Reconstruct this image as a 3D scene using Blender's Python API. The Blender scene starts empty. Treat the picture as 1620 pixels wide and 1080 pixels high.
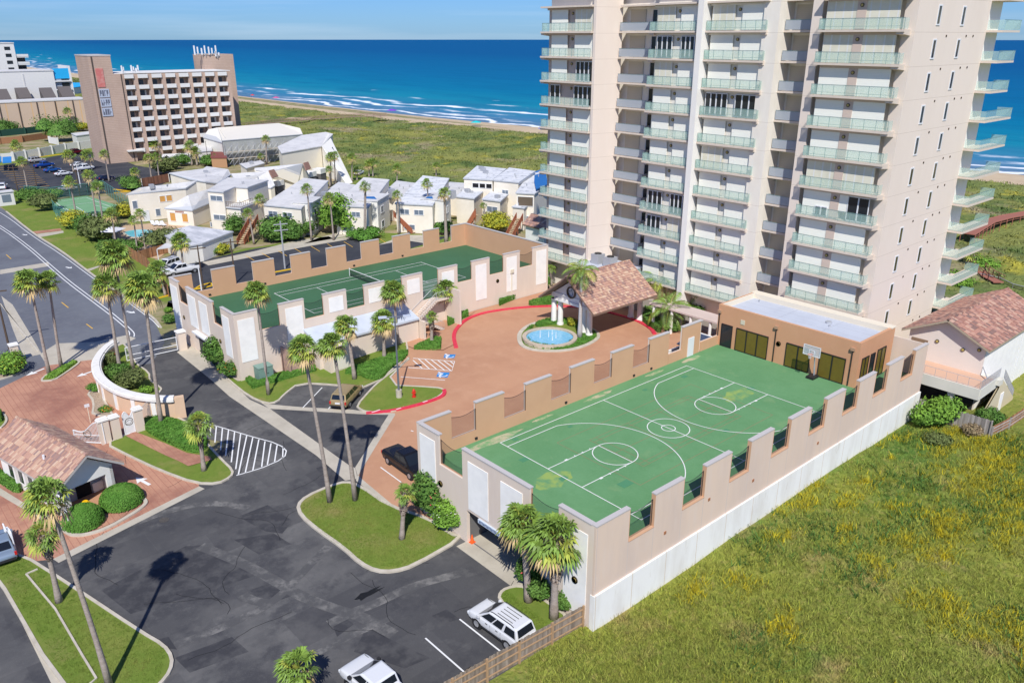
import bpy, bmesh, math, random
import numpy as np
from mathutils import Vector, Matrix
C = bpy.context.scene
COL = C.collection
RND = random.Random(7)
# ------------------------------------------------------------------ camera
FPX = 1267.4; PIT = math.radians(20.82); YAW = math.radians(48.61); HC = 36.4
cam_d = bpy.data.cameras.new('Camera'); cam = bpy.data.objects.new('Camera', cam_d); COL.objects.link(cam)
cam_d.sensor_fit = 'HORIZONTAL'; cam_d.sensor_width = 36.0; cam_d.lens = FPX / 1620 * 36
cam_d.clip_start = 0.5; cam_d.clip_end = 60000
cam.location = (0, 0, HC)
cam.rotation_euler = (math.pi / 2 - PIT, 0, YAW - math.pi / 2)
C.camera = cam
# ------------------------------------------------------------------ light
SUN_EL = math.radians(47.5); SUN_AZ = math.radians(49.5 + 180)      # direction towards the sun, from +x
w = bpy.data.worlds.new('World'); C.world = w; w.use_nodes = True
nt = w.node_tree; nt.nodes.clear()
sky = nt.nodes.new('ShaderNodeTexSky'); sky.sky_type = 'NISHITA'; sky.sun_disc = False
sky.sun_elevation = SUN_EL; sky.sun_rotation = math.pi / 2 - SUN_AZ
sky.air_density = 1.0; sky.dust_density = 0.15; sky.ozone_density = 3.0; sky.altitude = 100
bg = nt.nodes.new('ShaderNodeBackground'); bg.inputs[1].default_value = 0.11
tc = nt.nodes.new('ShaderNodeTexCoord'); mp = nt.nodes.new('ShaderNodeMapping'); mp.inputs['Scale'].default_value = (1.2, 1.2, 26)
nz = nt.nodes.new('ShaderNodeTexNoise'); nz.inputs['Scale'].default_value = 2.2; nz.inputs['Detail'].default_value = 7
rp = nt.nodes.new('ShaderNodeValToRGB'); rp.color_ramp.elements[0].position = 0.44; rp.color_ramp.elements[1].position = 0.72
rp.color_ramp.elements[0].color = (0, 0, 0, 1); rp.color_ramp.elements[1].color = (.20, .20, .20, 1)
mx = nt.nodes.new('ShaderNodeMix'); mx.data_type = 'RGBA'; mx.inputs[7].default_value = (7.2, 7.9, 8.8, 1)
nt.links.new(tc.outputs['Generated'], mp.inputs[0]); nt.links.new(mp.outputs[0], nz.inputs['Vector'])
nt.links.new(nz.outputs[0], rp.inputs[0]); nt.links.new(rp.outputs[0], mx.inputs[0])
tn = nt.nodes.new('ShaderNodeMix'); tn.data_type = 'RGBA'; tn.blend_type = 'MULTIPLY'; tn.inputs[0].default_value = 1; tn.inputs[7].default_value = (.26, .47, .90, 1)
nt.links.new(sky.outputs[0], tn.inputs[6]); nt.links.new(tn.outputs[2], mx.inputs[6]); nt.links.new(mx.outputs[2], bg.inputs[0])
out = nt.nodes.new('ShaderNodeOutputWorld'); nt.links.new(bg.outputs[0], out.inputs[0])
sl = bpy.data.lights.new('Sun', 'SUN'); sl.energy = 4.3; sl.angle = math.radians(0.5); sl.color = (1.0, 0.965, 0.91)
so = bpy.data.objects.new('Sun', sl); COL.objects.link(so)
sdir = Vector((math.cos(SUN_EL) * math.cos(SUN_AZ), math.cos(SUN_EL) * math.sin(SUN_AZ), math.sin(SUN_EL)))
so.rotation_euler = sdir.to_track_quat('Z', 'Y').to_euler()
C.view_settings.view_transform = 'Standard'; C.view_settings.look = 'None'
C.view_settings.exposure = 0.2; C.view_settings.gamma = 1
# ------------------------------------------------------------------ surveying: places read off the photograph
_f = Vector((math.cos(YAW) * math.cos(PIT), math.sin(YAW) * math.cos(PIT), -math.sin(PIT)))
_r = Vector((math.sin(YAW), -math.cos(YAW), 0)); _u = _r.cross(_f)
def ray(x, y): return _f + _r * ((x - 810) / FPX) + _u * ((540 - y) / FPX)
def G(x, y, z=0.0):
    d = ray(x, y); t = (z - HC) / d.z; return (d.x * t, d.y * t)
def GX(x, y, X):
    d = ray(x, y); t = X / d.x; return (X, d.y * t, HC + d.z * t)
def GY(x, y, Y):
    d = ray(x, y); t = Y / d.y; return (d.x * t, Y, HC + d.z * t)
def gz(x, y):                                   # the arrival court climbs about a metre towards the tower
    if 46 < y < 84.5 and x > 40: return min(1.0, (x - 40) / 26.0)
    return 0.0
def T(x, y):                                    # pixel -> ground point, slope included
    z = 0.0
    for _ in range(5):
        p = G(x, y, z); z = gz(*p)
    return p
def P2(w):
    v = Vector(w) - Vector((0, 0, HC)); c = v.dot(_f)
    return (810 + FPX * v.dot(_r) / c, 540 - FPX * v.dot(_u) / c)
def Z(ox, oy, s, pts): return [(ox + a / s, oy + b / s) for a, b in pts]
def zh(base, top_y, z0=0.0):                    # height above a base point of something seen up to pixel row top_y
    lo, hi = 0.0, 60.0
    for _ in range(40):
        m = (lo + hi) / 2
        if P2((base[0], base[1], z0 + m))[1] > top_y: lo = m
        else: hi = m
    return lo
# ------------------------------------------------------------------ materials
MATS = {}
def _n(nt, t, **k):
    n = nt.nodes.new(t)
    for a, b in k.items(): setattr(n, a, b)
    return n
def mat(name, col, rough=0.8, spec=0.3, metal=0.0, n=None, bump=0.0, bscale=3.0, cells=None, trans=0.0, stretch=(1, 1, 1), alpha=1.0, emit=None, island=0.0):
    """n = list of (scale, colour, threshold low, threshold high, amount): noise patches of another colour"""
    if name in MATS: return MATS[name]
    m = bpy.data.materials.new(name); m.use_nodes = True; nt = m.node_tree
    b = nt.nodes['Principled BSDF']; b.inputs['Roughness'].default_value = rough
    b.inputs['Specular IOR Level'].default_value = spec; b.inputs['Metallic'].default_value = metal
    b.inputs['Base Color'].default_value = (*col, 1)
    geo = _n(nt, 'ShaderNodeNewGeometry'); mp = _n(nt, 'ShaderNodeMapping'); mp.inputs['Scale'].default_value = stretch
    nt.links.new(geo.outputs['Position'], mp.inputs[0]); vec = mp.outputs[0]
    cur = None
    for i, (sc, c2, lo, hi, am) in enumerate(n or []):
        t = _n(nt, 'ShaderNodeTexNoise'); t.inputs['Scale'].default_value = sc; t.inputs['Detail'].default_value = 5
        t.inputs['Roughness'].default_value = 0.62
        ad = _n(nt, 'ShaderNodeVectorMath', operation='ADD'); ad.inputs[1].default_value = (i * 13.7, i * 7.1, i * 3.3)
        nt.links.new(vec, ad.inputs[0]); nt.links.new(ad.outputs[0], t.inputs['Vector'])
        mr = _n(nt, 'ShaderNodeMapRange'); mr.inputs[1].default_value = lo; mr.inputs[2].default_value = hi; mr.inputs[4].default_value = am
        nt.links.new(t.outputs[0], mr.inputs[0])
        mx = _n(nt, 'ShaderNodeMix', data_type='RGBA'); mx.inputs[7].default_value = (*c2, 1)
        if cur: nt.links.new(cur, mx.inputs[6])
        else: mx.inputs[6].default_value = (*col, 1)
        nt.links.new(mr.outputs[0], mx.inputs[0]); cur = mx.outputs[2]
    if island:
        hv = _n(nt, 'ShaderNodeHueSaturation'); mr = _n(nt, 'ShaderNodeMapRange')
        mr.inputs[3].default_value = 1 - island; mr.inputs[4].default_value = 1 + island
        nt.links.new(geo.outputs['Random Per Island'], mr.inputs[0]); nt.links.new(mr.outputs[0], hv.inputs['Value'])
        if cur: nt.links.new(cur, hv.inputs['Color'])
        else: hv.inputs['Color'].default_value = (*col, 1)
        cur = hv.outputs[0]
    if cells:
        if cur is None:
            rgb = _n(nt, 'ShaderNodeRGB'); rgb.outputs[0].default_value = (*col, 1); cur = rgb.outputs[0]
        cur = cells(nt, geo, cur, vec)
    if cur: nt.links.new(cur, b.inputs['Base Color'])
    if bump:
        t = _n(nt, 'ShaderNodeTexNoise'); t.inputs['Scale'].default_value = bscale; t.inputs['Detail'].default_value = 6
        nt.links.new(vec, t.inputs['Vector'])
        bp = _n(nt, 'ShaderNodeBump'); bp.inputs['Strength'].default_value = 1.0; bp.inputs['Distance'].default_value = bump
        nt.links.new(t.outputs[0], bp.inputs['Height']); nt.links.new(bp.outputs[0], b.inputs['Normal'])
    if alpha < 1: b.inputs['Alpha'].default_value = alpha
    if trans: b.inputs['Transmission Weight'].default_value = trans
    if emit: b.inputs['Emission Color'].default_value = (*emit, 1); b.inputs['Emission Strength'].default_value = 1
    MATS[name] = m; return m
def ramp_island(stops):
    """each loose piece (tile, board) gets one of several real colours"""
    def f(nt, geo, cur, vec):
        r = _n(nt, 'ShaderNodeValToRGB'); r.color_ramp.interpolation = 'CONSTANT'
        els = r.color_ramp.elements
        for i, (p, c) in enumerate(stops):
            e = els[i] if i < 2 else els.new(p)
            e.position = p; e.color = (*c, 1)
        nt.links.new(geo.outputs['Random Per Island'], r.inputs[0]); return r.outputs[0]
    return f
def patches(scale, amount, c2, rot=0.0, w=1.0, h=0.5):
    """rectangular seal-coat patches / joints"""
    def f(nt, geo, cur, vec):
        t = _n(nt, 'ShaderNodeTexBrick'); t.inputs['Scale'].default_value = scale
        t.inputs['Color1'].default_value = (0, 0, 0, 1); t.inputs['Color2'].default_value = (1, 1, 1, 1); t.inputs['Mortar'].default_value = (.4, .4, .4, 1)
        t.inputs['Mortar Size'].default_value = 0.004; t.inputs['Brick Width'].default_value = w; t.inputs['Row Height'].default_value = h
        d = _n(nt, 'ShaderNodeTexNoise'); d.inputs['Scale'].default_value = 0.35
        ms = _n(nt, 'ShaderNodeMixRGB'); ms.inputs[0].default_value = 0.18
        nt.links.new(vec, d.inputs['Vector']); nt.links.new(vec, ms.inputs[1]); nt.links.new(d.outputs[1], ms.inputs[2])
        nt.links.new(ms.outputs[0], t.inputs['Vector'])
        bw = _n(nt, 'ShaderNodeMath', operation='MULTIPLY'); bw.inputs[1].default_value = amount
        nt.links.new(t.outputs[0], bw.inputs[0])
        mx = _n(nt, 'ShaderNodeMix', data_type='RGBA'); mx.inputs[7].default_value = (*c2, 1)
        nt.links.new(bw.outputs[0], mx.inputs[0])
        if cur: nt.links.new(cur, mx.inputs[6])
        return mx.outputs[2]
    return f
def lines(axis, period, width, c2, off=0.0):
    def f(nt, geo, cur, vec):
        sp = _n(nt, 'ShaderNodeSeparateXYZ'); nt.links.new(vec, sp.inputs[0])
        a = _n(nt, 'ShaderNodeMath', operation='ADD'); a.inputs[1].default_value = off; nt.links.new(sp.outputs[axis], a.inputs[0])
        m = _n(nt, 'ShaderNodeMath', operation='PINGPONG'); m.inputs[1].default_value = period / 2; nt.links.new(a.outputs[0], m.inputs[0])
        l = _n(nt, 'ShaderNodeMath', operation='LESS_THAN'); l.inputs[1].default_value = width / 2; nt.links.new(m.outputs[0], l.inputs[0])
        mx = _n(nt, 'ShaderNodeMix', data_type='RGBA'); mx.inputs[7].default_value = (*c2, 1)
        nt.links.new(l.outputs[0], mx.inputs[0]); nt.links.new(cur, mx.inputs[6]); return mx.outputs[2]
    return f
def two(*fs):
    def f(nt, geo, cur, vec):
        for g in fs: cur = g(nt, geo, cur, vec)
        return cur
    return f
def N(sc, c, lo=.4, hi=.65, am=1.0): return (sc, c, lo, hi, am)
# ------------------------------------------------------------------ mesh builder
LOC = {}
class MB:
    def __init__(s): s.v = []; s.f = []; s.m = []; s.mi = 0
    def add(s, vs, fs):
        o = len(s.v); s.v += [tuple(v) for v in vs]; s.f += [tuple(i + o for i in f) for f in fs]; s.m += [s.mi] * len(fs); return s
    def box(s, x0, x1, y0, y1, z0, z1):
        return s.add([(x0, y0, z0), (x1, y0, z0), (x1, y1, z0), (x0, y1, z0), (x0, y0, z1), (x1, y0, z1), (x1, y1, z1), (x0, y1, z1)],
                     [(0, 3, 2, 1), (4, 5, 6, 7), (0, 1, 5, 4), (1, 2, 6, 5), (2, 3, 7, 6), (3, 0, 4, 7)])
    def quad(s, a, b, c, d): return s.add([a, b, c, d], [(0, 1, 2, 3)])
    def prism(s, poly, z0, z1, top=None):
        """poly list of xy; z0/z1 numbers or lists"""
        n = len(poly)
        if sum(poly[i][0] * poly[(i + 1) % n][1] - poly[(i + 1) % n][0] * poly[i][1] for i in range(n)) < 0:
            poly = poly[::-1]
            if isinstance(z1, list): z1 = z1[::-1]
            if isinstance(z0, list): z0 = z0[::-1]
        A = z0 if isinstance(z0, list) else [z0] * n; B = z1 if isinstance(z1, list) else [z1] * n
        vs = [(p[0], p[1], A[i]) for i, p in enumerate(poly)] + [(p[0], p[1], B[i]) for i, p in enumerate(poly)]
        fs = [tuple(range(n - 1, -1, -1)), tuple(range(n, 2 * n))] + [(i, (i + 1) % n, n + (i + 1) % n, n + i) for i in range(n)]
        return s.add(vs, fs)
    def cyl(s, x, y, z0, z1, r0, r1=None, n=12, x1=None, y1=None):
        r1 = r0 if r1 is None else r1; x1 = x if x1 is None else x1; y1 = y if y1 is None else y1
        a = [2 * math.pi * i / n for i in range(n)]
        vs = [(x + r0 * math.cos(t), y + r0 * math.sin(t), z0) for t in a] + [(x1 + r1 * math.cos(t), y1 + r1 * math.sin(t), z1) for t in a]
        return s.add(vs, [tuple(range(n - 1, -1, -1)), tuple(range(n, 2 * n))] + [(i, (i + 1) % n, n + (i + 1) % n, n + i) for i in range(n)])
    def tube(s, pts, r, n=6):
        pts = [Vector(p) for p in pts]; rr = r if isinstance(r, list) else [r] * len(pts); o = len(s.v); k = len(pts)
        for i, p in enumerate(pts):
            d = (pts[min(i + 1, k - 1)] - pts[max(i - 1, 0)]).normalized()
            a = d.cross(Vector((0, 0, 1)));
            if a.length < 1e-3: a = Vector((1, 0, 0))
            a.normalize(); b = d.cross(a)
            for j in range(n):
                t = 2 * math.pi * j / n; s.v.append(tuple(p + a * (rr[i] * math.cos(t)) + b * (rr[i] * math.sin(t))))
        fs = [(o + i * n + j, o + i * n + (j + 1) % n, o + (i + 1) * n + (j + 1) % n, o + (i + 1) * n + j) for i in range(k - 1) for j in range(n)]
        fs += [tuple(o + j for j in range(n))[::-1], tuple(o + (k - 1) * n + j for j in range(n))]
        s.f += fs; s.m += [s.mi] * len(fs); return s
    def bar(s, a, b, wd, h):
        """rectangular bar from a to b (centre line), width wd, height h"""
        a = Vector(a); b = Vector(b); d = (b - a).normalized(); r = d.cross(Vector((0, 0, 1)))
        if r.length < 1e-3: r = Vector((1, 0, 0))
        r.normalize(); u = r.cross(d); r *= wd / 2; u *= h / 2
        vs = [a - r - u, a + r - u, a + r + u, a - r + u, b - r - u, b + r - u, b + r + u, b - r + u]
        return s.add(vs, [(0, 1, 2, 3), (7, 6, 5, 4), (0, 4, 5, 1), (1, 5, 6, 2), (2, 6, 7, 3), (3, 7, 4, 0)])
    def build(s, name, m, parent=None, smooth=False, local=False):
        o_ = (0, 0, 0)
        if parent is not None and not local: o_ = LOC.get(parent.name, (0, 0, 0))
        me = bpy.data.meshes.new(name); n = len(s.v)
        vs = [(v[0] - o_[0], v[1] - o_[1], v[2] - o_[2]) for v in s.v]
        me.from_pydata(vs, [], s.f)
        for mm in (m if isinstance(m, (list, tuple)) else [m]): me.materials.append(mm)
        if isinstance(m, (list, tuple)): me.polygons.foreach_set('material_index', s.m)
        if smooth: me.polygons.foreach_set('use_smooth', [True] * len(s.f))
        me.update()
        o = bpy.data.objects.new(name, me); COL.objects.link(o)
        if parent is not None: o.parent = parent; LOC[o.name] = o_
        return o
def tag(o, label=None, cat=None, group=None, kind=None):
    if label: o['label'] = label
    if cat: o['category'] = cat
    if group: o['group'] = group
    if kind: o['kind'] = kind
    return o
def thing(name, label, cat, loc=(0, 0, 0), rz=0.0, group=None):
    o = bpy.data.objects.new(name, None); COL.objects.link(o); o.empty_display_size = 0.5
    o.location = loc; o.rotation_euler = (0, 0, rz); LOC[o.name] = tuple(loc)
    return tag(o, label, cat, group)
def copy_tree(o, parent=None):
    c = o.copy(); COL.objects.link(c)
    if parent is not None: c.parent = parent
    for ch in list(o.children): copy_tree(ch, c)
    return c
def struct(name, mb, m): return tag(mb.build(name, m), kind='structure')
# ------------------------------------------------------------------ flat sheets on the ground
def smooth_poly(pts, it=2, closed=True):
    for _ in range(it):
        q = []; n = len(pts)
        for i in range(n if closed else n - 1):
            a, b = pts[i], pts[(i + 1) % n]
            q += [(a[0] * .75 + b[0] * .25, a[1] * .75 + b[1] * .25), (a[0] * .25 + b[0] * .75, a[1] * .25 + b[1] * .75)]
        if not closed: q = [pts[0]] + q + [pts[-1]]
        pts = q
    return pts
def sheet_mb(poly, dz, thick=0.0):
    """a flat-laid sheet that follows the ground; thick>0 gives it a kerb-like side"""
    bm = bmesh.new(); vs = [bm.verts.new((p[0], p[1], 0)) for p in poly]; f = bm.faces.new(vs)
    f.normal_update()
    if f.normal.z < 0: f.normal_flip()
    for X in (40, 66):
        bmesh.ops.bisect_plane(bm, geom=bm.verts[:] + bm.edges[:] + bm.faces[:], plane_co=(X, 0, 0), plane_no=(1, 0, 0))
    bmesh.ops.triangulate(bm, faces=bm.faces[:])
    if thick:
        r = bmesh.ops.extrude_face_region(bm, geom=bm.faces[:])
    mb = MB(); bm.verts.index_update()
    top = set()
    if thick:
        top = {v for v in r['geom'] if isinstance(v, bmesh.types.BMVert)}
    for v in bm.verts: mb.v.append((v.co.x, v.co.y, gz(v.co.x, v.co.y) + dz + (thick if v in top else 0)))
    for f in bm.faces: mb.f.append(tuple(v.index for v in f.verts))
    mb.m = [0] * len(mb.f); bm.free(); return mb
def sheet(name, px, dz, m, smooth=0, world=False, kind='structure', thick=0.0):
    poly = list(px) if world else [T(*p) for p in px]
    if smooth: poly = smooth_poly(poly, smooth)
    o = sheet_mb(poly, dz, thick).build(name, m); tag(o, kind=kind); return o
def ribbon(mb, pts, wd, z0, z1, closed=False, side=0.0):
    """strip of width wd along a path of xy points, between heights z0..z1 above ground"""
    n = len(pts); L = []
    for i in range(n):
        a = pts[(i - 1) % n] if (closed or i > 0) else pts[i]; b = pts[(i + 1) % n] if (closed or i < n - 1) else pts[i]
        d = Vector((b[0] - a[0], b[1] - a[1])); 
        if d.length < 1e-6: d = Vector((1, 0))
        d.normalize(); nn = Vector((-d.y, d.x)); p = Vector(pts[i][:2])
        L.append((p + nn * (wd * (.5 + side)), p - nn * (wd * (.5 - side))))
    for i in range(n if closed else n - 1):
        a, b = L[i], L[(i + 1) % n]
        g = [gz(*q) for q in (a[0], a[1], b[1], b[0])]; q = (a[0], a[1], b[1], b[0])
        if z1 - z0 < 0.02:
            mb.add([(q[k].x, q[k].y, g[k] + z1) for k in range(4)], [(0, 1, 2, 3)])
        else:
            mb.add([(q[k].x, q[k].y, g[k] + z0) for k in range(4)] + [(q[k].x, q[k].y, g[k] + z1) for k in range(4)],
                   [(4, 5, 6, 7), (0, 1, 5, 4), (1, 2, 6, 5), (2, 3, 7, 6), (3, 0, 4, 7)])
    return mb
def paint_line(mb, pts, wd=0.11, dz=0.024, closed=False): return ribbon(mb, pts, wd, dz, dz, closed)
def inset(poly, d):
    """move a closed outline inwards by d"""
    n = len(poly); ar = sum(poly[i][0] * poly[(i + 1) % n][1] - poly[(i + 1) % n][0] * poly[i][1] for i in range(n)); s = 1 if ar > 0 else -1
    o = []
    for i in range(n):
        a, b, c = Vector(poly[i - 1][:2]), Vector(poly[i][:2]), Vector(poly[(i + 1) % n][:2])
        d1 = (b - a).normalized(); d2 = (c - b).normalized(); n1 = Vector((-d1.y, d1.x)) * s; n2 = Vector((-d2.y, d2.x)) * s
        m = n1 + n2
        if m.length < 1e-4: m = n1
        m.normalize(); k = d / max(.45, m.dot(n1)); p = b + m * k; o.append((p.x, p.y))
    return o
# ================================================================== colours of the setting
asph = mat('asphalt', (.088, .087, .088), .9, .2, n=[N(.10, (.155, .15, .143), .46, .60, .9), N(.35, (.058, .058, .063), .5, .62, .85), N(.8, (.15, .147, .14), .58, .68, .55), N(2.4, (.10, .10, .10), .48, .68, .6), N(14, (.19, .185, .18), .56, .78, .55)], bump=.01, bscale=20, cells=patches(.23, .55, (.05, .05, .055), w=1.3, h=.62))
asph2 = mat('street_asphalt', (.155, .165, .185), .85, .2, n=[N(.12, (.115, .12, .14), .4, .65, .8), N(1.3, (.21, .21, .22), .5, .75, .4)], bump=.006, bscale=25)
asph3 = mat('lot_asphalt', (.042, .045, .055), .85, .2, n=[N(.15, (.075, .076, .082), .42, .66, .8)], bump=.006, bscale=25)
conc = mat('concrete', (.50, .455, .37), .85, .2, n=[N(.6, (.40, .36, .29), .4, .7, .8), N(5, (.3, .27, .22), .58, .8, .45)], bump=.006, bscale=18)
kerbm = mat('kerb_concrete', (.55, .50, .41), .85, .2, n=[N(1.2, (.42, .37, .29), .4, .7, .8), N(9, (.28, .24, .2), .6, .8, .4)])
redk = mat('red_kerb_paint', (.62, .035, .07), .6, .3, n=[N(3, (.68, .12, .15), .5, .7, .5)])
yelk = mat('yellow_kerb_paint', (.75, .47, .02), .6, .3)
brick = mat('terracotta_paving', (.50, .275, .165), .85, .2, n=[N(.14, (.43, .225, .135), .42, .62, .8), N(.6, (.54, .31, .195), .5, .72, .6), N(9, (.38, .20, .125), .52, .72, .35)], bump=.006, bscale=25)
bricke = mat('brick_paving', (.50, .265, .175), .85, .2, n=[N(.16, (.27, .12, .09), .45, .62, .8), N(.7, (.5, .26, .17), .5, .72, .5), N(9, (.28, .12, .08), .5, .7, .4)], bump=.006, bscale=25, cells=lines(0, .5, .05, (.36, .16, .11)))
lawn = mat('lawn_grass', (.165, .235, .04), .9, .1, n=[N(.3, (.235, .255, .06), .42, .66, .8), N(1.3, (.12, .19, .03), .48, .7, .6), N(.16, (.33, .26, .11), .56, .70, .75), N(18, (.09, .145, .02), .45, .75, .5)], bump=.05, bscale=22)
sandy = mat('sandy_ground', (.36, .29, .18), .95, .1, n=[N(.2, (.16, .19, .05), .42, .6, .9), N(4, (.22, .17, .1), .5, .75, .5)], bump=.02, bscale=9)
mulch = mat('stone_mulch', (.42, .33, .24), .95, .1, n=[N(6, (.2, .14, .1), .45, .65, .8), N(14, (.6, .52, .42), .5, .7, .7)], bump=.08, bscale=9)
white = mat('white_paint', (.78, .78, .76), .6, .3, n=[N(5, (.6, .6, .58), .55, .8, .5)])
yellow = mat('yellow_paint', (.75, .43, .06), .6, .3)
bluep = mat('blue_paint', (.03, .22, .55), .6, .3)
sand = mat('beach_sand', (.56, .44, .29), .95, .1, n=[N(.05, (.47, .36, .24), .4, .6, .7), N(.6, (.62, .51, .36), .5, .7, .5)], bump=.05, bscale=2)
COASTP = [(-4000, 420), (-600, 330), (0, 272), (77, 265), (90, 262), (260, 249), (310, 243), (354, 239), (413, 236), (544, 234), (760, 240), (988, 249), (1235, 256), (2500, 330), (6000, 700), (20000, 3000)]
def lerp_tab(tab, y):
    for (a, b), (c, d) in zip(tab, tab[1:]):
        if y <= c: return b + (d - b) * (y - a) / (c - a)
    return tab[-1][1]
def xw(y): return lerp_tab(COASTP, y)
# ------------------------------------------------------------------ water
def sea_mat():
    m = bpy.data.materials.new('sea_water'); m.use_nodes = True; nt = m.node_tree; b = nt.nodes['Principled BSDF']
    geo = _n(nt, 'ShaderNodeNewGeometry'); at = _n(nt, 'ShaderNodeAttribute', attribute_name='offshore')
    r = _n(nt, 'ShaderNodeValToRGB'); e = r.color_ramp.elements
    e[0].position = 0; e[0].color = (.11, .20, .30, 1); e[1].position = 1; e[1].color = (.0, .085, .235, 1)
    for p, c in ((.035, (.05, .20, .34)), (.08, (.006, .215, .32)), (.16, (.0, .165, .30)), (.3, (.0, .13, .28)), (.6, (.0, .11, .26))):
        q = e.new(p); q.color = (*c, 1)
    def noise(sx, sy, sc, det=5):
        mp = _n(nt, 'ShaderNodeMapping'); mp.inputs['Scale'].default_value = (sx, sy, 1); mp.inputs['Rotation'].default_value = (0, 0, -.03)
        t = _n(nt, 'ShaderNodeTexNoise'); t.inputs['Scale'].default_value = sc; t.inputs['Detail'].default_value = det; t.inputs['Roughness'].default_value = .6
        nt.links.new(geo.outputs['Position'], mp.inputs[0]); nt.links.new(mp.outputs[0], t.inputs['Vector']); return t.outputs[0]
    def mth(op, a, b2=None, c=None):
        x = _n(nt, 'ShaderNodeMath', operation=op)
        for i, v in enumerate((a, b2, c)):
            if v is None: continue
            if isinstance(v, (int, float)): x.inputs[i].default_value = v
            else: nt.links.new(v, x.inputs[i])
        return x.outputs[0]
    n1 = noise(1, .25, .05); n2 = noise(1, .12, .012)
    off = mth('ADD', at.outputs['Fac'], mth('MULTIPLY', mth('SUBTRACT', n2, .5), .12))
    nt.links.new(off, r.inputs[0])
    mx = _n(nt, 'ShaderNodeMix', data_type='RGBA'); mx.inputs[7].default_value = (.0, .085, .2, 1)
    nt.links.new(mth('MULTIPLY', mth('SUBTRACT', n1, .45), 1.6), mx.inputs[0]); nt.links.new(r.outputs[0], mx.inputs[6])
    # breaking wave lines parallel to the shore; their real colour is white foam
    dist = mth('MULTIPLY', at.outputs['Fac'], 1000.0)
    wob = mth('ADD', mth('MULTIPLY', mth('SUBTRACT', noise(.35, 1, .008, 3), .5), 75), mth('MULTIPLY', mth('SUBTRACT', noise(1, 1, .05, 4), .5), 14))
    d2 = mth('ADD', dist, wob)
    band = 0
    fo = None
    for c, wd, th in ((3, 2.5, .44), (15, 3.5, .53), (29, 4, .55), (47, 5, .53), (74, 4.5, .62), (105, 5, .655), (150, 5, .69)):
        bnd = mth('SUBTRACT', 1.0, mth('MINIMUM', mth('DIVIDE', mth('ABSOLUTE', mth('SUBTRACT', d2, float(c))), float(wd)), 1.0))
        msk = noise(.5, .35, .035 + c * .0001, 6)
        k = mth('MULTIPLY', bnd, mth('MULTIPLY', mth('MAXIMUM', mth('SUBTRACT', msk, th - .06), 0.0), 14.0))
        fo = k if fo is None else mth('MAXIMUM', fo, k)
    tex = mth('ADD', .25, noise(1, .6, .5, 6))
    fo = mth('MINIMUM', mth('MULTIPLY', mth('MULTIPLY', fo, tex), 1.2), 1.0)
    m2 = _n(nt, 'ShaderNodeMix', data_type='RGBA'); m2.inputs[7].default_value = (.85, .88, .9, 1)
    nt.links.new(fo, m2.inputs[0]); nt.links.new(mx.outputs[2], m2.inputs[6]); nt.links.new(m2.outputs[2], b.inputs['Base Color'])
    b.inputs['Roughness'].default_value = .55; b.inputs['Specular IOR Level'].default_value = .03
    bp = _n(nt, 'ShaderNodeBump'); bp.inputs['Distance'].default_value = .35; nt.links.new(noise(1, .3, .25, 8), bp.inputs['Height']); nt.links.new(bp.outputs[0], b.inputs['Normal'])
    return m
def build_sea():
    ys = [-4000, -1500, -600, -300, -150, -60] + list(range(0, 1300, 20)) + [1400, 1600, 1900, 2300, 3000, 4000, 6000, 9000, 14000, 20000, 26000]
    offs = [-12, -4, 0, 5, 10, 20, 30, 45, 60, 80, 110, 150, 200, 300, 450, 700, 1100, 1700, 2600, 4000, 6000, 9000, 13000, 18000, 24000]
    mb = MB(); at = []
    for y in ys:
        for o in offs:
            x = xw(y) + o; d2 = x * x + y * y
            mb.v.append((x, y, -1.0 - d2 / (2 * 6.371e6))); at.append(max(0.0, o) / 1000)
    n = len(offs)
    for j in range(len(ys) - 1):
        for i in range(n - 1): mb.f.append((j * n + i, j * n + i + 1, (j + 1) * n + i + 1, (j + 1) * n + i)); mb.m.append(0)
    o = mb.build('sea', sea_mat(), smooth=True)
    a = o.data.attributes.new('offshore', 'FLOAT', 'POINT'); a.data.foreach_set('value', at)
    tag(o, kind='structure')
build_sea()
def hash_noise(x, y, s=1.0, seed=0):
    from mathutils import noise
    return noise.fractal(Vector((x * s + seed, y * s - seed, seed * .37)), 1.0, 2.0, 4)
def build_beach():
    mb = MB(); ys = [-4000, -1500, -600, -200] + list(range(-100, 1300, 20)) + [1500, 2000, 3000, 6000, 14000]
    offs = [(-75, -.3), (-60, .1), (-27, .35), (-22, .2), (-10, -.4), (-2, -.85), (12, -1.6)]
    for y in ys:
        for o, z in offs: mb.v.append((xw(y) + o, y, z - (xw(y)**2 + y * y) / (2 * 6.371e6)))
    n = len(offs)
    for j in range(len(ys) - 1):
        for i in range(n - 1): mb.f.append((j * n + i, j * n + i + 1, (j + 1) * n + i + 1, (j + 1) * n + i)); mb.m.append(0)
    o = mb.build('beach', sand, smooth=True); tag(o, kind='structure')
build_beach()
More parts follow.
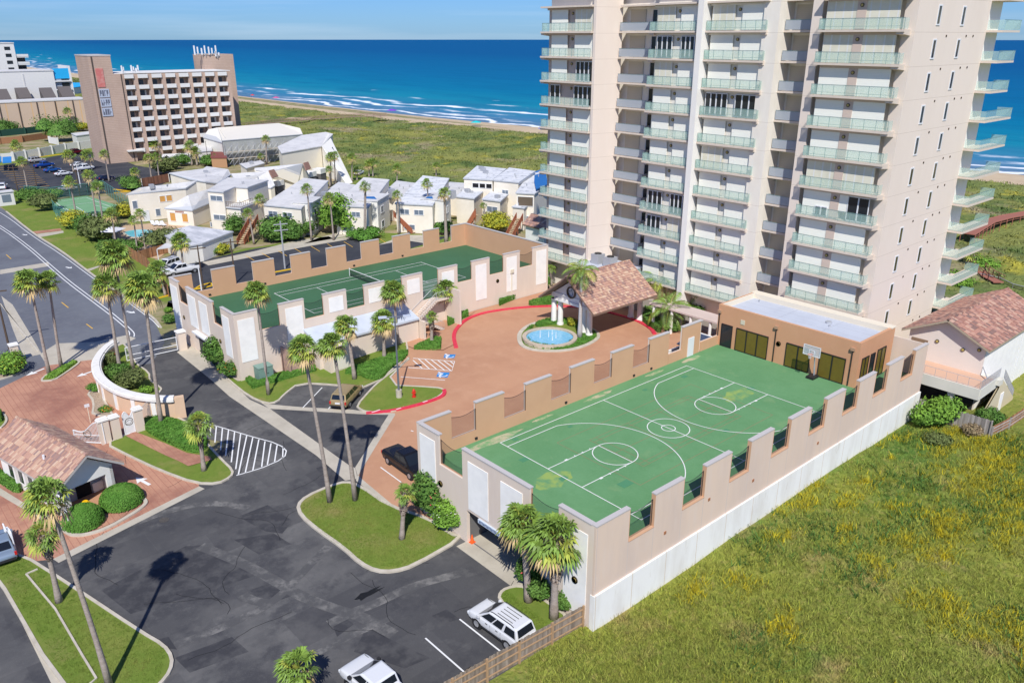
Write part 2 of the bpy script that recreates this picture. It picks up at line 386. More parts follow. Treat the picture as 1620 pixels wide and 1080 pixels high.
# ------------------------------------------------------------------ land
mb = MB(); mb.quad((-900, -900, -.05), (262, -900, -.05), (215, 900, -.05), (-900, 900, -.05)); struct('ground', mb, sandy)
sheet('far_ground', [(-900, 900), (205, 900), (240, 1500), (500, 6000), (-900, 6000)], -.06, sandy, world=True)
DUNE = [N(.035, (.25, .25, .07), .42, .6, .9), N(.07, (.085, .14, .04), .48, .60, .85), N(.04, (.33, .27, .17), .56, .65, .8), N(.10, (.42, .37, .05), .57, .66, .8), N(.5, (.10, .12, .04), .5, .66, .6)]
dune_m = mat('dune_scrub', (.18, .215, .065), .95, .1, n=DUNE, bump=.5, bscale=1.1)
dune_t = mat('dune_tufts', (.20, .235, .07), .95, .1, n=DUNE, island=.35)
def dune_h(x, y):
    e = min(1, max(0, (x - 118) / 25)) * min(1, max(0, (xw(y) - 26 - x) / 12))
    return .1 + e * (1.0 + 1.5 * hash_noise(x, y, .035, 5) + .5 * hash_noise(x, y, .16, 9))
mb = MB(); xs = [112 + 2.6 * i for i in range(54)]; ys = [-160 + 4 * i for i in range(270)]
def dx(i, y): return 112 + (xw(y) - 24 - 112) * i / 53.0
for y in ys:
    for i in range(54):
        x = dx(i, y); mb.v.append((x, y, max(.02, dune_h(x, y)) if 0 < i < 53 else -.1))
for j in range(len(ys) - 1):
    for i in range(53): mb.f.append((j * 54 + i, j * 54 + i + 1, (j + 1) * 54 + i + 1, (j + 1) * 54 + i)); mb.m.append(0)
struct('dunes', mb, dune_m)
def tufts(name, pts, m, hmin, hmax, wdt, nb=4, spread=.5, lean=.25, seed=3, up=1.0):
    """many loose blades as one mesh: grass and scrub nobody could count"""
    r = np.random.default_rng(seed); P = np.array(pts, float); k = len(P) * nb
    B = np.repeat(P, nb, 0); a = r.uniform(0, 2 * np.pi, k); d = r.uniform(0, spread, k)
    B[:, 0] += d * np.cos(a); B[:, 1] += d * np.sin(a)
    h = r.uniform(hmin, hmax, k); t = r.uniform(0, 2 * np.pi, k); wv = np.stack([np.cos(t), np.sin(t), np.zeros(k)], 1) * (r.uniform(.6, 1.3, k) * wdt)[:, None]
    tip = B + np.stack([r.normal(0, lean, k) * h, r.normal(0, lean, k) * h, h * up], 1)
    V = np.stack([B - wv, B + wv, tip + wv * .25, tip - wv * .25], 1).reshape(-1, 3)
    me = bpy.data.meshes.new(name); me.vertices.add(4 * k); me.vertices.foreach_set('co', V.ravel())
    me.loops.add(4 * k); me.loops.foreach_set('vertex_index', np.arange(4 * k)); me.polygons.add(k)
    me.polygons.foreach_set('loop_start', np.arange(k) * 4); me.materials.append(m); me.update(calc_edges=True)
    o = bpy.data.objects.new(name, me); COL.objects.link(o); return tag(o, kind='stuff')
rr = random.Random(11)
pts = []
for _ in range(26000):
    y = rr.uniform(-20, 520) if rr.random() < .75 else rr.uniform(20, 300); x = dx(rr.uniform(0.5, 52), y)
    pts.append((x, y, dune_h(x, y) - .15))
tag(tufts('dune_grass', pts, dune_t, .2, .65, .16, 4, 1.6, .6), 'low green and yellow scrub covering the dunes behind the beach', 'dune grass')
# ------------------------------------------------------------------ field on the right
FIELD = [N(.055, (.27, .28, .05), .42, .58, .9), N(.075, (.075, .175, .035), .53, .63, .85), N(.12, (.41, .30, .13), .55, .66, .75), N(.9, (.20, .25, .04), .4, .7, .6), N(2.2, (.38, .31, .11), .55, .67, .6), N(3.4, (.09, .15, .025), .53, .66, .6)]
field_m = mat('field_soil_grass', (.19, .21, .05), .95, .1, n=FIELD, bump=.25, bscale=2.5)
field_t = mat('field_blades', (.27, .30, .055), .95, .15, n=FIELD, island=.6)
flower_m = mat('goldenrod', (.52, .42, .02), .9, .1, n=[N(1.5, (.27, .29, .05), .4, .6, .9)], island=.3)
def field_h(x, y): return .12 + max(-.1, .35 * hash_noise(x, y, .06, 2) + .18 * hash_noise(x, y, .3, 4))
mb = MB(); NX = 110; NY = 100
for j in range(NY):
    for i in range(NX):
        x = -20 + 170 * i / (NX - 1); y = 28.2 - 118 * (j / (NY - 1)) if x > 31.5 else 29.0 - .05 * (x - 32) - 118 * (j / (NY - 1))
        mb.v.append((x, y, field_h(x, y)))
for j in range(NY - 1):
    for i in range(NX - 1): mb.f.append((j * NX + i, j * NX + i + 1, (j + 1) * NX + i + 1, (j + 1) * NX + i)); mb.m.append(0)
struct('field', mb, field_m)
def in_field(x, y):
    if x < 31.5: return y < 28.8 - .05 * (x - 32)
    if x < 84: return y < 27.9
    return y < 10 + 0
pts = []
while len(pts) < 52000:
    u = rr.random() ** 1.6; d = 32 + 75 * u; a = rr.uniform(math.radians(-4), math.radians(47)); x, y = d * math.cos(a), d * math.sin(a)
    if in_field(x, y): pts.append((x, y, field_h(x, y) - .05))
tag(tufts('field_grass', pts, field_t, .15, .5, .022, 4, .4, .55, 5), 'rough green and straw coloured grass of the open field', 'field grass')
pts = []
cl = []
while len(cl) < 170:
    x, y = rr.uniform(34, 105), rr.uniform(-14, 27)
    if in_field(x, y) and hash_noise(x, y, .07, 8) > .06 - (.28 if x > 62 else 0): cl.append((x, y, rr.uniform(.3, 1.5) ** 1.3))
for a_, b_ in Z(1080, 720, 3, [(550, 240), (600, 200), (640, 150), (780, 240), (1130, 270), (1230, 330), (1060, 390), (1340, 140), (1420, 80), (1500, 150), (1430, 200), (1340, 280), (1540, 340), (1480, 60), (1200, 470), (760, 380), (500, 820), (1240, 720), (1290, 745), (1440, 840), (1600, 910), (90, 650), (460, 800), (1600, 780), (1050, 640), (900, 560), (330, 620), (1590, 200), (1310, 330), (1460, 410), (1440, 45), (1380, 110), (1560, 240), (1520, 50), (1090, 410), (430, 360)]) + Z(1080, 360, 3, [(1250, 960), (1350, 980), (1450, 1010), (1550, 1060), (1400, 1050), (1300, 1040), (1220, 1000), (960, 1000)]):
    p_ = G(a_, b_, .2)
    for _ in range(3): cl.append((p_[0] + rr.gauss(0, .9), p_[1] + rr.gauss(0, .6), rr.uniform(.5, 1.0)))
for x, y, s in cl:
    for _ in range(int(45 * s)):
        px_, py_ = x + rr.gauss(0, s * .8), y + rr.gauss(0, s * .5)
        if in_field(px_, py_): pts.append((px_, py_, field_h(px_, py_)))
tag(tufts('goldenrod_flowers', pts, flower_m, .2, .55, .032, 3, .25, .5, 6), 'clumps of yellow wildflowers scattered through the open field', 'wildflowers')
pts = []
for _ in range(60):
    x, y = rr.uniform(34, 95), rr.uniform(-14, 27)
    for _ in range(60):
        a_, b_ = x + rr.gauss(0, 1.6), y + rr.gauss(0, 1.1)
        if in_field(a_, b_): pts.append((a_, b_, field_h(a_, b_)))
tag(tufts('field_weeds', pts, mat('weed_leaves', (.075, .15, .03), .85, .2, island=.4), .2, .55, .05, 4, .4, .7, 8), 'darker broad leaved weeds growing in the open field', 'weeds')
# ------------------------------------------------------------------ pavements and roads
S = sheet
S('parking_lot', [(190, 640), (200, 560), (310, 545), (440, 600), (600, 590), (640, 640), (640, 760), (760, 850), (940, 960), (1010, 1200), (60, 1300), (-20, 880), (60, 860), (300, 770), (360, 700), (250, 680)], 0.0, asph)
S('side_lot', [(-300, 860), (0, 915), (85, 1085), (160, 1200), (-300, 1400)], 0.006, asph)
S('street', [(-700, 120), (-60, 290), (11, 335), (52, 368), (133, 425), (192, 467), (233, 497), (255, 516), (262, 540), (240, 575), (145, 585), (75, 585), (0, 625), (-500, 800), (-1500, 700)], .004, asph2)
S('driveway', [(225, 482), (243, 476), (262, 470), (275, 466), (300, 500), (245, 505), (238, 499)], .008, asph2)
S('street_apron', [(63, 560), (90, 543), (150, 541), (200, 530), (215, 535), (190, 548), (150, 570), (75, 579)], .006, conc)
brick_o = S('entrance_paving', [(-400, 760), (0, 614), (74, 578), (145, 569), (160, 600), (300, 700), (316, 773), (88, 884), (30, 890), (-60, 860), (-400, 900)], .010, bricke)
S('plaza', [T(625, 655), T(567, 752), T(580, 772), T(628, 808), (31.85, 43.5), (31.85, 47.65), (88, 47.65), (88, 82.3), (50, 82.3), T(645, 558), T(607, 609), T(583, 652)], .010, brick, world=True)
S('concrete_strip', [(280, 557), (333, 600), (363, 627), (500, 720), (546, 760), (566, 757), (562, 740), (554, 737), (428, 647), (395, 632), (372, 610), (345, 585), (318, 552), (300, 545)], .016, conc)
S('concrete_strip', [(412, 636), (420, 639), (479, 644), (558, 648), (579, 651), (625, 653.5), (625, 656), (579, 655.5), (426, 646.5)], .018, conc)
S('concrete_strip', [(615, 655.5), (625.5, 655.5), (566, 753), (562, 739)], .020, conc)
S('concrete_strip', [(84, 884), (315, 769), (324, 773), (93, 890)], .018, conc)
S('concrete_strip', [(566, 751), (572, 757), (628, 804), (623, 809), (578, 772), (563, 760)], .022, conc)
S('garage_apron', [(31.0, 33.2), (32.3, 33.2), (32.3, 41.6), (31.0, 41.6)], .006, conc, world=True)
S('sidewalk', [(-40, 850), (0, 915), (83, 1084), (150, 1200), (186, 1200), (97, 1080), (0, 917 - 28), (-30, 860)], .012, conc)
mb = MB()
for a, b in (((673, 1009), (737, 1065)), ((727, 979), (792, 1030)), ((602, 739), (635, 763)), ((400 + 400 / 5.06, 560 + 430 / 5.06), (400 + 555 / 5.06, 560 + 268 / 5.06)), ((400 + 605 / 5.06, 560 + 440 / 5.06), (400 + 628 / 5.06, 560 + 412 / 5.06))):
    paint_line(mb, [T(*a), T(*b)], .11)
# striped bay in front of the hedge
for i in range(13):
    a = (448 - 9.6 * i, 707 - 3.0 * i); b = [(447, 725), (434.5, 730), (423, 735), (414, 738.5), (400, 744), (388, 748), (377, 751), (373, 742), (366, 731), (357, 721), (349, 712), (340, 700), (333, 688)][i]
    paint_line(mb, [T(*a), T(*b)], .12)
paint_line(mb, [T(*p) for p in [(322, 668), (360, 679), (400, 691), (430, 699), (446, 706), (453, 713), (451, 721), (440, 729), (417, 739), (395, 746), (374, 752)]], .12)
struct('parking_lines', mb, white)
# access aisle and stalls on the terracotta court
mb = MB()
M3 = lambda *p: [T(540 + a / 3, 360 + b / 3) for a, b in p]
paint_line(mb, M3((340, 620), (538, 635), (525, 680), (318, 664)), .12, closed=False)
for (a, b) in (((365, 622), (420, 672)), ((395, 624), (455, 675)), ((425, 626), (490, 677)), ((455, 628), (520, 679)), ((485, 631), (528, 662)), ((340, 630), (385, 669)), ((515, 633), (534, 648))):
    paint_line(mb, M3(a, b), .12)
paint_line(mb, M3((282, 708), (492, 724)), .10); paint_line(mb, M3((330, 963), (342, 967)), .12)
struct('stall_lines', mb, white)
for q in (((490, 602), (543, 602), (535, 620), (485, 618)), ((460, 686), (515, 688), (503, 712), (450, 708))):
    p = M3(*q); sheet('accessible_bay_square', p, .026, bluep, world=True)
    c = ((p[0][0] + p[2][0]) / 2, (p[0][1] + p[2][1]) / 2); mb = MB()
    ring = [(c[0] + .05 + .42 * math.cos(t), c[1] - .1 + .42 * math.sin(t)) for t in [i * .5 for i in range(2, 12)]]
    paint_line(mb, ring, .13, .032)
    u = Vector((math.cos(.4), math.sin(.4))); c = Vector(c)
    for a, b in (((.1, .75), (.1, .15)), ((.1, .15), (-.45, .1)), ((-.45, .1), (-.65, -.45)), ((.1, .5), (-.3, .5))): paint_line(mb, [(c.x + a[0], c.y + a[1]), (c.x + b[0], c.y + b[1])], .13, .034)
    mb.prism([(c.x + .1 + .13 * math.cos(t), c.y + .85 + .13 * math.sin(t)) for t in [i * .785 for i in range(8)]], gz(*c) + .03, gz(*c) + .036)
    struct('wheelchair_symbol', mb, white)
def arrow(px, dirpx, L, name='lane_arrow', z=.03):
    a = Vector(T(*px)); b = Vector(T(*dirpx)); d = (b - a).normalized(); n = Vector((-d.y, d.x))
    pts = [a + n * .14, a + d * (L * .55) + n * .14, a + d * (L * .5) + n * .5, a + d * L, a + d * (L * .5) - n * .5, a + d * (L * .55) - n * .14, a - n * .14]
    mb = MB(); mb.prism([(p.x, p.y) for p in pts], z - .004, z); struct(name, mb, white)
arrow((237, 767), (220, 758), 2.2); arrow((147, 587), (133, 592), 2.0); arrow((70, 583), (55, 589), 2.4)
# street markings
mb = MB(); F6 = lambda pts: [T(a / 6, 340 + b / 6) for a, b in pts]
edge = F6([(-300, -60), (0, 95), (270, 290), (460, 455), (650, 620), (850, 770), (1040, 910), (1150, 1000), (1235, 1080)]) + [T(213, 527), T(212, 533)]
paint_line(mb, smooth_poly(edge, 2, False), .14, .03)
edge2 = F6([(-300, -30), (0, 118), (265, 315), (450, 480), (640, 645), (840, 795), (1020, 930), (1120, 1010), (1200, 1080)]) + [T(206, 527), T(203, 533)]
paint_line(mb, smooth_poly(edge2, 2, False), .14, .03)
paint_line(mb, smooth_poly(F6([(-200, -120), (50, 0), (310, 205), (560, 360), (800, 540), (1020, 700), (1150, 780), (1350, 930), (1450, 1000), (1510, 1070)]), 2, False), .12, .03)
struct('street_lines', mb, white)
mb = MB()
for a, b in (((60, 378), (105, 418)), ((585, 830), (650, 882)), ((820, 1035), (880, 1080))): paint_line(mb, F6([a, b]), .14, .03)
struct('centre_dashes', mb, yellow)
S('street_patch_strip', [T(0, 427), T(0, 434), T(78, 421), T(76, 415)], .012, conc, world=True)
for (a, b) in (((213 / 6, 340 + 185 / 6), .9), ((625 / 6, 340 + 495 / 6), .9), ((1200 / 6, 340 + 915 / 6), 1.0)):
    arrow(a, (a[0] + 10, a[1] + 2), 1.8 * b, 'bike_lane_arrow', .032)
# kerbs along the street and roads
mb = MB(); ribbon(mb, smooth_poly(F6([(60, -30), (330, 190), (580, 340), (820, 525), (1040, 690), (1160, 765), (1370, 920), (1470, 990), (1530, 1075)]), 2, False), .3, 0, .13)
ribbon(mb, [T(*p) for p in [(-30, 545), (0, 480), (30, 520), (60, 556)]], .3, 0, .12)
struct('street_kerb', mb, kerbm)
S('street_median', [(2, 468), (20, 482), (52, 535), (66, 560), (38, 566), (20, 520)], .012, conc)
# ------------------------------------------------------------------ lawn islands with kerbs
def island(px, top=lawn, kw=.22, kh=.14, sm=1, name='lawn', world=False, open_edges=None, inner=True):
    poly = list(px) if world else [p if len(p) == 3 else T(*p) for p in px]
    poly = [(p[0], p[1]) for p in poly]
    if sm: poly = smooth_poly(poly, sm)
    o = sheet_mb(inset(poly, kw * .95), -.02, .12).build(name, top); tag(o, kind='structure')
    ar = sum(poly[i][0] * poly[(i + 1) % len(poly)][1] - poly[(i + 1) % len(poly)][0] * poly[i][1] for i in range(len(poly)))
    mb = MB(); ribbon(mb, poly, kw, -.02, kh, True, side=.5 if ar > 0 else -.5)
    tag(mb.build('kerb', kerbm), kind='structure')
W3 = lambda x, y: (x, y, 0)
island([(468, 800), (473, 817), (500, 840), (540, 868), (567, 893), (593, 906), (623, 907), (657, 897), (735, 852), W3(31.7, 43.2), W3(31.7, 46.0), (617, 800), (573, 769), (548, 761), (520, 769), (483, 785)], kw=.3)
island([(392, 628), (420, 640), (440, 637), (452, 624), (474, 607), (530, 610), (588, 616), (648, 562), W3(54, 82.2), W3(31.8, 82.2), W3(31.75, 84.6), (338, 580), (360, 602)], sm=1)
island([(562, 643), (570, 650), (581, 653), (615, 653), (650, 645), (690, 632), (704, 622), (703, 616), (690, 613), (608, 609), (650, 565), (644, 570), (598, 605), (586, 616)], sm=1)
island([(165, 703), (197, 720), (250, 745), (307, 766), (345, 767), (368, 755), (371, 745), (352, 727), (318, 690), (290, 660), (240, 656), (217, 672), (197, 690)], sm=1)
island([(-80, 850), (32, 873), (117, 927), (227, 1000), (262, 1020), (276, 1040), (273, 1062), (255, 1085), (180, 1150), (100, 1100), (-20, 890)], sm=1)
island([(787, 950), (789, 938), (800, 930), (822, 926), W3(31.75, 34.0), W3(31.75, 29.4), (848, 1015), (830, 1000)], sm=1)
island(Z(0, 540, 6, [(385, 375), (400, 385), (520, 375), (640, 300), (770, 205), (750, 190), (690, 190), (480, 290), (400, 350)]), sm=1)
island([(238, 590), (238, 602), (254, 612), (258, 618), (240, 632), (215, 655), (190, 640), (160, 610), (150, 590), (160, 565), (190, 545), (200, 545), (215, 575)], kw=.2, sm=1)
island(Z(0, 540, 6, [(830, 510), (870, 560), (880, 620), (870, 690), (960, 720), (1080, 700), (1000, 560), (950, 400), (880, 430)]), top=mulch, sm=0)
island([(817, 537), (823, 550), (850, 557), (890, 557.5), (923, 551), (950, 537), (949, 527), (934, 517), (903, 507), (873, 505), (840, 511), (820, 524)], kw=.55, kh=.12, sm=2)
island(Z(0, 540, 6, [(-200, 420), (0, 370), (160, 320), (250, 260), (290, 220), (200, 170), (-200, 150)]), top=mulch, sm=1)
island(Z(0, 540, 6, [(-60, 800), (0, 840), (60, 790), (80, 740), (50, 690), (-60, 660)]), sm=1)
S('brick_path', [(199, 691), (213, 684), (262, 703), (296, 718), (333, 724), (336, 729), (298, 739), (283, 731), (262, 722)], .15, bricke)
S('brick_path', Z(540, 360, 3, [(340, 575), (480, 585), (530, 560), (545, 480), (600, 430), (640, 395), (500, 480), (420, 520), (300, 560)]), .125, brick)
mb = MB(); ribbon(mb, smooth_poly(M3((545, 572), (531, 520), (545, 480), (600, 430), (700, 400), (850, 380), (1000, 373), (1100, 376), (1200, 388), (1280, 405), (1400, 440), (1470, 480), (1487, 507)), 2, False), .5, -.02, .15)
ribbon(mb, smooth_poly(M3((118, 882), (200, 876), (300, 860), (420, 827), (480, 803), (492, 785), (487, 772)), 2, False), .42, -.02, .155)
struct('red_kerb', mb, redk)
mb = MB()
for a in ((165, 876), (280, 862), (405, 828)):
    p = M3(a)[0]; mb.box(p[0] - .5, p[0] + .5, p[1] - .1, p[1] + .1, gz(*p) + .155, gz(*p) + .159)
struct('kerb_lettering', mb, mat('pale_pink_paint', (.85, .5, .55), .6))
mb = MB(); ribbon(mb, [T(*p) for p in [(42, 910), (88, 965), (130, 1037), (153, 1075), (140, 1086)]], .13, 0, .18); ribbon(mb, [T(42, 910), T(60, 902)], .13, 0, .18); struct('garden_edging', mb, kerbm)
mb = MB(); ribbon(mb, smooth_poly([T(*p) for p in Z(0, 700, 6, [(440, 700), (540, 790), (640, 860), (690, 885), (800, 885), (1000, 830), (1250, 690), (1380, 600), (1390, 560), (1340, 520)])], 2, False), .3, 0, .15); struct('kerb', mb, kerbm)
S('sidewalk', Z(0, 700, 6, [(-200, 300), (0, 430), (420, 690), (390, 730), (0, 500), (-200, 400)]), .02, conc)
# north parking, condo grounds and far lots
S('north_lot', [(268, 470), (290, 432), (318, 412), (405, 393), (560, 374), (600, 385), (720, 372), (560, 420), (300, 482), (262, 490)], .012, asph3)
S('hotel_lot', [(-80, 285), (0, 262), (52, 250), (103, 245), (150, 235), (215, 262), (265, 270), (290, 275), (240, 300), (205, 303), (95, 312), (40, 308), (0, 312), (-80, 350)], .006, asph3)
S('condo_lawn', [(20, 300), (95, 320), (140, 330), (200, 360), (245, 410), (285, 470), (262, 478), (195, 463), (133, 425), (52, 366), (0, 325)], .014, lawn)
S('condo_lawn', [(330, 410), (380, 395), (560, 366), (860, 380), (860, 440), (600, 400), (400, 395)], .009, lawn)
S('condo_lawn', [(540, 290), (560, 268), (580, 265), (660, 285), (700, 300), (640, 320), (540, 330)], .15, lawn)
S('lawn_verge', [(228, 480), (262, 476), (300, 490), (262, 545), (240, 500)], .012, sandy)
S('far_lawn', [(-60, 250), (0, 243), (100, 228), (160, 222), (150, 240), (100, 245), (0, 262), (-60, 280)], .01, lawn)
S('pool_deck', Z(0, 340, 6, [(1000, 140), (1080, 110), (1700, 60), (1900, 120), (1700, 260), (1500, 420), (1200, 360), (1050, 200)]), .02, mat('tan_pool_deck', (.50, .36, .23), .85))
S('brick_path', Z(0, 340, 6, [(305, 158), (575, 128), (585, 150), (350, 180)]), .02, bricke); S('sidewalk', Z(0, 340, 6, [(350, 183), (600, 150), (605, 170), (385, 212)]), .02, conc)
S('sidewalk', Z(0, 340, 6, [(810, 520), (975, 472), (975, 482), (835, 538)]), .02, conc)
S('sidewalk', [(320, 415), (405, 397), (480, 386), (560, 373), (562, 377), (480, 391), (330, 420)], .02, conc)
for q in ([(405, 397), (470, 380), (520, 374), (528, 378), (440, 396)], [(480, 386), (505, 376), (560, 362), (600, 372), (560, 372)], [(598, 388), (640, 372), (690, 372), (672, 385), (640, 380)]): S('garden_path', q, .026, conc)
mb = MB(); ribbon(mb, [T(*p) for p in [(240, 476), (255, 471), (270, 467)]], .3, 0, .14); ribbon(mb, [T(*p) for p in [(308, 458), (322, 456), (337, 452), (333, 448), (318, 452), (308, 458)]], .3, 0, .15)
ribbon(mb, [T(*p) for p in [(48, 251), (75, 247), (103, 244)]], .5, 0, .15); ribbon(mb, [T(*p) for p in [(180, 300), (205, 303), (180, 306)]], .5, 0, .15); ribbon(mb, [T(*p) for p in [(430, 432), (462, 426)]], .3, 0, .15)
struct('yellow_kerb', mb, yelk)
mb = MB()
for i in range(12): 
    a = (268 + 0, 0)
for i in range(9):
    paint_line(mb, [T(388 + 26 * i, 404 - 3.6 * i), T(402 + 26 * i, 412 - 3.5 * i)], .12, .03)
for i in range(16): paint_line(mb, [T(-10 + 4 * i, 262 + 3.4 * i), T(45 + 3 * i, 262 + 2.9 * i)], .25, .03)
struct('lot_lines', mb, yellow)

# seal-coat repairs, worn lanes, cracks and oil on the car park
pd = mat('dark_sealcoat', (.048, .048, .053), .88, .2, n=[N(.8, (.085, .084, .085), .45, .62, .9), N(9, (.08, .08, .085), .58, .8, .4)], bump=.008, bscale=20)
pg = mat('worn_asphalt', (.19, .183, .172), .9, .15, n=[N(.7, (.088, .087, .088), .38, .56, 1.0), N(2.2, (.088, .087, .088), .45, .6, .8), N(9, (.14, .14, .14), .58, .75, .5)], bump=.008, bscale=20)
BL = lambda *p: Z(0, 720, 3, p); BM_ = lambda *p: Z(540, 720, 3, p)
for i, q in enumerate((BL((480, 640), (690, 530), (880, 430), (960, 425), (1240, 560), (1000, 640), (620, 752)), BL((1130, 290), (1270, 235), (1390, 310), (1340, 370), (1260, 360)), BL((830, 960), (1100, 860), (1180, 930), (900, 1030)), BL((1110, 400), (1230, 470), (1380, 420), (1300, 370)), BM_((120, 815), (270, 890), (420, 960), (300, 1010), (60, 930)), BM_((-60, 760), (0, 755), (60, 800), (-20, 860)), BL((1180, 640), (1300, 600), (1400, 660), (1290, 700)), BL((1500, 60), (1620, 20), (1660, 90), (1560, 130)), BL((640, 900), (800, 860), (840, 920)), BM_((430, 760), (500, 730), (560, 775), (480, 800)))):
    S('asphalt_repair', q, .003 + .0003 * i, pd)
def band(pts, wd, m, z, name='worn_lane'):
    mb = MB(); ribbon(mb, smooth_poly([T(*p) for p in pts], 2, False), wd, z, z); struct(name, mb, m)
band(BL((950, 430), (1130, 500), (1300, 590), (1430, 670), (1620, 740)) + BM_((90, 760), (250, 850)), .9, pg, .0070); band(BL((830, 900), (1050, 820), (1300, 700), (1430, 560), (1560, 430)), .7, pg, .0076); band(BM_((-60, 800), (60, 740), (170, 700), (330, 620), (560, 560)), .8, pg, .0082); band(BL((1480, 950), (1600, 890)) + BM_((60, 850), (240, 770)), .5, pg, .0088)
band(BL((620, 330), (800, 260), (1000, 220), (1180, 250)), .8, pg, .0094); band(BL((1150, 660), (1200, 690), (1270, 700)), .8, pg, .0100)
for x, y, s in ((580, 940, 1), (735, 1062, .6), (470, 1050, .5)):
    c = T(x, y); r9 = random.Random(x); mb = MB(); mb.prism([(c[0] + s * (1.4 if i % 2 else .9) * r9.uniform(.3, 1.2) * math.cos(i * .45), c[1] + s * .35 * r9.uniform(.4, 1.2) * math.sin(i * .45)) for i in range(14)], .010, .0115); struct('oil_stain', mb, mat('oil', (.012, .012, .012), .6, .3))
mb = MB(); r9 = random.Random(8)
for i in range(34):
    x, y = r9.uniform(8, 30), r9.uniform(32, 74); a = r9.choice((0, 1.57)) + r9.gauss(0, .15); pts_ = [(x, y)]
    for k in range(r9.randint(6, 16)): a += r9.gauss(0, .22); x += .55 * math.cos(a); y += .55 * math.sin(a); pts_.append((x, y))
    if min(p[0] for p in pts_) > 7: ribbon(mb, pts_, .035, .0125, .0125)
struct('asphalt_cracks', mb, mat('crack', (.012, .013, .016), .9))
mb = MB(); mb.cyl(15.5, 60, .012, .02, .38, .38, 16); struct('manhole_cover', mb, mat('cast_iron', (.10, .09, .08), .7, .3, n=[N(14, (.05, .045, .04), .45, .6, .8)]))
# ================================================================== the two raised sports decks
stucco = mat('pale_stucco', (.71, .60, .495), .9, .15, n=[N(.35, (.64, .54, .465), .4, .7, .7), N(2.5, (.73, .64, .56), .5, .75, .4)], bump=.004, bscale=30, stretch=(1, 1, .22))
stucco_s = mat('pink_stucco', (.70, .55, .43), .9, .15, n=[N(.3, (.57, .46, .39), .4, .7, .7), N(1.5, (.68, .57, .49), .5, .75, .5)], bump=.004, bscale=30, stretch=(1, 1, .22), cells=two(lines(0, 5.64, .07, (.60, .50, .43), -35.1), lines(0, 5.64, .07, (.60, .50, .43), -37.69)))
tan = mat('tan_render', (.60, .36, .215), .9, .15, n=[N(.4, (.55, .32, .19), .4, .7, .6)], bump=.004, bscale=30)
panel = mat('white_render', (.88, .865, .82), .85, .15, n=[N(.8, (.74, .73, .70), .4, .7, .6)])
basew = mat('whitewashed_concrete', (.83, .82, .77), .9, .15, n=[N(.5, (.66, .63, .56), .45, .7, .7), N(1.4, (.5, .44, .34), .62, .78, .6)], stretch=(1, 1, .25), bump=.01, bscale=10, cells=lines(0, 3.6, .05, (.62, .50, .36), .4))
coping = mat('grey_coping', (.50, .47, .45), .8, .2)
court_g = mat('green_court', (.112, .265, .115), .8, .2, n=[N(.18, (.14, .305, .14), .4, .65, .8), N(.7, (.10, .245, .10), .52, .72, .6), N(5, (.17, .33, .16), .5, .75, .4), N(.35, (.20, .325, .15), .58, .72, .6), N(1.8, (.27, .34, .21), .66, .76, .5)], bump=.003, bscale=30)
court_d = mat('dark_green_court', (.052, .135, .066), .8, .2, n=[N(.15, (.062, .16, .08), .4, .65, .8), N(3, (.045, .115, .055), .5, .75, .4)], bump=.003, bscale=30)
redline = mat('red_court_line', (.27, .19, .11), .7)
dark = mat('dark_void', (.02, .02, .022), .9, .1)
black = mat('black_metal', (.02, .02, .022), .5, .4)
grey_m = mat('grey_metal', (.42, .43, .45), .5, .4, metal=.2)
glassd = mat('dark_glass', (.02, .025, .03), .12, .5)
whitem = mat('white_metal', (.72, .73, .74), .5, .4)
netm = mat('black_net', (.02, .025, .03), .8, .1, alpha=.28)
TOP = 7.95; SILL = 5.45; DK = 4.4
def crenel(root, axis, fixed, segs, gaps, out_sgn, bottom, omat, imat, th=.15, cop=True):
    """wall along axis ('x' or 'y') at coordinate fixed, outer leaf on the out_sgn side; segs = full height pieces, gaps = low pieces"""
    mo, mi = MB(), MB()
    def bx(mb, a, b, lo, hi, z0, z1):
        if axis == 'x': mb.box(a, b, min(lo, hi), max(lo, hi), z0, z1)
        else: mb.box(min(lo, hi), max(lo, hi), a, b, z0, z1)
    f0, f1, f2 = fixed, fixed - out_sgn * th, fixed - out_sgn * 2 * th
    lo_, hi_ = min(s[0] for s in segs), max(s[1] for s in segs); t_ = .3 if axis == 'x' else 0
    for a, b in segs:
        bx(mo, a, b, f0, f1, bottom, TOP); bx(mi, a + (t_ if a == lo_ else 0), b - (t_ if b == hi_ else 0), f1, f2, DK, TOP - .002)
    for a, b in gaps:
        bx(mo, a, b, f0, f1, bottom, SILL); bx(mi, a, b, f1, f2, DK, SILL + .02)
    mo.build('outer_wall', omat, root); mi.build('inner_wall', imat, root)
    if cop:
        for a, b in segs:
            k_ = .20 if axis == 'y' else 0; a_ = a + (k_ if a == lo_ else -.03); b_ = b - (k_ if b == hi_ else -.03)
            mb = MB(); bx(mb, a_, b_, f0 + out_sgn * .04, f2 - out_sgn * .04, TOP, TOP + .09); mb.build('coping', coping, root)
    for a, b in segs:                                            # tan edging down the ends of each upright
        pass
def net(root, axis, fixed, a, b, z0, z1, sag=.25):
    mb = MB(); p = (lambda t, z: (t, fixed, z)) if axis == 'x' else (lambda t, z: (fixed, t, z))
    n = 8; top = [p(a + (b - a) * i / n, z1 - sag * math.sin(math.pi * i / n)) for i in range(n + 1)]; bot = [p(a + (b - a) * i / n, z0) for i in range(n + 1)]
    for i in range(n): mb.quad(bot[i], bot[i + 1], top[i + 1], top[i])
    o = mb.build('safety_net', netm, root); mb = MB(); mb.tube(top, .022, 4); mb.tube([p(b - .03, z0), p(b - .03, z1)], .03, 4); mb.build('net_cable', black, o)
P = 5.64
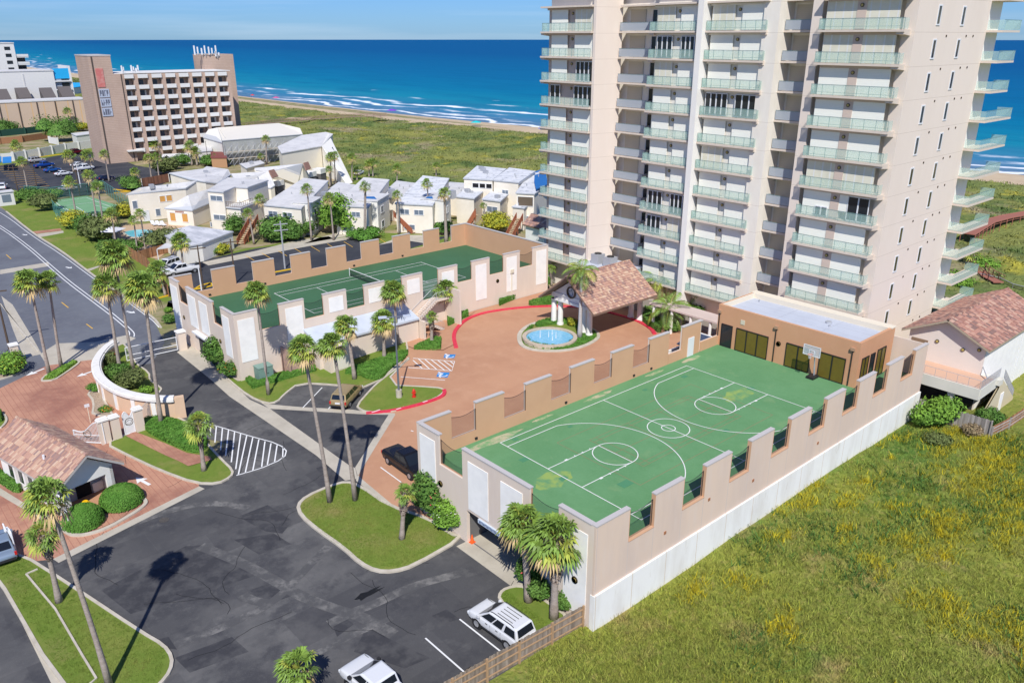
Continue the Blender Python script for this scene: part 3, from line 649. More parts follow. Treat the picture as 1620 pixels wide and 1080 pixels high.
def merl(x0, n, w=3.1): return [(x0 + i * P, min(80.0, x0 + i * P + w)) for i in range(n)]
def gapsof(s): return [(a[1], b[0]) for a, b in zip(s, s[1:])]
# ---------------- basketball deck
bb = thing('basketball_deck', 'long raised building with a light green basketball court on its roof', 'sports deck', (32, 28.3, 0))
sS = merl(32.05, 9); sS[0] = (31.9, 35.1)
crenel(bb, 'x', 28.3, sS, gapsof(sS), -1, 2.8, stucco_s, tan)
sN = merl(32.05, 6); sN[0] = (31.9, 35.1)
crenel(bb, 'x', 47.6, sN + [(65.6, 69.0)], gapsof(sN) + [(63.4, 65.6), (69.0, 72.2)], 1, 0, stucco, tan)
crenel(bb, 'y', 31.9, [(28.45, 31.6), (34.4, 41.8), (44.7, 47.45)], [(31.6, 34.4), (41.8, 44.7)], -1, 2.95, stucco, tan)
for q_ in ((31.9, 32.2, 28.45, 33.2, 0, 2.949), (31.9, 32.2, 41.4, 47.45, 0, 2.949), (79.85, 80, 28.6, 47.4, 0, TOP - .05)): mb = MB(); mb.box(*q_); mb.build('lower_wall', stucco, bb)
mb = MB(); mb.box(31.86, 80.05, 28.16, 28.55, -.4, 2.8); mb.build('retaining_wall', basew, bb)
mb = MB(); mb.box(32.2, 79.85, 28.6, 47.3, 4.1, DK); cs = mb.build('court_surface', court_g, bb)
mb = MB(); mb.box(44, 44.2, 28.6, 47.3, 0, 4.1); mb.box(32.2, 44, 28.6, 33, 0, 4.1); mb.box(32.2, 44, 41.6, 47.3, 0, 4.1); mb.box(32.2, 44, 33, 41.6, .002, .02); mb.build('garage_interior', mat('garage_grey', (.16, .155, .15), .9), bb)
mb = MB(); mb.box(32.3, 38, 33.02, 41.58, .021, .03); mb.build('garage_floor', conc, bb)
for a, b in gapsof(sS): mb = MB(); mb.box(a, b, 28.24, 28.64, SILL + .02, SILL + .05); mb.box(a, a + .02, 28.28, 28.62, SILL + .05, TOP); mb.box(b - .02, b, 28.28, 28.62, SILL + .05, TOP); mb.build('opening_trim', tan, bb)
for a, b in gapsof(sS)[:]: net(bb, 'x', 28.5, a, b, SILL + .05, TOP - .4)
for a, b in gapsof(sN): net(bb, 'x', 47.35, a, b, SILL + .03, TOP - .5)
net(bb, 'y', 32.1, 41.8, 44.7, SILL + .03, TOP - .4); net(bb, 'y', 32.1, 31.6, 34.4, SILL + .03, TOP - .4)
for y0, y1, z0, z1 in ((45.2, 47.2, .5, 7.25), (38.8, 41.1, 3.2, 7.25), (35.1, 37.4, 3.2, 7.25), (28.95, 31.0, .6, 7.1)):
    mb = MB(); mb.box(31.855, 31.9, y0, y1, z0, z1); mb.build('white_panel', panel, bb)
mb = MB(); mb.box(31.78, 31.92, 37.4, 39.9, 2.62, 2.95); sg = mb.build('clearance_sign', mat('pale_blue_sign', (.55, .63, .72), .6), bb)
mb = MB(); r_ = random.Random(5)
for i in range(15):
    y = 39.75 - i * .155; mb.box(31.765, 31.78, y - .1, y - .03, 2.68, 2.89)
    mb.box(31.765, 31.78, y - .03, y, 2.7 + .08 * (i % 3), 2.75 + .08 * (i % 3))
mb.build('sign_lettering', mat('navy_letters', (.05, .09, .2), .6), sg)
def wall_lamp(root, x, y, z, ax='x'):
    mb = MB()
    a = [2 * math.pi * i / 12 for i in range(12)]
    for r0, d, k in ((.26, .07, 0), (.17, .1, 1)):
        pts = [((x - d, y + r0 * math.cos(t), z + r0 * math.sin(t)) if ax == 'x' else (x + r0 * math.cos(t), y - d, z + r0 * math.sin(t))) for t in a]
        ps2 = [((x, p[1], p[2]) if ax == 'x' else (p[0], y, p[2])) for p in pts]
        mb.mi = k; mb.add(ps2 + pts, [tuple(range(12, 24)), tuple(range(23, 11, -1))] + [(i, (i + 1) % 12, 12 + (i + 1) % 12, 12 + i) for i in range(12)])
    return mb.build('wall_lamp', [mat('dark_bronze', (.09, .07, .05), .5), mat('lamp_lens', (.5, .38, .12), .4)], root)
wall_lamp(bb, 31.9, 44.6, 3.8); wall_lamp(bb, 31.85, 29.9, 3.2)
mb = MB(); mb.box(66.6, 67.6, 47.22, 47.3, DK, 6.5); mb.build('door', whitem, bb)
for i, x in enumerate((37.5, 48.2, 57.8, 60.5)):
    mb = MB(); mb.box(x, x + .25, 47.2, 47.3, DK + .25, DK + .42); mb.build('vent', black, bb)
for x, z in ((38.9, 4.3), (49.7, 4.2), (59.5, 4.0), (43.9, 4.9)):
    mb = MB(); mb.box(x, x + .22, 28.25, 28.3, z, z + .22); mb.build('drain_hole', mat('rust', (.35, .16, .08), .9), bb)
def circle(c, r, n=48, a0=0, a1=2 * math.pi): return [(c[0] + r * math.cos(a0 + (a1 - a0) * i / n), c[1] + r * math.sin(a0 + (a1 - a0) * i / n)) for i in range(n + 1)]
def flat(mb, pts, z, wd=.075):
    """painted line with mitred corners"""
    cl = (Vector(pts[0]) - Vector(pts[-1])).length < 1e-6; P_ = [Vector(p) for p in (pts[:-1] if cl else pts)]; n = len(P_); L = []
    for i, p in enumerate(P_):
        a = P_[i - 1] if (cl or i) else None; b = P_[(i + 1) % n] if (cl or i < n - 1) else None
        d1 = (p - a).normalized() if a is not None else (b - p).normalized(); d2 = (b - p).normalized() if b is not None else d1
        n1 = Vector((-d1.y, d1.x)); n2 = Vector((-d2.y, d2.x)); m = (n1 + n2).normalized(); m = m * (wd / 2 / max(.3, m.dot(n1))); L.append((p + m, p - m))
    for i in range(n if cl else n - 1): (a, b), (c, d) = L[i], L[(i + 1) % n]; mb.quad((a.x, a.y, z), (b.x, b.y, z), (d.x, d.y, z), (c.x, c.y, z))
X0, X1, Y0, Y1, yc = 39.0, 64.55, 30.4, 45.76, 38.08
mb = MB(); z = DK + .02
flat(mb, [(X0, Y0), (X1, Y0), (X1, Y1), (X0, Y1), (X0, Y0)], z)
flat(mb, [(51.8, Y0), (51.8, Y1)], z + .002); flat(mb, circle((51.8, yc), 1.83), z + .004); flat(mb, circle((51.8, yc), .6, 24), z + .006)
for s, xb in ((1, X0), (-1, X1)):
    xf = xb + s * 5.85; flat(mb, [(xb, yc - 1.86), (xf, yc - 1.86), (xf, yc + 1.86), (xb, yc + 1.86)], z + .003)
    flat(mb, circle((xf, yc), 1.86), z + .005)
    cx = xb + s * 3.3; r = 7.2; dy = 6.76; a = math.asin(dy / r); p = [(xb, yc - dy), (cx + s * r * math.cos(a), yc - dy)]
    arc = [(cx + s * r * math.cos(t), yc + r * math.sin(t)) for t in [-a + 2 * a * i / 40 for i in range(41)]]
    flat(mb, [(xb, yc - dy)] + arc + [(xb, yc + dy)], z + .007)
    for k, w_ in ((2.1, .3), (3.1, .09), (4.0, .09), (4.9, .09)):
        for t in (-1, 1): mb.box(xb + s * k - w_ / 2, xb + s * k + w_ / 2, yc + t * 1.9 - .1, yc + t * 1.9 + .1, z, z + .012)
mb.build('court_lines', white, cs)
mb = MB(); z = DK + .008
flat(mb, [(42.6, 33.5), (61.0, 33.5), (61.0, 42.6), (42.6, 42.6), (42.6, 33.5)], z, .045); flat(mb, [(51.8, 33.5), (51.8, 42.6)], z + .001, .045)
for y0, y1 in ((33.5, 38.0), (38.0, 42.6)): pass
flat(mb, [(45.0, 35.2), (58.6, 35.2), (58.6, 41.1), (45.0, 41.1), (45.0, 35.2)], z + .002, .045); flat(mb, [(45.0, 35.7), (58.6, 35.7)], z + .003, .045); flat(mb, [(45.0, 40.6), (58.6, 40.6)], z + .003, .045)
flat(mb, [(45.8, 35.2), (45.8, 41.1)], z + .004, .045); flat(mb, [(57.8, 35.2), (57.8, 41.1)], z + .004, .045); flat(mb, [(49.8, 35.2), (49.8, 41.1)], z + .004, .045); flat(mb, [(53.8, 35.2), (53.8, 41.1)], z + .004, .045)
flat(mb, [(45, 38.15), (49.8, 38.15)], z + .005, .045); flat(mb, [(53.8, 38.15), (58.6, 38.15)], z + .005, .045)
mb.build('faded_lines', redline, cs)
mb = MB(); rnd = random.Random(4)
def blob(mb, x, y, rx, ry, z, n=14, seed=0):
    r2 = random.Random(seed); mb.prism([(x + rx * (1 + r2.uniform(-.25, .25)) * math.cos(2 * math.pi * i / n), y + ry * (1 + r2.uniform(-.25, .25)) * math.sin(2 * math.pi * i / n)) for i in range(n)], z - .002, z)
for x, y, w_ in ((38.9, 38.1, .45), (41.9, 34.4, .7), (64.6, 38.1, .5), (40.4, 45.4, .35), (45.6, 44.0, .3), (62.1, 44.2, .45), (55.2, 34.5, .4), (56.6, 44.7, .3), (38.6, 42.3, .5)): mb = MB(); mb.box(x - w_ * .8, x + w_ * .8, y - w_ * .55, y + w_ * .55, DK + .004, DK + .012); mb.build('repair_patch', mat('dark_green_patch', (.075, .24, .12), .8), cs)
stn = mat('sand_stain', (.42, .40, .26), .9, n=[N(1.2, (.16, .33, .14), .42, .6, .95)])
mb = MB()
for i, (x, y, a, b) in enumerate(((38.8, 46.4, 3.0, .45), (52.3, 46.7, 1.9, .3), (60.5, 46.7, 1.3, .25), (66.5, 46.6, 1.6, .3), (45.0, 46.8, 1.2, .2))): mb = MB(); blob(mb, x, y, a, b, DK + .007, 18, i); mb.build('sand_stain', stn, cs)
ys = mat('algae_stain', (.27, .38, .10), .9, n=[N(.9, (.125, .285, .125), .40, .60, 1.0)])
for q_ in ((38.2, 38.5, 1.9, 1.1, 9), (62.4, 38.0, 2.0, 1.0, 10)): mb = MB(); blob(mb, *q_[:4], DK + .003, 18, q_[4]); mb.build('algae_stain', ys, cs)
# ---------------- club room on the deck
cl = thing('club_room', 'terracotta coloured flat roofed club room with dark glass doors at the end of the basketball court', 'pavilion', (72.2, 31.5, 4.4))
terr = mat('terracotta_render', (.60, .325, .185), .9, .15, n=[N(.5, (.55, .29, .16), .4, .7, .6)], bump=.004, bscale=30)
roofw = mat('white_roof_membrane', (.50, .53, .59), .75, .2, n=[N(.3, (.42, .45, .51), .45, .7, .7), N(3, (.38, .40, .44), .6, .8, .4)], cells=two(lines(0, 1.7, .05, (.36, .38, .42)), lines(1, 5.2, .05, (.36, .38, .42))))
mb = MB(); mb.box(72.2, 72.5, 31.5, 47.6, DK, 9.05); mb.box(78.5, 79.4, 31.5, 47.6, 0, 9.0); mb.box(72.5, 78.5, 31.5, 31.8, DK, 9.05); mb.box(72.5, 78.5, 47.3, 47.6, 0, 9.05); mb.build('wall', terr, cl)
mb = MB(); mb.box(72.5, 78.5, 31.8, 47.3, 8.4, 8.55); mb.build('roof', roofw, cl)
mb = MB(); mb.box(78.35, 78.5, 31.8, 47.3, 8.55, 9.1); mb.box(72.5, 78.35, 47.15, 47.3, 8.55, 9.1); mb.box(78.5, 79.5, 31.45, 47.65, 9.0, 9.12); mb.build('parapet', mat('cream_render', (.74, .66, .52), .9), cl)
amber = mat('amber_blind', (.155, .115, .02), .25, .4, n=[N(2, (.12, .09, .02), .4, .7, .5)])
def doorset(root, ax, fx, a, b, z0, z1, n, proud, name='glazed_door', m2=None):
    """sliding doors in a frame; n leaves"""
    fr = MB(); q = (lambda u0, u1, v0, v1, zz0, zz1: fr.box(v0, v1, u0, u1, zz0, zz1)) if ax == 'y' else (lambda u0, u1, v0, v1, zz0, zz1: fr.box(u0, u1, v0, v1, zz0, zz1))
    f = .07; v0, v1 = min(fx, fx + proud), max(fx, fx + proud)
    q(a, b, v0, v1, z1 - f, z1); q(a, b, v0, v1, z0, z0 + f); st = (b - a) / n
    for i in range(n + 1): c = a + i * st; q(max(a, c - f * .7), min(b, c + f * .7), v0, v1, z0 + f, z1 - f)
    o = fr.build(name, black, root)
    for i in range(n):
        g = MB(); u0, u1 = a + i * st + f * .7, a + (i + 1) * st - f * .7; h = .02
        if ax == 'y': g.box(min(fx, fx + proud * .3), max(fx, fx + proud * .3), u0, u1, z0 + f, z1 - f)
        else: g.box(u0, u1, min(fx, fx + proud * .3), max(fx, fx + proud * .3), z0 + f, z1 - f)
        g.build('pane', m2 or amber, o)
    return o
doorset(cl, 'y', 72.2, 45.6, 47.0, DK + .02, 7.0, 1, -.09, m2=glassd)
doorset(cl, 'y', 72.2, 41.2, 45.1, DK + .02, 7.0, 3, -.09); doorset(cl, 'y', 72.2, 36.4, 39.1, DK + .02, 7.0, 2, -.09); doorset(cl, 'y', 72.2, 32.7, 35.4, DK + .02, 7.1, 2, -.09)
doorset(cl, 'x', 31.5, 72.9, 74.3, DK + .3, 7.3, 2, -.09); doorset(cl, 'x', 31.5, 74.7, 75.6, DK + .02, 7.3, 1, -.09, m2=glassd); doorset(cl, 'x', 31.5, 76.1, 77.9, DK + .02, 7.4, 2, -.09)
for y in (47.35, 40.4, 32.15):
    mb = MB(); mb.tube([(72.1, y, 8.3), (72.1, y, DK + .1)], .045, 6); dp = mb.build('downpipe', black, cl)
    mb = MB(); mb.box(71.95, 72.2, y - .2, y + .2, 8.15, 8.45); mb.build('rainwater_head', mat('bronze_head', (.42, .26, .16), .6), dp)
wall_lamp(cl, 72.2, 40.0, 6.6)
mb = MB(); mb.box(72.15, 72.2, 44.2, 44.7, 7.5, 8.0); mb.build('access_panel', mat('cream_panel', (.62, .56, .42), .8), cl)
mb = MB(); mb.cyl(76.7, 37.2, 8.55, 8.75, .35, .3, 10); mb.cyl(75.8, 36.6, 8.55, 8.7, .12, .12, 8); mb.cyl(77.6, 46, 8.55, 8.8, .08, .08, 8); mb.build('roof_vent', grey_m, cl)
# hoop
hp = thing('basketball_hoop', 'black portable basketball hoop on a wheeled base in front of the club room doors', 'basketball hoop', (71.6, 35.5, 4.4))
mb = MB(); mb.box(70.9, 72.0, 35.1, 35.9, DK + .03, DK + .25); mb.build('base', black, hp)
mb = MB(); mb.tube([(71.7, 35.5, DK + .2), (71.3, 35.5, 7.3)], .07); mb.tube([(71.3, 35.5, 7.3), (70.7, 35.5, 7.55)], .05); mb.tube([(71.9, 35.5, DK + .2), (71.4, 35.5, 6.6)], .035); mb.build('pole', grey_m, hp)
mb = MB(); mb.box(70.6, 70.66, 34.6, 36.4, 7.0, 8.05); bd = mb.build('backboard', mat('clear_board', (.6, .65, .68), .2, .5, alpha=.5), hp)
mb = MB()
for a in ((34.6, 36.4, 7.0, 7.06), (34.6, 36.4, 7.99, 8.05), (34.6, 34.66, 7.06, 7.99), (36.34, 36.4, 7.06, 7.99), (35.2, 35.26, 7.15, 7.6), (35.74, 35.8, 7.15, 7.6), (35.26, 35.74, 7.55, 7.6)): mb.box(70.57, 70.6, *a)
mb.build('frame', whitem, bd)
mb = MB(); mb.tube([(70.35 + .23 * math.cos(t), 35.5 + .23 * math.sin(t), 7.2) for t in [i * .524 for i in range(13)]], .02, 4); rim = mb.build('rim', mat('orange_rim', (.7, .15, .03), .5), hp)
mb = MB(); mb.cyl(70.35, 35.5, 6.8, 7.18, .12, .22, 10); mb.build('hoop_net', mat('net_white', (.7, .7, .7), .8, alpha=.35), rim)
# ---------------- tennis deck
tn = thing('tennis_deck', 'long raised building with a dark green tennis court on its roof', 'sports deck', (32, 82.4, 0))
sT = [(31.9, 34.7), (37.3, 40.4), (42.9, 46.0), (48.5, 51.5), (54.1, 57.2), (59.8, 62.9), (65.4, 68.5), (71.1, 74.1), (76.6, 79.7)]
gT = gapsof(sT)
crenel(tn, 'x', 82.4, sT, [g for g in gT if abs(g[0] - 57.2) > .1], -1, 0, stucco, tan)
mb = MB(); mb.box(57.2, 59.8, 82.4, 82.7, 0, 4.2); mb.build('stair_wall', stucco, tn)
crenel(tn, 'x', 101.9, sT, gT, 1, 0, stucco, tan)
crenel(tn, 'y', 31.9, [(82.55, 85.9), (88.4, 96.3), (99.0, 101.75)], [(85.9, 88.4), (96.3, 99.0)], -1, 0, stucco, tan)
crenel(tn, 'y', 79.7, [(82.55, 101.75)], [], 1, 0, stucco, tan)
mb = MB(); mb.box(32.2, 79.4, 82.7, 101.6, 4.0, DK); ct = mb.build('court_surface', court_d, tn)
for x0, x1, z0, z1 in ((32.3, 34.2, 2.2, 7.2), (38.0, 40.1, 2.3, 7.3), (43.6, 45.5, 5.6, 7.4), (49.1, 51.0, 5.6, 7.4), (54.8, 56.7, 5.5, 7.4), (60.3, 62.3, 5.7, 7.4), (66.0, 67.9, 2.3, 7.3), (71.6, 73.5, 2.4, 7.4), (77.3, 79.3, 2.3, 7.4)):
    mb = MB(); mb.box(x0, x1, 82.355, 82.4, z0, z1); mb.build('white_panel', panel, tn)
for y0, y1, z0, z1 in ((99.4, 101.7, 1.0, 7.2), (93.5, 96.0, 3.2, 7.2), (90.0, 92.4, 3.3, 7.2), (83.8, 85.6, 2.4, 7.2)):
    mb = MB(); mb.box(31.855, 31.9, y0, y1, z0, z1); mb.build('white_panel', panel, tn)
mb = MB(); mb.box(31.3, 31.9, 88.6, 94.5, 2.75, 2.95); mb.build('door_canopy', whitem, tn); mb = MB(); mb.box(31.86, 31.9, 89, 94, .0, 2.7); mb.build('garage_door', mat('dark_garage', (.05, .05, .055), .8), tn)
wall_lamp(tn, 31.9, 98.2, 3.6); wall_lamp(tn, 31.9, 87.0, 3.6); wall_lamp(tn, 69.9, 82.4, 4.4, 'y')
mb = MB(); mb.box(72.4, 72.5, 82.2, 82.3, 1.2, 5.2); mb.box(72.2, 72.8, 82.15, 82.25, 5.1, 5.6); mb.build('meter_post', mat('cream_post', (.7, .64, .5), .7), tn)
for a, b in gT:
    if abs(a - 57.2) > .1: net(tn, 'x', 82.65, a, b, SILL + .05, TOP - .5)
net(tn, 'y', 32.1, 85.9, 88.4, SILL, TOP - .3); net(tn, 'y', 32.1, 96.3, 99.0, SILL, TOP - .3)
mb = MB(); z = DK + .02; a, b, c, d = 43.75, 67.6, 86.65, 97.6
flat(mb, [(a, c), (b, c), (b, d), (a, d), (a, c)], z, .09); flat(mb, [(a, c + 1.37), (b, c + 1.37)], z + .002, .08); flat(mb, [(a, d - 1.37), (b, d - 1.37)], z + .002, .08)
mid = (a + b) / 2
for s in (-1, 1): flat(mb, [(mid + s * 6.4, c + 1.37), (mid + s * 6.4, d - 1.37)], z + .004, .08)
flat(mb, [(mid - 6.4, (c + d) / 2), (mid + 6.4, (c + d) / 2)], z + .006, .08); mb.build('court_lines', white, ct)
for x in (36.5, 44.2, 58.2, 66.8): mb = MB(); mb.box(x, x + .3, 101.5, 101.6, DK + .3, DK + .48); mb.build('vent', black, tn)
tnet = thing('tennis_net', 'black tennis net with white band across the dark green rooftop court', 'tennis net', (mid, 92.1, 4.4))
mb = MB(); mb.quad((mid, 86.0, DK + .05), (mid, 98.3, DK + .05), (mid, 98.3, DK + 1.0), (mid, 86.0, DK + 1.0)); mb.build('mesh', mat('tennis_net_mesh', (.02, .03, .03), .8, alpha=.55), tnet)
mb = MB(); mb.box(mid - .03, mid + .03, 86.0, 98.3, DK + 1.0, DK + 1.07); mb.build('band', white, tnet)
for y in (86.0, 98.3): mb = MB(); mb.cyl(mid, y, DK, DK + 1.15, .05); mb.build('post', whitem, tnet)
# lean-to against the tennis deck, its side doorway and blockwork
ln = thing('service_annex', 'low annex with a sloping grey-blue roof built against the long wall of the tennis deck', 'annex', (41, 80, 0))
mb = MB(); mb.prism([(40.2, 82.36), (40.2, 79.4), (54.2, 79.4), (54.2, 82.36)], 0, [4.1, 3.1, 3.1, 4.1]); mb.build('wall', stucco, ln)
mb = MB(); mb.prism([(40.0, 82.36), (40.0, 79.15), (54.2, 79.15), (54.2, 82.36)], [4.15, 3.12, 3.12, 4.15], [4.4, 3.35, 3.35, 4.4]); mb.build('roof', mat('blue_grey_roof', (.52, .57, .64), .6, .3, n=[N(.6, (.42, .46, .53), .45, .7, .6)]), ln)
mb = MB(); mb.box(40.6, 43.6, 77.6, 79.4, 0, 2.9); mb.build('side_block', stucco, ln)
mb = MB(); mb.box(41.0, 43.0, 77.56, 77.6, .3, 2.5); mb.build('door', mat('cream_door', (.72, .67, .56), .7), ln)
mb = MB(); mb.box(36.9, 37.1, 80.4, 82.36, 0, 3.0); mb.box(37.1, 40.0, 80.6, 80.8, 0, 1.5); mb.build('screen_wall', mat('reddish_block', (.46, .30, .24), .9, n=[N(1.5, (.3, .2, .17), .4, .65, .7)]), ln)
# outside stair up to the tennis deck
st = thing('deck_staircase', 'two flight concrete staircase with grey railings climbing to the gap in the tennis deck wall', 'staircase', (57, 80.5, 0))
g0 = gz(57, 80)
mb = MB(); mb.box(60.6, 60.85, 79.1, 82.34, gz(60, 80) - .2, 5.6); mb.build('side_wall', stucco, st)
mb = MB(); mb.box(54.3, 54.55, 78.3, 80.6, g0 - .4, 3.0); mb.build('end_wall', stucco, st)
mb = MB(); n = 11
for i in range(n): mb.box(55.4 + i * .27, 55.4 + (i + 1) * .27 + .04, 81.0, 82.3, 2.35 + i * .185 - .2, 2.4 + (i + 1) * .175)
mb.box(58.3, 60.6, 80.9, 82.3, 4.15, 4.38); mb.build('upper_flight', stucco, st)
mb = MB()
for i in range(9): mb.box(55.6 + i * .3, 55.6 + (i + 1) * .3 + .04, 79.5, 80.85, 2.3 - i * .19 - .2, 2.4 - (i + 1) * .17)
mb.box(54.55, 55.6, 79.5, 82.3, 2.15, 2.36); mb.build('lower_flight', stucco, st)
mb = MB()
def railing(mb, p0, p1, h=1.0, n=8, r=.02):
    p0, p1 = Vector(p0), Vector(p1); u = Vector((0, 0, h)); mb.tube([p0 + u, p1 + u], r * 1.3, 4); mb.tube([p0 + u * .12, p1 + u * .12], r, 4)
    for i in range(n + 1): q = p0.lerp(p1, i / n); mb.tube([q, q + u], r, 4)
railing(mb, (55.4, 81.0, 2.4), (58.3, 81.0, 4.4), n=14); railing(mb, (58.3, 80.95, 4.38), (60.6, 80.95, 4.38), n=10); railing(mb, (55.4, 79.5, 2.4), (58.3, 79.5, .75), n=14); railing(mb, (54.6, 79.5, 2.36), (55.5, 79.5, 2.36), n=4)
mb.tube([(55.2, 82.32, 3.3), (58.4, 82.32, 5.4)], .03, 4); mb.build('handrail', grey_m, st)
mb = MB()
for x0 in (57.25, 58.5): 
    for i in range(8): mb.tube([(x0 + i * .16, 82.5, 4.45), (x0 + i * .16, 82.5, 6.7)], .018, 4)
    mb.tube([(x0, 82.5, 6.7), (x0 + 1.15, 82.5, 6.7)], .03, 4); mb.tube([(x0, 82.5, 5.5), (x0 + 1.15, 82.5, 5.5)], .03, 4)
mb.build('gate', grey_m, st)
# ================================================================== the condominium tower
creamc = mat('cream_concrete', (.82, .77, .68), .9, .15, n=[N(.4, (.71, .65, .55), .4, .7, .6)], stretch=(1, 1, .4), cells=lines(2, 1.308, .02, (.62, .56, .48), -.332))
pinkc = mat('pink_concrete', (.76, .66, .57), .9, .15, n=[N(.25, (.72, .62, .53), .4, .7, .6), N(1.2, (.78, .69, .60), .5, .75, .4)], stretch=(1, 1, .3), cells=lines(2, .981, .013, (.58, .49, .41), -.249))
slabm = mat('slab_edge', (.66, .57, .48), .85, .2, n=[N(2, (.58, .49, .41), .45, .7, .6)])
shut = mat('white_shutter', (.89, .87, .77), .6, .3, cells=lines(2, .16, .014, (.77, .76, .68)), n=[N(.3, (.86, .85, .76), .45, .6, .5)])
shut2 = mat('cream_shutter', (.74, .70, .56), .6, .3, n=[N(.4, (.60, .57, .44), .45, .6, .5)], cells=lines(1, .95, .16, (.74, .73, .68)))
shut3 = mat('beige_shutter', (.60, .53, .41), .7, .2, cells=lines(2, .2, .014, (.5, .44, .34)))
greenglass = mat('green_glass', (.46, .66, .59), .08, .5, alpha=.32)
greyglass = mat('mesh_glass', (.42, .46, .50), .4, .3, alpha=.80)
railm = mat('teal_rail', (.16, .27, .26), .5, .4)
brownp = mat('taupe_panel', (.42, .34, .28), .85, .2)
winglass = mat('brown_glass', (.05, .042, .03), .12, .5, n=[N(.8, (.15, .12, .06), .45, .6, .7)])
tw = thing('condominium_tower', 'tall cream and pink condominium tower with green glass balconies and white shutters', 'tower', (95, 60, 0))
LV = [37.05 - 3.27 * k for k in range(-2, 11)]        # slab tops from high above the frame down to the first floor
TOPZ = LV[0] + 3.3
def part(name, m, boxes, par=tw, **k):
    mb = MB()
    for b in boxes: mb.box(*b)
    return mb.build(name, m, par, **k)
# solid walls (outer faces follow the photograph's bays)
part('end_wall', pinkc, [(86, 104.3, 37.35, 37.65, 0, TOPZ), (86, 86.35, 37.65, 38.65, 0, TOPZ)])
part('corner_pier', pinkc, [(85.5, 88.6, 47.15, 48.3, 0, TOPZ)])
part('cream_pier', creamc, [(86.3, 87.6, 52.7, 54.7, 0, TOPZ)])
part('white_pilaster', mat('white_pilaster', (.80, .78, .73), .85, n=[N(.5, (.74, .71, .66), .4, .7, .5)]), [(85.3, 88.2, 62.3, 63.1, 0, TOPZ)])
mb = MB(); mb.prism([(84.1, 78.55), (88.4, 77.65), (88.4, 79.0), (84.1, 79.0)], 0, TOPZ); mb.build('splayed_wall', pinkc, tw)
core = [(86.35, 104.0, 37.65, 47.15), (89.4, 104.0, 47.15, 52.7), (87.6, 104, 52.7, 62.3), (87.6, 104, 62.3, 70.9), (89.4, 104, 70.9, 78.9), (85.6, 104, 79.0, 88.6)]
mb = MB()
for b in core: mb.box(b[0], b[1], b[2] + .002, b[3] - .002, 0, TOPZ - .1)
mb.build('facade_wall', creamc, tw)
part('roof', roofw, [(85.8, 104.2, 37.6, 88.6, TOPZ - .05, TOPZ + .4)])
def shutter(y0, y1, z0, z1, x, m, name='shutter'):
    mb = MB(); mb.box(x, x + .06, y0, y1, z0, z1); return mb.build(name, m, tw)
def window_bank(y0, y1, z0, z1, x, n):
    mb = MB(); st = (y1 - y0) / n
    mb.box(x, x + .08, y0, y1, z1 - .12, z1); mb.box(x, x + .08, y0, y1, z0, z0 + .08)
    for i in range(n + 1): c = y0 + i * st; mb.box(x - .05, x + .08, max(y0, c - .07), min(y1, c + .07), z0 + .08, z1 - .12)
    o = mb.build('window', whitem, tw); mb = MB()
    for i in range(n): mb.box(x + .03, x + .05, y0 + i * st + .07, y0 + (i + 1) * st - .07, z0 + .08, z1 - .12)
    mb.build('pane', glassd, o); return o
def rail(par, x, y0, y1, z, mt, side=True, depth=1.0, h=1.08, posts=6, ends=(True, True)):
    mb = MB(); mb.box(x, x + .02, y0, y1, z + .06, z + h)
    if side:
        if ends[0]: mb.box(x + .02, x + depth, y0, y0 + .02, z + .06, z + h)
        if ends[1]: mb.box(x + .02, x + depth, y1 - .02, y1, z + .06, z + h)
    o = mb.build('railing', mt, par); mb = MB()
    mb.box(x - .02, x + .04, y0, y1, z + h, z + h + .04); mb.box(x + .03, x + .06, y0, y1, z + .30, z + .335)
    for i in range(posts + 1): c = y0 + (y1 - y0) * i / posts; mb.box(x + .03, x + .07, max(y0, c - .02), min(y1, c + .02), z, z + h)
    mb.build('rail_frame', railm, o)
def slab(x0, x1, y0, y1, z, br=None, mt=slabm, name='balcony'):
    mb = MB(); mb.box(x0, x1, y0, y1, z - .22, z)
    if br:                                        # haunch under the slab end
        for (a, b) in br: mb.prism([(x0 + .15, a), (x1, a), (x1, b), (x0 + .15, b)], [z - .45, z - .62, z - .62, z - .45], z - .221)
    return mb.build(name, mt, tw)
OPEN = {(5, 'C2'): 2, (5, 'C1'): 9, (1, 'B2'): 4, (3, 'B3'): 4, (3, 'B3b'): 3, (7, 'B2'): 4, (8, 'B2a'): 3, (3, 'A2'): 4, (4, 'A1'): 2, (4, 'A2'): 4}
rt = random.Random(21)
lens = [mat('dark_bronze', (.09, .07, .05), .5), mat('lamp_lens', (.5, .38, .12), .4)]
def porthole(x, y, z, par=tw):
    mb = MB(); a = [2 * math.pi * i / 10 for i in range(10)]
    for r, d, k in ((.20, .10, 0), (.13, .13, 1)):
        mb.mi = k; p = [(x - d, y + r * math.cos(t), z + r * math.sin(t)) for t in a]; q = [(x, c[1], c[2]) for c in p]
        mb.add(q + p, [tuple(range(10, 20))] + [(i, (i + 1) % 10, 10 + (i + 1) % 10, 10 + i) for i in range(10)])
    mb.build('wall_lamp', lens, par)
KV = range(2, 13)
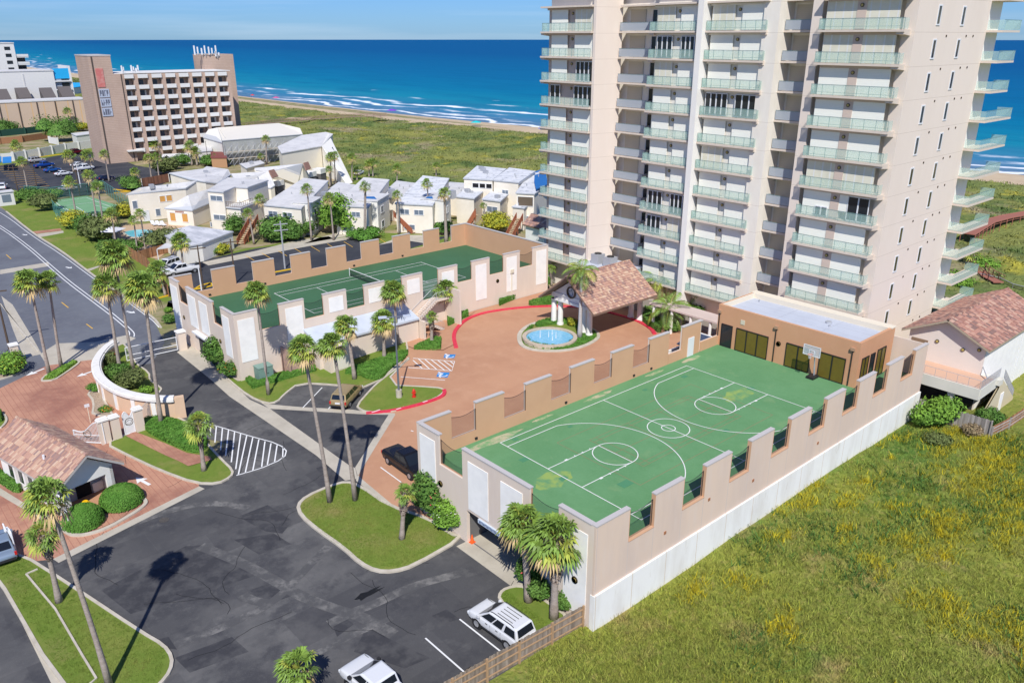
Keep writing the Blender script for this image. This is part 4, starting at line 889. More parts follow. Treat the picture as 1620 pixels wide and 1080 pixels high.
for k in KV:
    z = LV[k]; zt = z + 3.27 - .24; lv = k - 2
    # right wing bay
    s = slab(84.5, 86.35, 37.75, 46.9, z, [(37.75, 38.6)]); rail(s, 84.55, 37.85, 46.85, z, greenglass, posts=7)
    for nm, a, b in (('C1', 43.2, 46.5), ('C2', 38.75, 42.2)):
        if (lv, nm) == (6, 'C2'): window_bank(38.8, 41.2, z + .05, zt - .25, 85.25, 2); shutter(41.2, 42.2, z + .9, zt - .25, 85.25, shut)
        elif (lv, nm) == (6, 'C1'): shutter(43.2, 46.5, z + .02, zt - .25, 85.25, shut); window_bank(43.4, 44.9, z + .1, z + 1.2, 85.14, 2)
        else: shutter(a, b, z + .02, zt - .25, 85.25, shut2 if lv in (0, 1, 5) else shut)
    if lv < 9: pass
    mb = MB(); mb.box(85.2, 86.3, 42.2, 43.2, z, zt); mb.box(85.15, 85.24, 38.7, 46.5, zt - .25, zt); mb.build('bay_panel', mat('bay_pink', (.60, .48, .40), .9), tw)
    porthole(85.2, 42.7, z + 2.35)
    # small balconies, recess next to the pier
    s = slab(87.5, 89.4, 48.4, 52.69, z, None); rail(s, 87.55, 48.45, 52.6, z, greyglass, ends=(False, True), posts=2)
    shutter(50.0, 52.4, z + .02, zt - .3, 89.3, shut3); window_bank(48.5, 49.4, z + .2, zt - .4, 89.25, 1)
    part('lintel', creamc, [(89.2, 89.4, 48.3, 52.6, zt - .3, zt)])
    # bay between pier and white pilaster
    s = slab(85.9, 87.6, 54.0, 62.28, z, [(54.0, 54.7)]); rail(s, 85.95, 54.1, 62.2, z, greenglass, posts=6)
    if lv == 3: window_bank(58.7, 61.9, z + .05, zt - .3, 86.55, 4); window_bank(54.7, 57.6, z + .05, zt - .3, 86.55, 3)
    else: shutter(58.7, 61.9, z + .02, zt - .25, 86.6, shut2 if lv == 0 or lv == 5 else shut); shutter(54.7, 57.7, z + .02, zt - .25, 86.6, shut)
    porthole(86.85, 58.2, z + 2.3); part('bay_panel', creamc, [(86.85, 87.59, 54.71, 61.95, z, zt - .25), (86.55, 87.59, 54.71, 62.2, zt - .249, zt)])
    # bay left of the white pilaster
    s = slab(85.9, 87.6, 63.12, 71.0, z, [(70.3, 71.0)]); rail(s, 85.95, 63.2, 70.9, z, greenglass, posts=6)
    if (lv) == 1: window_bank(67.6, 70.0, z + .05, zt - .3, 86.55, 3); window_bank(63.5, 66.2, z + .05, zt - .3, 86.55, 4)
    elif lv == 7: window_bank(67.6, 70.0, z + .05, zt - .3, 86.55, 3); window_bank(63.5, 66.2, z + .05, zt - .3, 86.55, 4)
    elif lv == 8: window_bank(67.6, 70.0, z + .2, zt - .4, 86.55, 3); shutter(63.5, 66.5, z + .02, zt - .25, 86.6, shut2)
    else: shutter(67.4, 70.2, z + .02, zt - .25, 86.6, shut2 if lv in (0, 2) else shut); shutter(63.5, 66.5, z + .02, zt - .25, 86.6, shut)
    porthole(86.85, 66.9, z + 2.3); part('bay_panel', creamc, [(86.85, 87.59, 63.3, 70.5, z, zt - .25), (86.55, 87.59, 63.2, 70.7, zt - .249, zt)])
    # recess by the splayed wall
    s = slab(87.7, 89.4, 71.3, 77.6, z, None); rail(s, 87.75, 72.2, 77.5, z, greyglass, ends=(True, False), posts=2)
    shutter(74.4, 77.0, z + .02, zt - .3, 89.3, shut3); window_bank(71.3, 73.2, z + .3, zt - .3, 89.25, 2)
    part('lintel', creamc, [(89.2, 89.4, 71.3, 77.5, zt - .3, zt)])
    # left wing
    s = slab(83.7, 85.6, 79.05, 88.9, z, [(88.3, 88.9)]); rail(s, 83.75, 79.1, 88.6, z, greenglass, posts=8, ends=(False, True))
    if lv == 2: window_bank(79.3, 82.5, z + .05, zt - .3, 84.6, 4); shutter(84.3, 87.4, z + .02, zt - .25, 84.6, shut)
    elif lv == 3: window_bank(79.3, 82.8, z + .05, zt - .3, 84.6, 4); window_bank(85.6, 87.6, z + .05, zt - .3, 84.6, 2)
    else: shutter(79.3, 82.9, z + .02, zt - .25, 84.6, shut2 if lv in (0, 6, 8) else shut); shutter(84.3, 87.5, z + .02, zt - .25, 84.6, shut)
    porthole(84.9, 83.6, z + 2.3); part('bay_panel', mat('bay_pink', (.6, .48, .4)), [(84.9, 85.59, 79.1, 88.3, z, zt - .25), (84.5, 85.59, 79.1, 88.3, zt - .249, zt)])
    # rear balconies wrapping the far corner, above the garden side
    mb = MB(); d = .22; mb.box(104.3, 112.5 if lv > 2 else 109.5, 35.6, 37.3, z - d, z); mb.box(104.3, 109.5, 37.3, 47.0, z - d, z)
    s = mb.build('balcony', slabm, tw)
    L = 112.5 if lv > 2 else 109.5
    mb = MB(); mb.box(104.3, L, 35.62, 35.64, z + .06, z + 1.08); mb.box(104.3, 104.32, 35.64, 37.3, z + .06, z + 1.08); mb.box(L - .02, L, 35.64, 37.3, z + .06, z + 1.08)
    r = mb.build('railing', greenglass, s); mb = MB(); mb.box(104.3, L, 35.6, 35.66, z + 1.08, z + 1.12); mb.build('rail_frame', railm, r)
    part('shutter', shut, [(104.35, 108.4, 37.6, 37.7, z + .02, zt)])
    # narrow windows and drain holes in the end wall
    for x in (91.0, 97.1):
        mb = MB(); w_ = .32; a, b, c_, e = x - w_, x + w_, z + .55, z + 2.25
        mb.box(a - .12, b + .12, 37.30, 37.35, e, e + .14); mb.box(a - .12, b + .12, 37.28, 37.35, c_ - .14, c_); mb.box(a - .12, a, 37.30, 37.35, c_, e); mb.box(b, b + .12, 37.30, 37.35, c_, e)
        f = mb.build('window', whitem, tw); mb = MB(); mb.box(a, b, 37.335, 37.352, c_, e); mb.build('pane', winglass, f)
mb = MB()
for z in LV[2:]:
    for x in (93.6, 98.8, 100.7): mb.add([(x + .13 * math.cos(t), 37.3, z - .6 + .13 * math.sin(t)) for t in [i * 1.047 for i in range(6)]] + [(x + .13 * math.cos(t), 37.35, z - .6 + .13 * math.sin(t)) for t in [i * 1.047 for i in range(6)]], [(0, 1, 2, 3, 4, 5), (5, 4, 3, 2, 1, 0)] + [(i, 6 + i, 6 + (i + 1) % 6, (i + 1) % 6) for i in range(6)])
tag(mb.build('drain_holes', mat('rust_hole', (.17, .12, .09), .9), tw), kind='stuff')
mb = MB()
for z in LV[:2]:
    for a in ((84.5, 86.3, 37.75, 46.9), (87.5, 89.4, 48.4, 52.6), (85.9, 87.6, 54, 62.2), (85.9, 87.6, 63.2, 71), (87.7, 89.4, 71.3, 77.5), (83.7, 85.6, 79.05, 88.9), (104.3, 109.5, 35.6, 47)): mb.box(*a, z - .22, z)
tag(mb.build('upper_balconies', slabm, tw), kind='stuff')
mb = MB(); mb.box(85.9, 104, 37.7, 88.5, 0, .6); mb.build('plinth', creamc, tw)
# cooling units on the low roof behind the arrival canopy
lb = thing('lobby_block', 'low white lobby roof between the canopy and the tower', 'lobby', (83, 72, 1))
mb = MB(); mb.box(82.3, 87.5, 71.2, 78.5, 0.6, 5.4); mb.build('wall', creamc, lb); mb = MB(); mb.box(82.1, 87.6, 71.0, 78.7, 5.4, 5.6); mb.build('roof', roofw, lb)
for i, y in enumerate((76.6, 74.2)):
    t = thing('air_conditioner', ['grey box air conditioner on the lobby roof, nearer the wide pink wall', 'grey box air conditioner on the lobby roof, nearer the tiled canopy'][i], 'air conditioner', (84, y, 5.6), group='air conditioners on the lobby roof')
    mb = MB(); mb.box(83.4, 84.9, y - .7, y + .7, 5.6, 7.0); mb.build('case', grey_m, t); mb = MB(); mb.cyl(84.15, y, 7.0, 7.12, .55, .5, 14); mb.build('fan_guard', black, t)
# ================================================================== tiled roofs
TILE = [(0, (.46, .27, .20)), (.16, (.39, .225, .17)), (.3, (.52, .34, .24)), (.45, (.33, .20, .165)), (.58, (.44, .265, .21)), (.72, (.56, .40, .29)), (.84, (.29, .19, .17)), (.9, (.48, .30, .22))]
tile_a = mat('clay_tiles', (.4, .2, .15), .85, .2, cells=ramp_island(TILE))
TILE2 = [(0, (.42, .22, .165)), (.18, (.33, .17, .13)), (.36, (.47, .27, .20)), (.52, (.25, .15, .125)), (.66, (.38, .21, .17)), (.8, (.50, .32, .24)), (.92, (.22, .14, .12))]
tile_b = mat('brown_clay_tiles', (.4, .2, .15), .85, .2, cells=ramp_island(TILE2))
def tiles(mb, o, u, v, Lu, Lv, w=.34, l=.42, th=.05, seed=1):
    """flat clay tiles laid in overlapping courses; o = eave corner, u along the eave, v up the slope"""
    o, u, v = Vector(o), Vector(u).normalized(), Vector(v).normalized(); n = u.cross(v)
    if n.z < 0: n = -n
    r = random.Random(seed); nr = int(Lv / l)
    for j in range(nr + 1):
        a0 = j * l; a1 = min(Lv, a0 + l * 1.08); off = (w / 2 if j % 2 else 0)
        if a1 - a0 < .05: continue
        k = -1 if off else 0; x = k * w + off
        while x < Lu - .02:
            x0, x1 = max(0, x), min(Lu, x + w - .012)
            if x1 - x0 > .04:
                t0 = th * r.uniform(1.3, 1.8); t1 = th * .35
                p = [o + u * x0 + v * a0, o + u * x1 + v * a0, o + u * x1 + v * a1, o + u * x0 + v * a1]
                q = [p[0] + n * t0, p[1] + n * t0, p[2] + n * t1, p[3] + n * t1]
                mb.add([tuple(c) for c in p + q], [(4, 5, 6, 7), (0, 1, 5, 4), (1, 2, 6, 5), (3, 0, 4, 7)])
            x += w
def gable(root, M, x0, x1, y0, y1, ze, zr, axis, tmat, fascia, w=.34, l=.42, hips=False):
    """gabled roof; axis = ridge direction; M maps local to world"""
    f = lambda *p: tuple(M @ Vector(p)); mb = MB(); tm = MB(); th = .22
    if axis == 'x':
        ym = (y0 + y1) / 2; sl = [((x0, y0, ze), (x1, y0, ze), (x1, ym, zr), (x0, ym, zr)), ((x1, y1, ze), (x0, y1, ze), (x0, ym, zr), (x1, ym, zr))]
    else:
        xm = (x0 + x1) / 2; sl = [((x1, y0, ze), (x1, y1, ze), (xm, y1, zr), (xm, y0, zr)), ((x0, y1, ze), (x0, y0, ze), (xm, y0, zr), (xm, y1, zr))]
    for s in sl:
        s = [Vector(f(*p)) for p in s]; d = Vector((0, 0, th))
        mb.add([tuple(p) for p in s] + [tuple(p - d) for p in s], [(0, 1, 2, 3), (7, 6, 5, 4), (0, 4, 5, 1), (1, 5, 6, 2), (3, 2, 6, 7), (0, 3, 7, 4)])
        u = s[1] - s[0]; v = s[3] - s[0]; tiles(tm, s[0] + Vector((0, 0, .005)), u, v, u.length, v.length, w, l, seed=int(abs(s[0].x) * 7))
    ro = mb.build('roof', fascia, root); tm.build('tiles', tmat, ro)
    rb = MB(); a, b = (f(x0, (y0 + y1) / 2, zr + .03), f(x1, (y0 + y1) / 2, zr + .03)) if axis == 'x' else (f((x0 + x1) / 2, y0, zr + .03), f((x0 + x1) / 2, y1, zr + .03))
    a, b = Vector(a), Vector(b); n = int((b - a).length / .4)
    for i in range(n): rb.tube([a.lerp(b, i / n), a.lerp(b, (i + .94) / n)], [.15, .12], 6)
    rb.build('ridge_tiles', tmat, ro); return ro
def gable_wall(mb, M, x0, x1, y, z0, ze, zr, th=.2, along='x'):
    f = lambda *p: tuple(M @ Vector(p)); m = (x0 + x1) / 2
    P_ = [(x0, z0), (x1, z0), (x1, ze), (m, zr), (x0, ze)]
    if along == 'x': A = [f(a, y, z) for a, z in P_]; B = [f(a, y + th, z) for a, z in P_]
    else: A = [f(y, a, z) for a, z in P_]; B = [f(y + th, a, z) for a, z in P_]
    mb.add(A + B, [(0, 1, 2, 3, 4), (9, 8, 7, 6, 5)] + [(i, 5 + i, 5 + (i + 1) % 5, (i + 1) % 5) for i in range(5)])
I4 = Matrix.Identity(4)
# ---------------- arrival canopy
pc = thing('arrival_canopy', 'open drive-through canopy with a clay tiled gable roof on paired white round columns', 'canopy', (74, 67, 1))
gable(pc, I4, 68, 80.0, 62.2, 72.0, 5.0, 8.65, 'x', tile_a, mat('brown_fascia', (.22, .15, .11), .8), .30, .36)
wc = mat('white_stucco', (.80, .78, .74), .85, .15, n=[N(.6, (.74, .72, .68), .4, .7, .5)])
mb = MB(); gable_wall(mb, I4, 62.9, 71.3, 69.7, 4.9, 5.25, 8.1, .3, 'y'); mb.build('gable_wall', wc, pc)
mb = MB(); mb.box(69.6, 69.7, 62.9, 71.3, 5.35, 5.6); mb.box(69.55, 70.1, 63.6, 70.6, 4.55, 4.9); mb.build('cornice', wc, pc)
mb = MB(); mb.box(70.1, 79.6, 71.0, 71.3, 4.3, 5.0); mb.box(70.1, 79.6, 62.9, 63.2, 4.5, 5.0); mb.box(79.3, 79.6, 63.2, 71.0, 4.3, 5.0); mb.build('beam', wc, pc)
mb = MB(); mb.box(69.8, 79.6, 62.9, 71.3, 5.0, 5.06); mb.build('ceiling', mat('grey_soffit', (.4, .38, .36), .9), pc)
for x, y in ((70.1, 71.2), (70.35, 70.25), (70.4, 65.9), (70.15, 64.85), (79.5, 66.0), (79.6, 64.6), (79.4, 70.9), (79.4, 69.9)):
    b = gz(x, y); mb = MB(); mb.cyl(x, y, b, 4.55, .38, .33, 18); mb.cyl(x, y, b, b + .35, .47, .44, 18); mb.cyl(x, y, 4.3, 4.55, .36, .45, 18); mb.build('column', wc, pc, smooth=False)
mb = MB(); mb.cyl(0, 0, 0, .1, .95, .95, 24); 
ck = []
for r0, r1, d in ((.95, .72, .16),):
    a = [2 * math.pi * i / 28 for i in range(28)]; mb = MB(); cx_, cy_, cz_ = 69.6, 67.65, 6.2
    for i in range(28):
        t, s = a[i], a[(i + 1) % 28]; q = lambda r, x, t: (x, cy_ + r * math.cos(t), cz_ + r * math.sin(t))
        mb.add([q(.78, 69.5, t), q(.78, 69.5, s), q(.6, 69.5, s), q(.6, 69.5, t), q(.78, 69.7, t), q(.78, 69.7, s), q(.6, 69.7, s), q(.6, 69.7, t)], [(0, 1, 2, 3), (0, 4, 5, 1), (3, 2, 6, 7)])
    mb.build('crest_ring', mat('dark_bronze', (.09, .07, .05), .5), pc)
mb = MB(); q = lambda y, z: (69.55, cy_ + y, cz_ + z)
mb.tube([q(-.35, -.3), q(-.05, .45), q(.1, .1), q(.35, .2), q(.3, -.35), q(-.1, -.45)], .05, 5); mb.build('crest_emblem', mat('slate_emblem', (.2, .24, .3), .6), pc)
# fountain
FX, FY = 65.6, 67.3; fz = 1.0
fn = thing('fountain', 'round fountain with pale blue water and a pale stone rim in front of the canopy', 'fountain', (FX, FY, fz))
def ring(mb, cx, cy, r0, r1, z0, z1, n=48):
    for i in range(n):
        t, s = 2 * math.pi * i / n, 2 * math.pi * (i + 1) / n; c = lambda r, a, z: (cx + r * math.cos(a), cy + r * math.sin(a), z)
        mb.add([c(r1, t, z0), c(r1, s, z0), c(r1, s, z1), c(r1, t, z1), c(r0, t, z0), c(r0, s, z0), c(r0, s, z1), c(r0, t, z1)], [(0, 1, 2, 3), (3, 2, 6, 7), (5, 4, 7, 6)])
mb = MB(); ring(mb, FX, FY, 2.95, 3.45, fz - .1, fz + .42); mb.build('rim', mat('pale_stone', (.52, .44, .34), .85, n=[N(3, (.38, .31, .24), .45, .7, .7)], bump=.02, bscale=9), fn)
mb = MB(); mb.cyl(FX, FY, fz - .1, fz + .22, 2.95, 2.95, 40); wtr = mb.build('water', mat('fountain_water', (.16, .46, .68), .12, .5, n=[N(2.5, (.28, .58, .76), .45, .65, .8)], bump=.03, bscale=5), fn)
jm = mat('white_spray', (.85, .9, .93), .4, .3, alpha=.75)
for dx_, dy_, h in ((-.9, .8, 1.1), (.5, -.6, .9), (.1, .3, .8), (1.0, .6, .7), (-.4, -.9, .6)):
    mb = MB(); mb.cyl(FX + dx_, FY + dy_, fz + .2, fz + .2 + h, .07, .02, 8); mb.build('jet', jm, wtr)
# covered walkway
wk = thing('covered_walkway', 'long flat pinkish roof on white posts leading from the canopy along the planting', 'walkway', (79.5, 56, 1))
mb = MB(); mb.box(78.3, 80.95, 51.2, 62.1, 4.15, 4.35); mb.box(80.95, 82.4, 51.2, 52.8, 4.15, 4.35); mb.build('roof', mat('pink_roof', (.58, .47, .42), .9, n=[N(.5, (.52, .42, .37), .4, .7, .6)]), wk)
for y in (61.5, 58.6, 55.7, 52.8):
    for x in (78.6, 80.6): mb = MB(); mb.cyl(x, y, 1.0, 4.15, .2, .18, 12); mb.build('column', wc, wk)
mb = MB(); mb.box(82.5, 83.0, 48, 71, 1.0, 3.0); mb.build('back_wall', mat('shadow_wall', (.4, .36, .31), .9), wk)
# white screen wall outside the court stair
rp = thing('access_ramp', 'short white stair enclosure with a dark blue roof beside the terracotta club room', 'stair enclosure', (70, 49, 1))
mb = MB(); mb.box(66.0, 66.2, 47.7, 50.5, 1, 4.4); mb.box(71.9, 72.1, 47.7, 50.5, 1, 5.2); mb.box(66.2, 71.9, 50.3, 50.5, 1, 4.0); mb.build('wall', wc, rp)
mb = MB(); mb.prism([(68.6, 47.75), (71.9, 47.75), (71.9, 50.2), (68.6, 50.2)], [4.5, 5.0, 5.0, 4.5], [4.6, 5.15, 5.15, 4.6]); mb.build('roof', mat('navy_canvas', (.05, .07, .12), .8), rp)
# ---------------- tile roofed house on the right
rh = thing('terrace_house', 'white stucco house with a brown clay tile gable roof beside the tower', 'house', (85.8, 28.7, 0))
gable(rh, I4, 85.1, 102.0, 24.3, 33.1, 7.0, 9.15, 'x', tile_b, mat('tan_fascia', (.42, .34, .24), .8), .36, .44)
pinkw = mat('pale_pink_wall', (.76, .68, .60), .9, n=[N(.4, (.70, .62, .54), .4, .7, .5)])
mb = MB(); gable_wall(mb, I4, 24.9, 32.5, 85.9, 0, 6.95, 8.75, .2, 'y'); mb.build('front_wall', pinkw, rh)
mb = MB(); mb.box(86.1, 101.6, 24.9, 25.1, 0, 6.98); mb.box(101.4, 101.6, 25.1, 32.5, 0, 7); mb.box(86.1, 101.4, 32.3, 32.5, 0, 6.9); mb.build('side_wall', panel, rh)
mb = MB(); mb.box(81.7, 85.9, 23.5, 33.2, 3.4, 3.98); mb.box(85.9, 86.8, 23.0, 24.9, 3.4, 3.98); mb.box(81.6, 81.75, 23.4, 33.2, 3.0, 4.15); mb.box(81.75, 86.7, 23.35, 23.5, 3.0, 4.15); t_ = mb.build('terrace', mat('grey_cream', (.66, .64, .56), .9, n=[N(1, (.58, .56, .48), .4, .7, .5)]), rh)
mb = MB(); mb.box(81.76, 85.89, 23.51, 33.1, 3.98, 4.0); mb.build('paving', mat('peach_paving', (.62, .40, .28), .9), t_)
mb = MB(); railing(mb, (81.7, 23.5, 4.15), (81.7, 33.1, 4.15), .9, 9, .018); railing(mb, (81.7, 23.4, 4.15), (86.7, 23.4, 4.15), .9, 30, .016); railing(mb, (86.7, 23.0, 4.1), (92.0, 23.2, .3), .9, 34, .016); mb.build('railing', grey_m, t_)
mb = MB()
for i in range(20): mb.box(86.8 + i * .27, 87.12 + i * .27, 23.3, 24.85, 3.75 - i * .195 - .3, 3.98 - (i + 1) * .195)
mb.build('stairs', pinkw, rh)
mb = MB(); mb.add([(81.9, 23.3, .0), (86.6, 23.3, 0), (91.9, 23.3, 0), (91.9, 23.3, .35), (86.7, 23.3, 3.9), (86.3, 23.3, 3.0), (81.9, 23.3, 0)] + [(81.9, 23.1, .0), (86.6, 23.1, 0), (91.9, 23.1, 0), (91.9, 23.1, .35), (86.7, 23.1, 4.05), (86.3, 23.1, 3.0), (81.9, 23.1, 0)], [(0, 1, 2, 3, 4, 5), (12, 11, 10, 9, 8, 7), (3, 10, 11, 4)]); mb.build('stair_wall', mat('sand_wall', (.62, .54, .37), .9), rh)
mb = MB(); mb.box(87.3, 88.2, 23.05, 23.1, 0, 2.1); mb.build('door', panel, rh)
for y in (26.0, 32.9): mb = MB(); mb.box(81.9, 82.4, y - .25, y + .25, 0, 3.0); mb.box(81.85, 82.45, y - .3, y + .3, 2.7, 2.95); mb.build('column', wc, rh)
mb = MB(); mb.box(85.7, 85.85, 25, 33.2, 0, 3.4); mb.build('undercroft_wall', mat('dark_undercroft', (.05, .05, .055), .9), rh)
mb = MB(); mb.box(85.86, 85.9, 30.5, 32.2, 4.0, 6.2); mb.build('porch_opening', mat('brown_shade', (.25, .17, .11), .9), rh)
porthole(85.9, 29.6, 6.4, rh); porthole(85.9, 27.0, 6.2, rh); porthole(85.9, 25.5, 6.6, rh)
mb = MB(); mb.tube([(86.0, 24.85, 4.9), (84.9, 23.9, 4.2)], .06); mb.build('handrail', grey_m, rh)
for x in (97.0, 99.3): mb = MB(); mb.tube([(x, 24.85, 0), (x, 24.85, 6.8)], .05); mb.build('downpipe', whitem, rh)
# ---------------- gatehouse
A0 = math.atan2(.973, -.229) - math.pi / 2
MG = Matrix.Translation((12.0, 65.3, 0)) @ Matrix.Rotation(A0, 4, 'Z')
gh = thing('gatehouse', 'small white gatehouse with a reddish clay tile gable roof at the brick entrance', 'gatehouse', (12, 71, 0))
gable(gh, MG, -2.8, 2.8, 0, 11.8, 3.0, 5.0, 'y', tile_a, mat('grey_fascia', (.45, .43, .40), .8), .21, .5)
def MBX(M, boxes):
    mb = MB()
    for (x0, x1, y0, y1, z0, z1) in boxes:
        v = [(x0, y0, z0), (x1, y0, z0), (x1, y1, z0), (x0, y1, z0), (x0, y0, z1), (x1, y0, z1), (x1, y1, z1), (x0, y1, z1)]
        mb.add([tuple(M @ Vector(p)) for p in v], [(0, 3, 2, 1), (4, 5, 6, 7), (0, 1, 5, 4), (1, 2, 6, 5), (2, 3, 7, 6), (3, 0, 4, 7)])
    return mb
mb = MBX(MG, [(-2.2, -1.95, .9, 11.2, .1, 2.78), (1.95, 2.2, .9, 11.2, .1, 2.78), (-1.95, 1.95, 10.9, 11.2, .1, 3.0)]); mb.build('side_wall', wc, gh)
mb = MB(); P_ = [(-2.2, .1), (-1.55, .1), (-1.55, 2.2), (1.55, 2.2), (1.55, .1), (2.2, .1), (2.2, 2.9), (0, 4.45), (-2.2, 2.9)]
A = [tuple(MG @ Vector((a, .9, z))) for a, z in P_]; B = [tuple(MG @ Vector((a, 1.15, z))) for a, z in P_]
mb.add(A + B, [(0, 1, 2, 8), (2, 3, 6, 7, 8), (3, 4, 5, 6), (17, 11, 10, 9), (17, 16, 15, 12, 11), (15, 14, 13, 12)] + [(i, 9 + i, 9 + (i + 1) % 9, (i + 1) % 9) for i in range(9)]); mb.build('front_wall', wc, gh)
MBX(MG, [(-1.95, 1.95, 2.6, 2.75, .1, 2.9)]).build('inner_wall', mat('grey_wall', (.52, .51, .49), .9), gh)
MBX(MG, [(-.3, .9, 2.5, 2.6, .15, 2.2)]).build('doorway', dark, gh); MBX(MG, [(1.0, 1.9, 2.4, 2.6, .15, 1.0)]).build('bench', wc, gh)
for i in range(5): MBX(MG, [(-2.26, -2.2, 2.0 + i * 1.7, 2.9 + i * 1.7, .9, 2.3)]).build('window', glassd, gh); MBX(MG, [(-2.45, -2.2, 1.3 + i * 1.7, 1.6 + i * 1.7, .1, 2.7)]).build('pilaster', wc, gh)
MBX(MG, [(-2.2, 2.2, .2, 11.6, .05, .10)]).build('floor_slab', brick, gh)
MBX(MG, [(-.35, -.15, 3, 3.15, 4.5, 4.7)])
mb = MB(); v = MG @ Vector((-1.5, 4.2, 3.95)); mb.cyl(v.x, v.y, v.z, v.z + .4, .1, .1, 8); mb.build('roof_vent', whitem, gh)
yb = thing('yellow_planter', 'bright yellow moulded bin on the porch of the gatehouse', 'bin', tuple(MG @ Vector((-.6, .6, .1))))
v = MG @ Vector((-.7, .4, .12)); mb = MB(); mb.cyl(v.x, v.y, .12, .75, .26, .36, 12); mb.build('body', mat('bright_yellow', (.85, .50, .01), .5), yb); mb = MB(); mb.cyl(v.x, v.y, .75, .95, .38, .2, 12); mb.build('lid', mat('bright_yellow', (.85, .5, .01), .5), yb)
def gate_leaf(name, label, a, b, h0, h1, cat='gate'):
    """white scrolled metal gate standing open; a,b ground points"""
    t = thing(name, label, cat, (a[0], a[1], 0)); a, b = Vector((*a, 0)), Vector((*b, 0)); n = 22
    prof = [h0 + (h1 - h0) * (i / n) + .28 * math.sin(i / n * math.pi * 2.2) for i in range(n + 1)]
    mb = MB(); top = [a.lerp(b, i / n) + Vector((0, 0, prof[i])) for i in range(n + 1)]
    mb.tube(top, .055, 5); mb.tube([a + Vector((0, 0, .12)), b + Vector((0, 0, .12))], .05, 5); mb.tube([a + Vector((0, 0, .1)), top[0]], .06, 5); mb.tube([b + Vector((0, 0, .1)), top[-1]], .06, 5); mb.tube([a + Vector((0, 0, .9)), b + Vector((0, 0, .9))], .035, 5)
    mb.build('frame', whitem, t); mb = MB()
    for i in range(1, n): mb.tube([a.lerp(b, i / n) + Vector((0, 0, .12)), top[i]], .022, 4)
    mb.build('bars', whitem, t)
    c = a.lerp(b, .55) + Vector((0, 0, (h0 + h1) / 2 * .62)); d = (b - a).normalized(); mb = MB()
    mb.tube([c + d * (.38 * math.cos(t_)) + Vector((0, 0, .38 * math.sin(t_))) for t_ in [i * .4488 for i in range(15)]], .04, 5)
    mb.tube([c + d * -.3, c + Vector((0, 0, .2)), c + d * .3], .03, 4); mb.tube([c + d * -.3 + Vector((0, 0, -.15)), c + d * .1 + Vector((0, 0, -.25)), c + d * .3 + Vector((0, 0, .1))], .03, 4)
    mb.build('medallion', mat('dark_bronze', (.09, .07, .05), .5), t); return t
C0 = lambda x, y, z=0.0: G(x / 6, 540 + y / 6, z); C7 = lambda x, y, z=0.0: G(x / 6, 700 + y / 6, z)
gate_leaf('metal_gate', 'white scrolled gate leaf standing open beside the round hedge and tall palm', C7(675, 850), C7(600, 700), 2.6, 2.2)
gate_leaf('metal_gate', 'white scrolled gate leaf open at the left edge near the grass strip', C7(160, 1065), C7(70, 930), 1.9, 1.4)
gate_leaf('metal_gate', 'arched white driveway gate with a round crest behind the gatehouse roof', C0(1005, 975), C0(720, 960), 2.2, 1.2)
gate_leaf('metal_gate', 'narrow white pedestrian gate between two beige pillars', C0(1195, 895), C0(1290, 865), 2.2, 2.2)
# pillars
pm = stucco
PIL = [((1010, 960), (.9, .55), 2.35, 'thick beige pillar next to the arched driveway gate'), ((1115, 925), (.8, .55), 2.3, 'beige pillar with a keypad left of the pedestrian gate'), ((1335, 850), (.8, .6), 2.35, 'beige pillar right of the pedestrian gate by the hedge')]
for (p, s, h, lb_) in PIL:
    x, y = C0(*p); t = thing('gate_pillar', lb_, 'pillar', (x, y, 0), group='pillars of the entrance gates')
    Mx = Matrix.Translation((x, y, 0)) @ Matrix.Rotation(math.radians(5), 4, 'Z')
    MBX(Mx, [(-s[0] / 2, s[0] / 2, -s[1] / 2, s[1] / 2, 0, h)]).build('shaft', pm, t); MBX(Mx, [(-s[0] / 2 - .08, s[0] / 2 + .08, -s[1] / 2 - .08, s[1] / 2 + .08, h, h + .15), (-s[0] / 2, s[0] / 2, -s[1] / 2, s[1] / 2, h + .15, h + .28)]).build('cap', wc, t)
for (p, h, lb_, s) in (((30.7, 96.9), 2.3, 'beige gate pillar between the sliding gate and the tennis deck', .9), (G(27, 573), 2.2, 'beige pillar half hidden by shrubs at the left edge', .8), (G(60, 548 + 12), 0.1, '', .1)):
    if not lb_: continue
    x, y = p; t = thing('gate_pillar', lb_, 'pillar', (x, y, 0), group='pillars of the entrance gates'); MBX(Matrix.Translation((x, y, 0)), [(-s / 2, s / 2, -s / 2, s / 2, 0, h)]).build('shaft', pm, t); MBX(Matrix.Translation((x, y, 0)), [(-s / 2 - .1, s / 2 + .1, -s / 2 - .1, s / 2 + .1, h, h + .18)]).build('cap', wc, t)
# curved entrance wall
CW = [G(a / 6, 540 + b / 6, 2.3) for a, b in ((1060, 5), (960, 65), (885, 170), (870, 230), (880, 300), (920, 370), (1040, 455), (1200, 515), (1400, 545), (1560, 550), (1610, 545))]
cw = smooth_poly([(p[0] + .45, p[1] + .1) for p in CW], 2, False)
cwt = thing('curved_wall', 'long curved entrance wall with a broad white coping and tan panels', 'wall', (20, 87, 0))
mb = MB(); ribbon(mb, cw, .45, 0, 2.0); mb.build('wall', mat('peach_render', (.66, .47, .32), .9, n=[N(.5, (.6, .42, .29), .4, .7, .5)]), cwt)
mb = MB(); ribbon(mb, cw, 1.0, 2.0, 2.28); ribbon(mb, cw, .7, 2.28, 2.42); mb.build('coping', mat('white_coping', (.76, .74, .70), .85, n=[N(1.5, (.6, .57, .52), .5, .7, .7), N(6, (.4, .38, .36), .62, .8, .5)]), cwt)
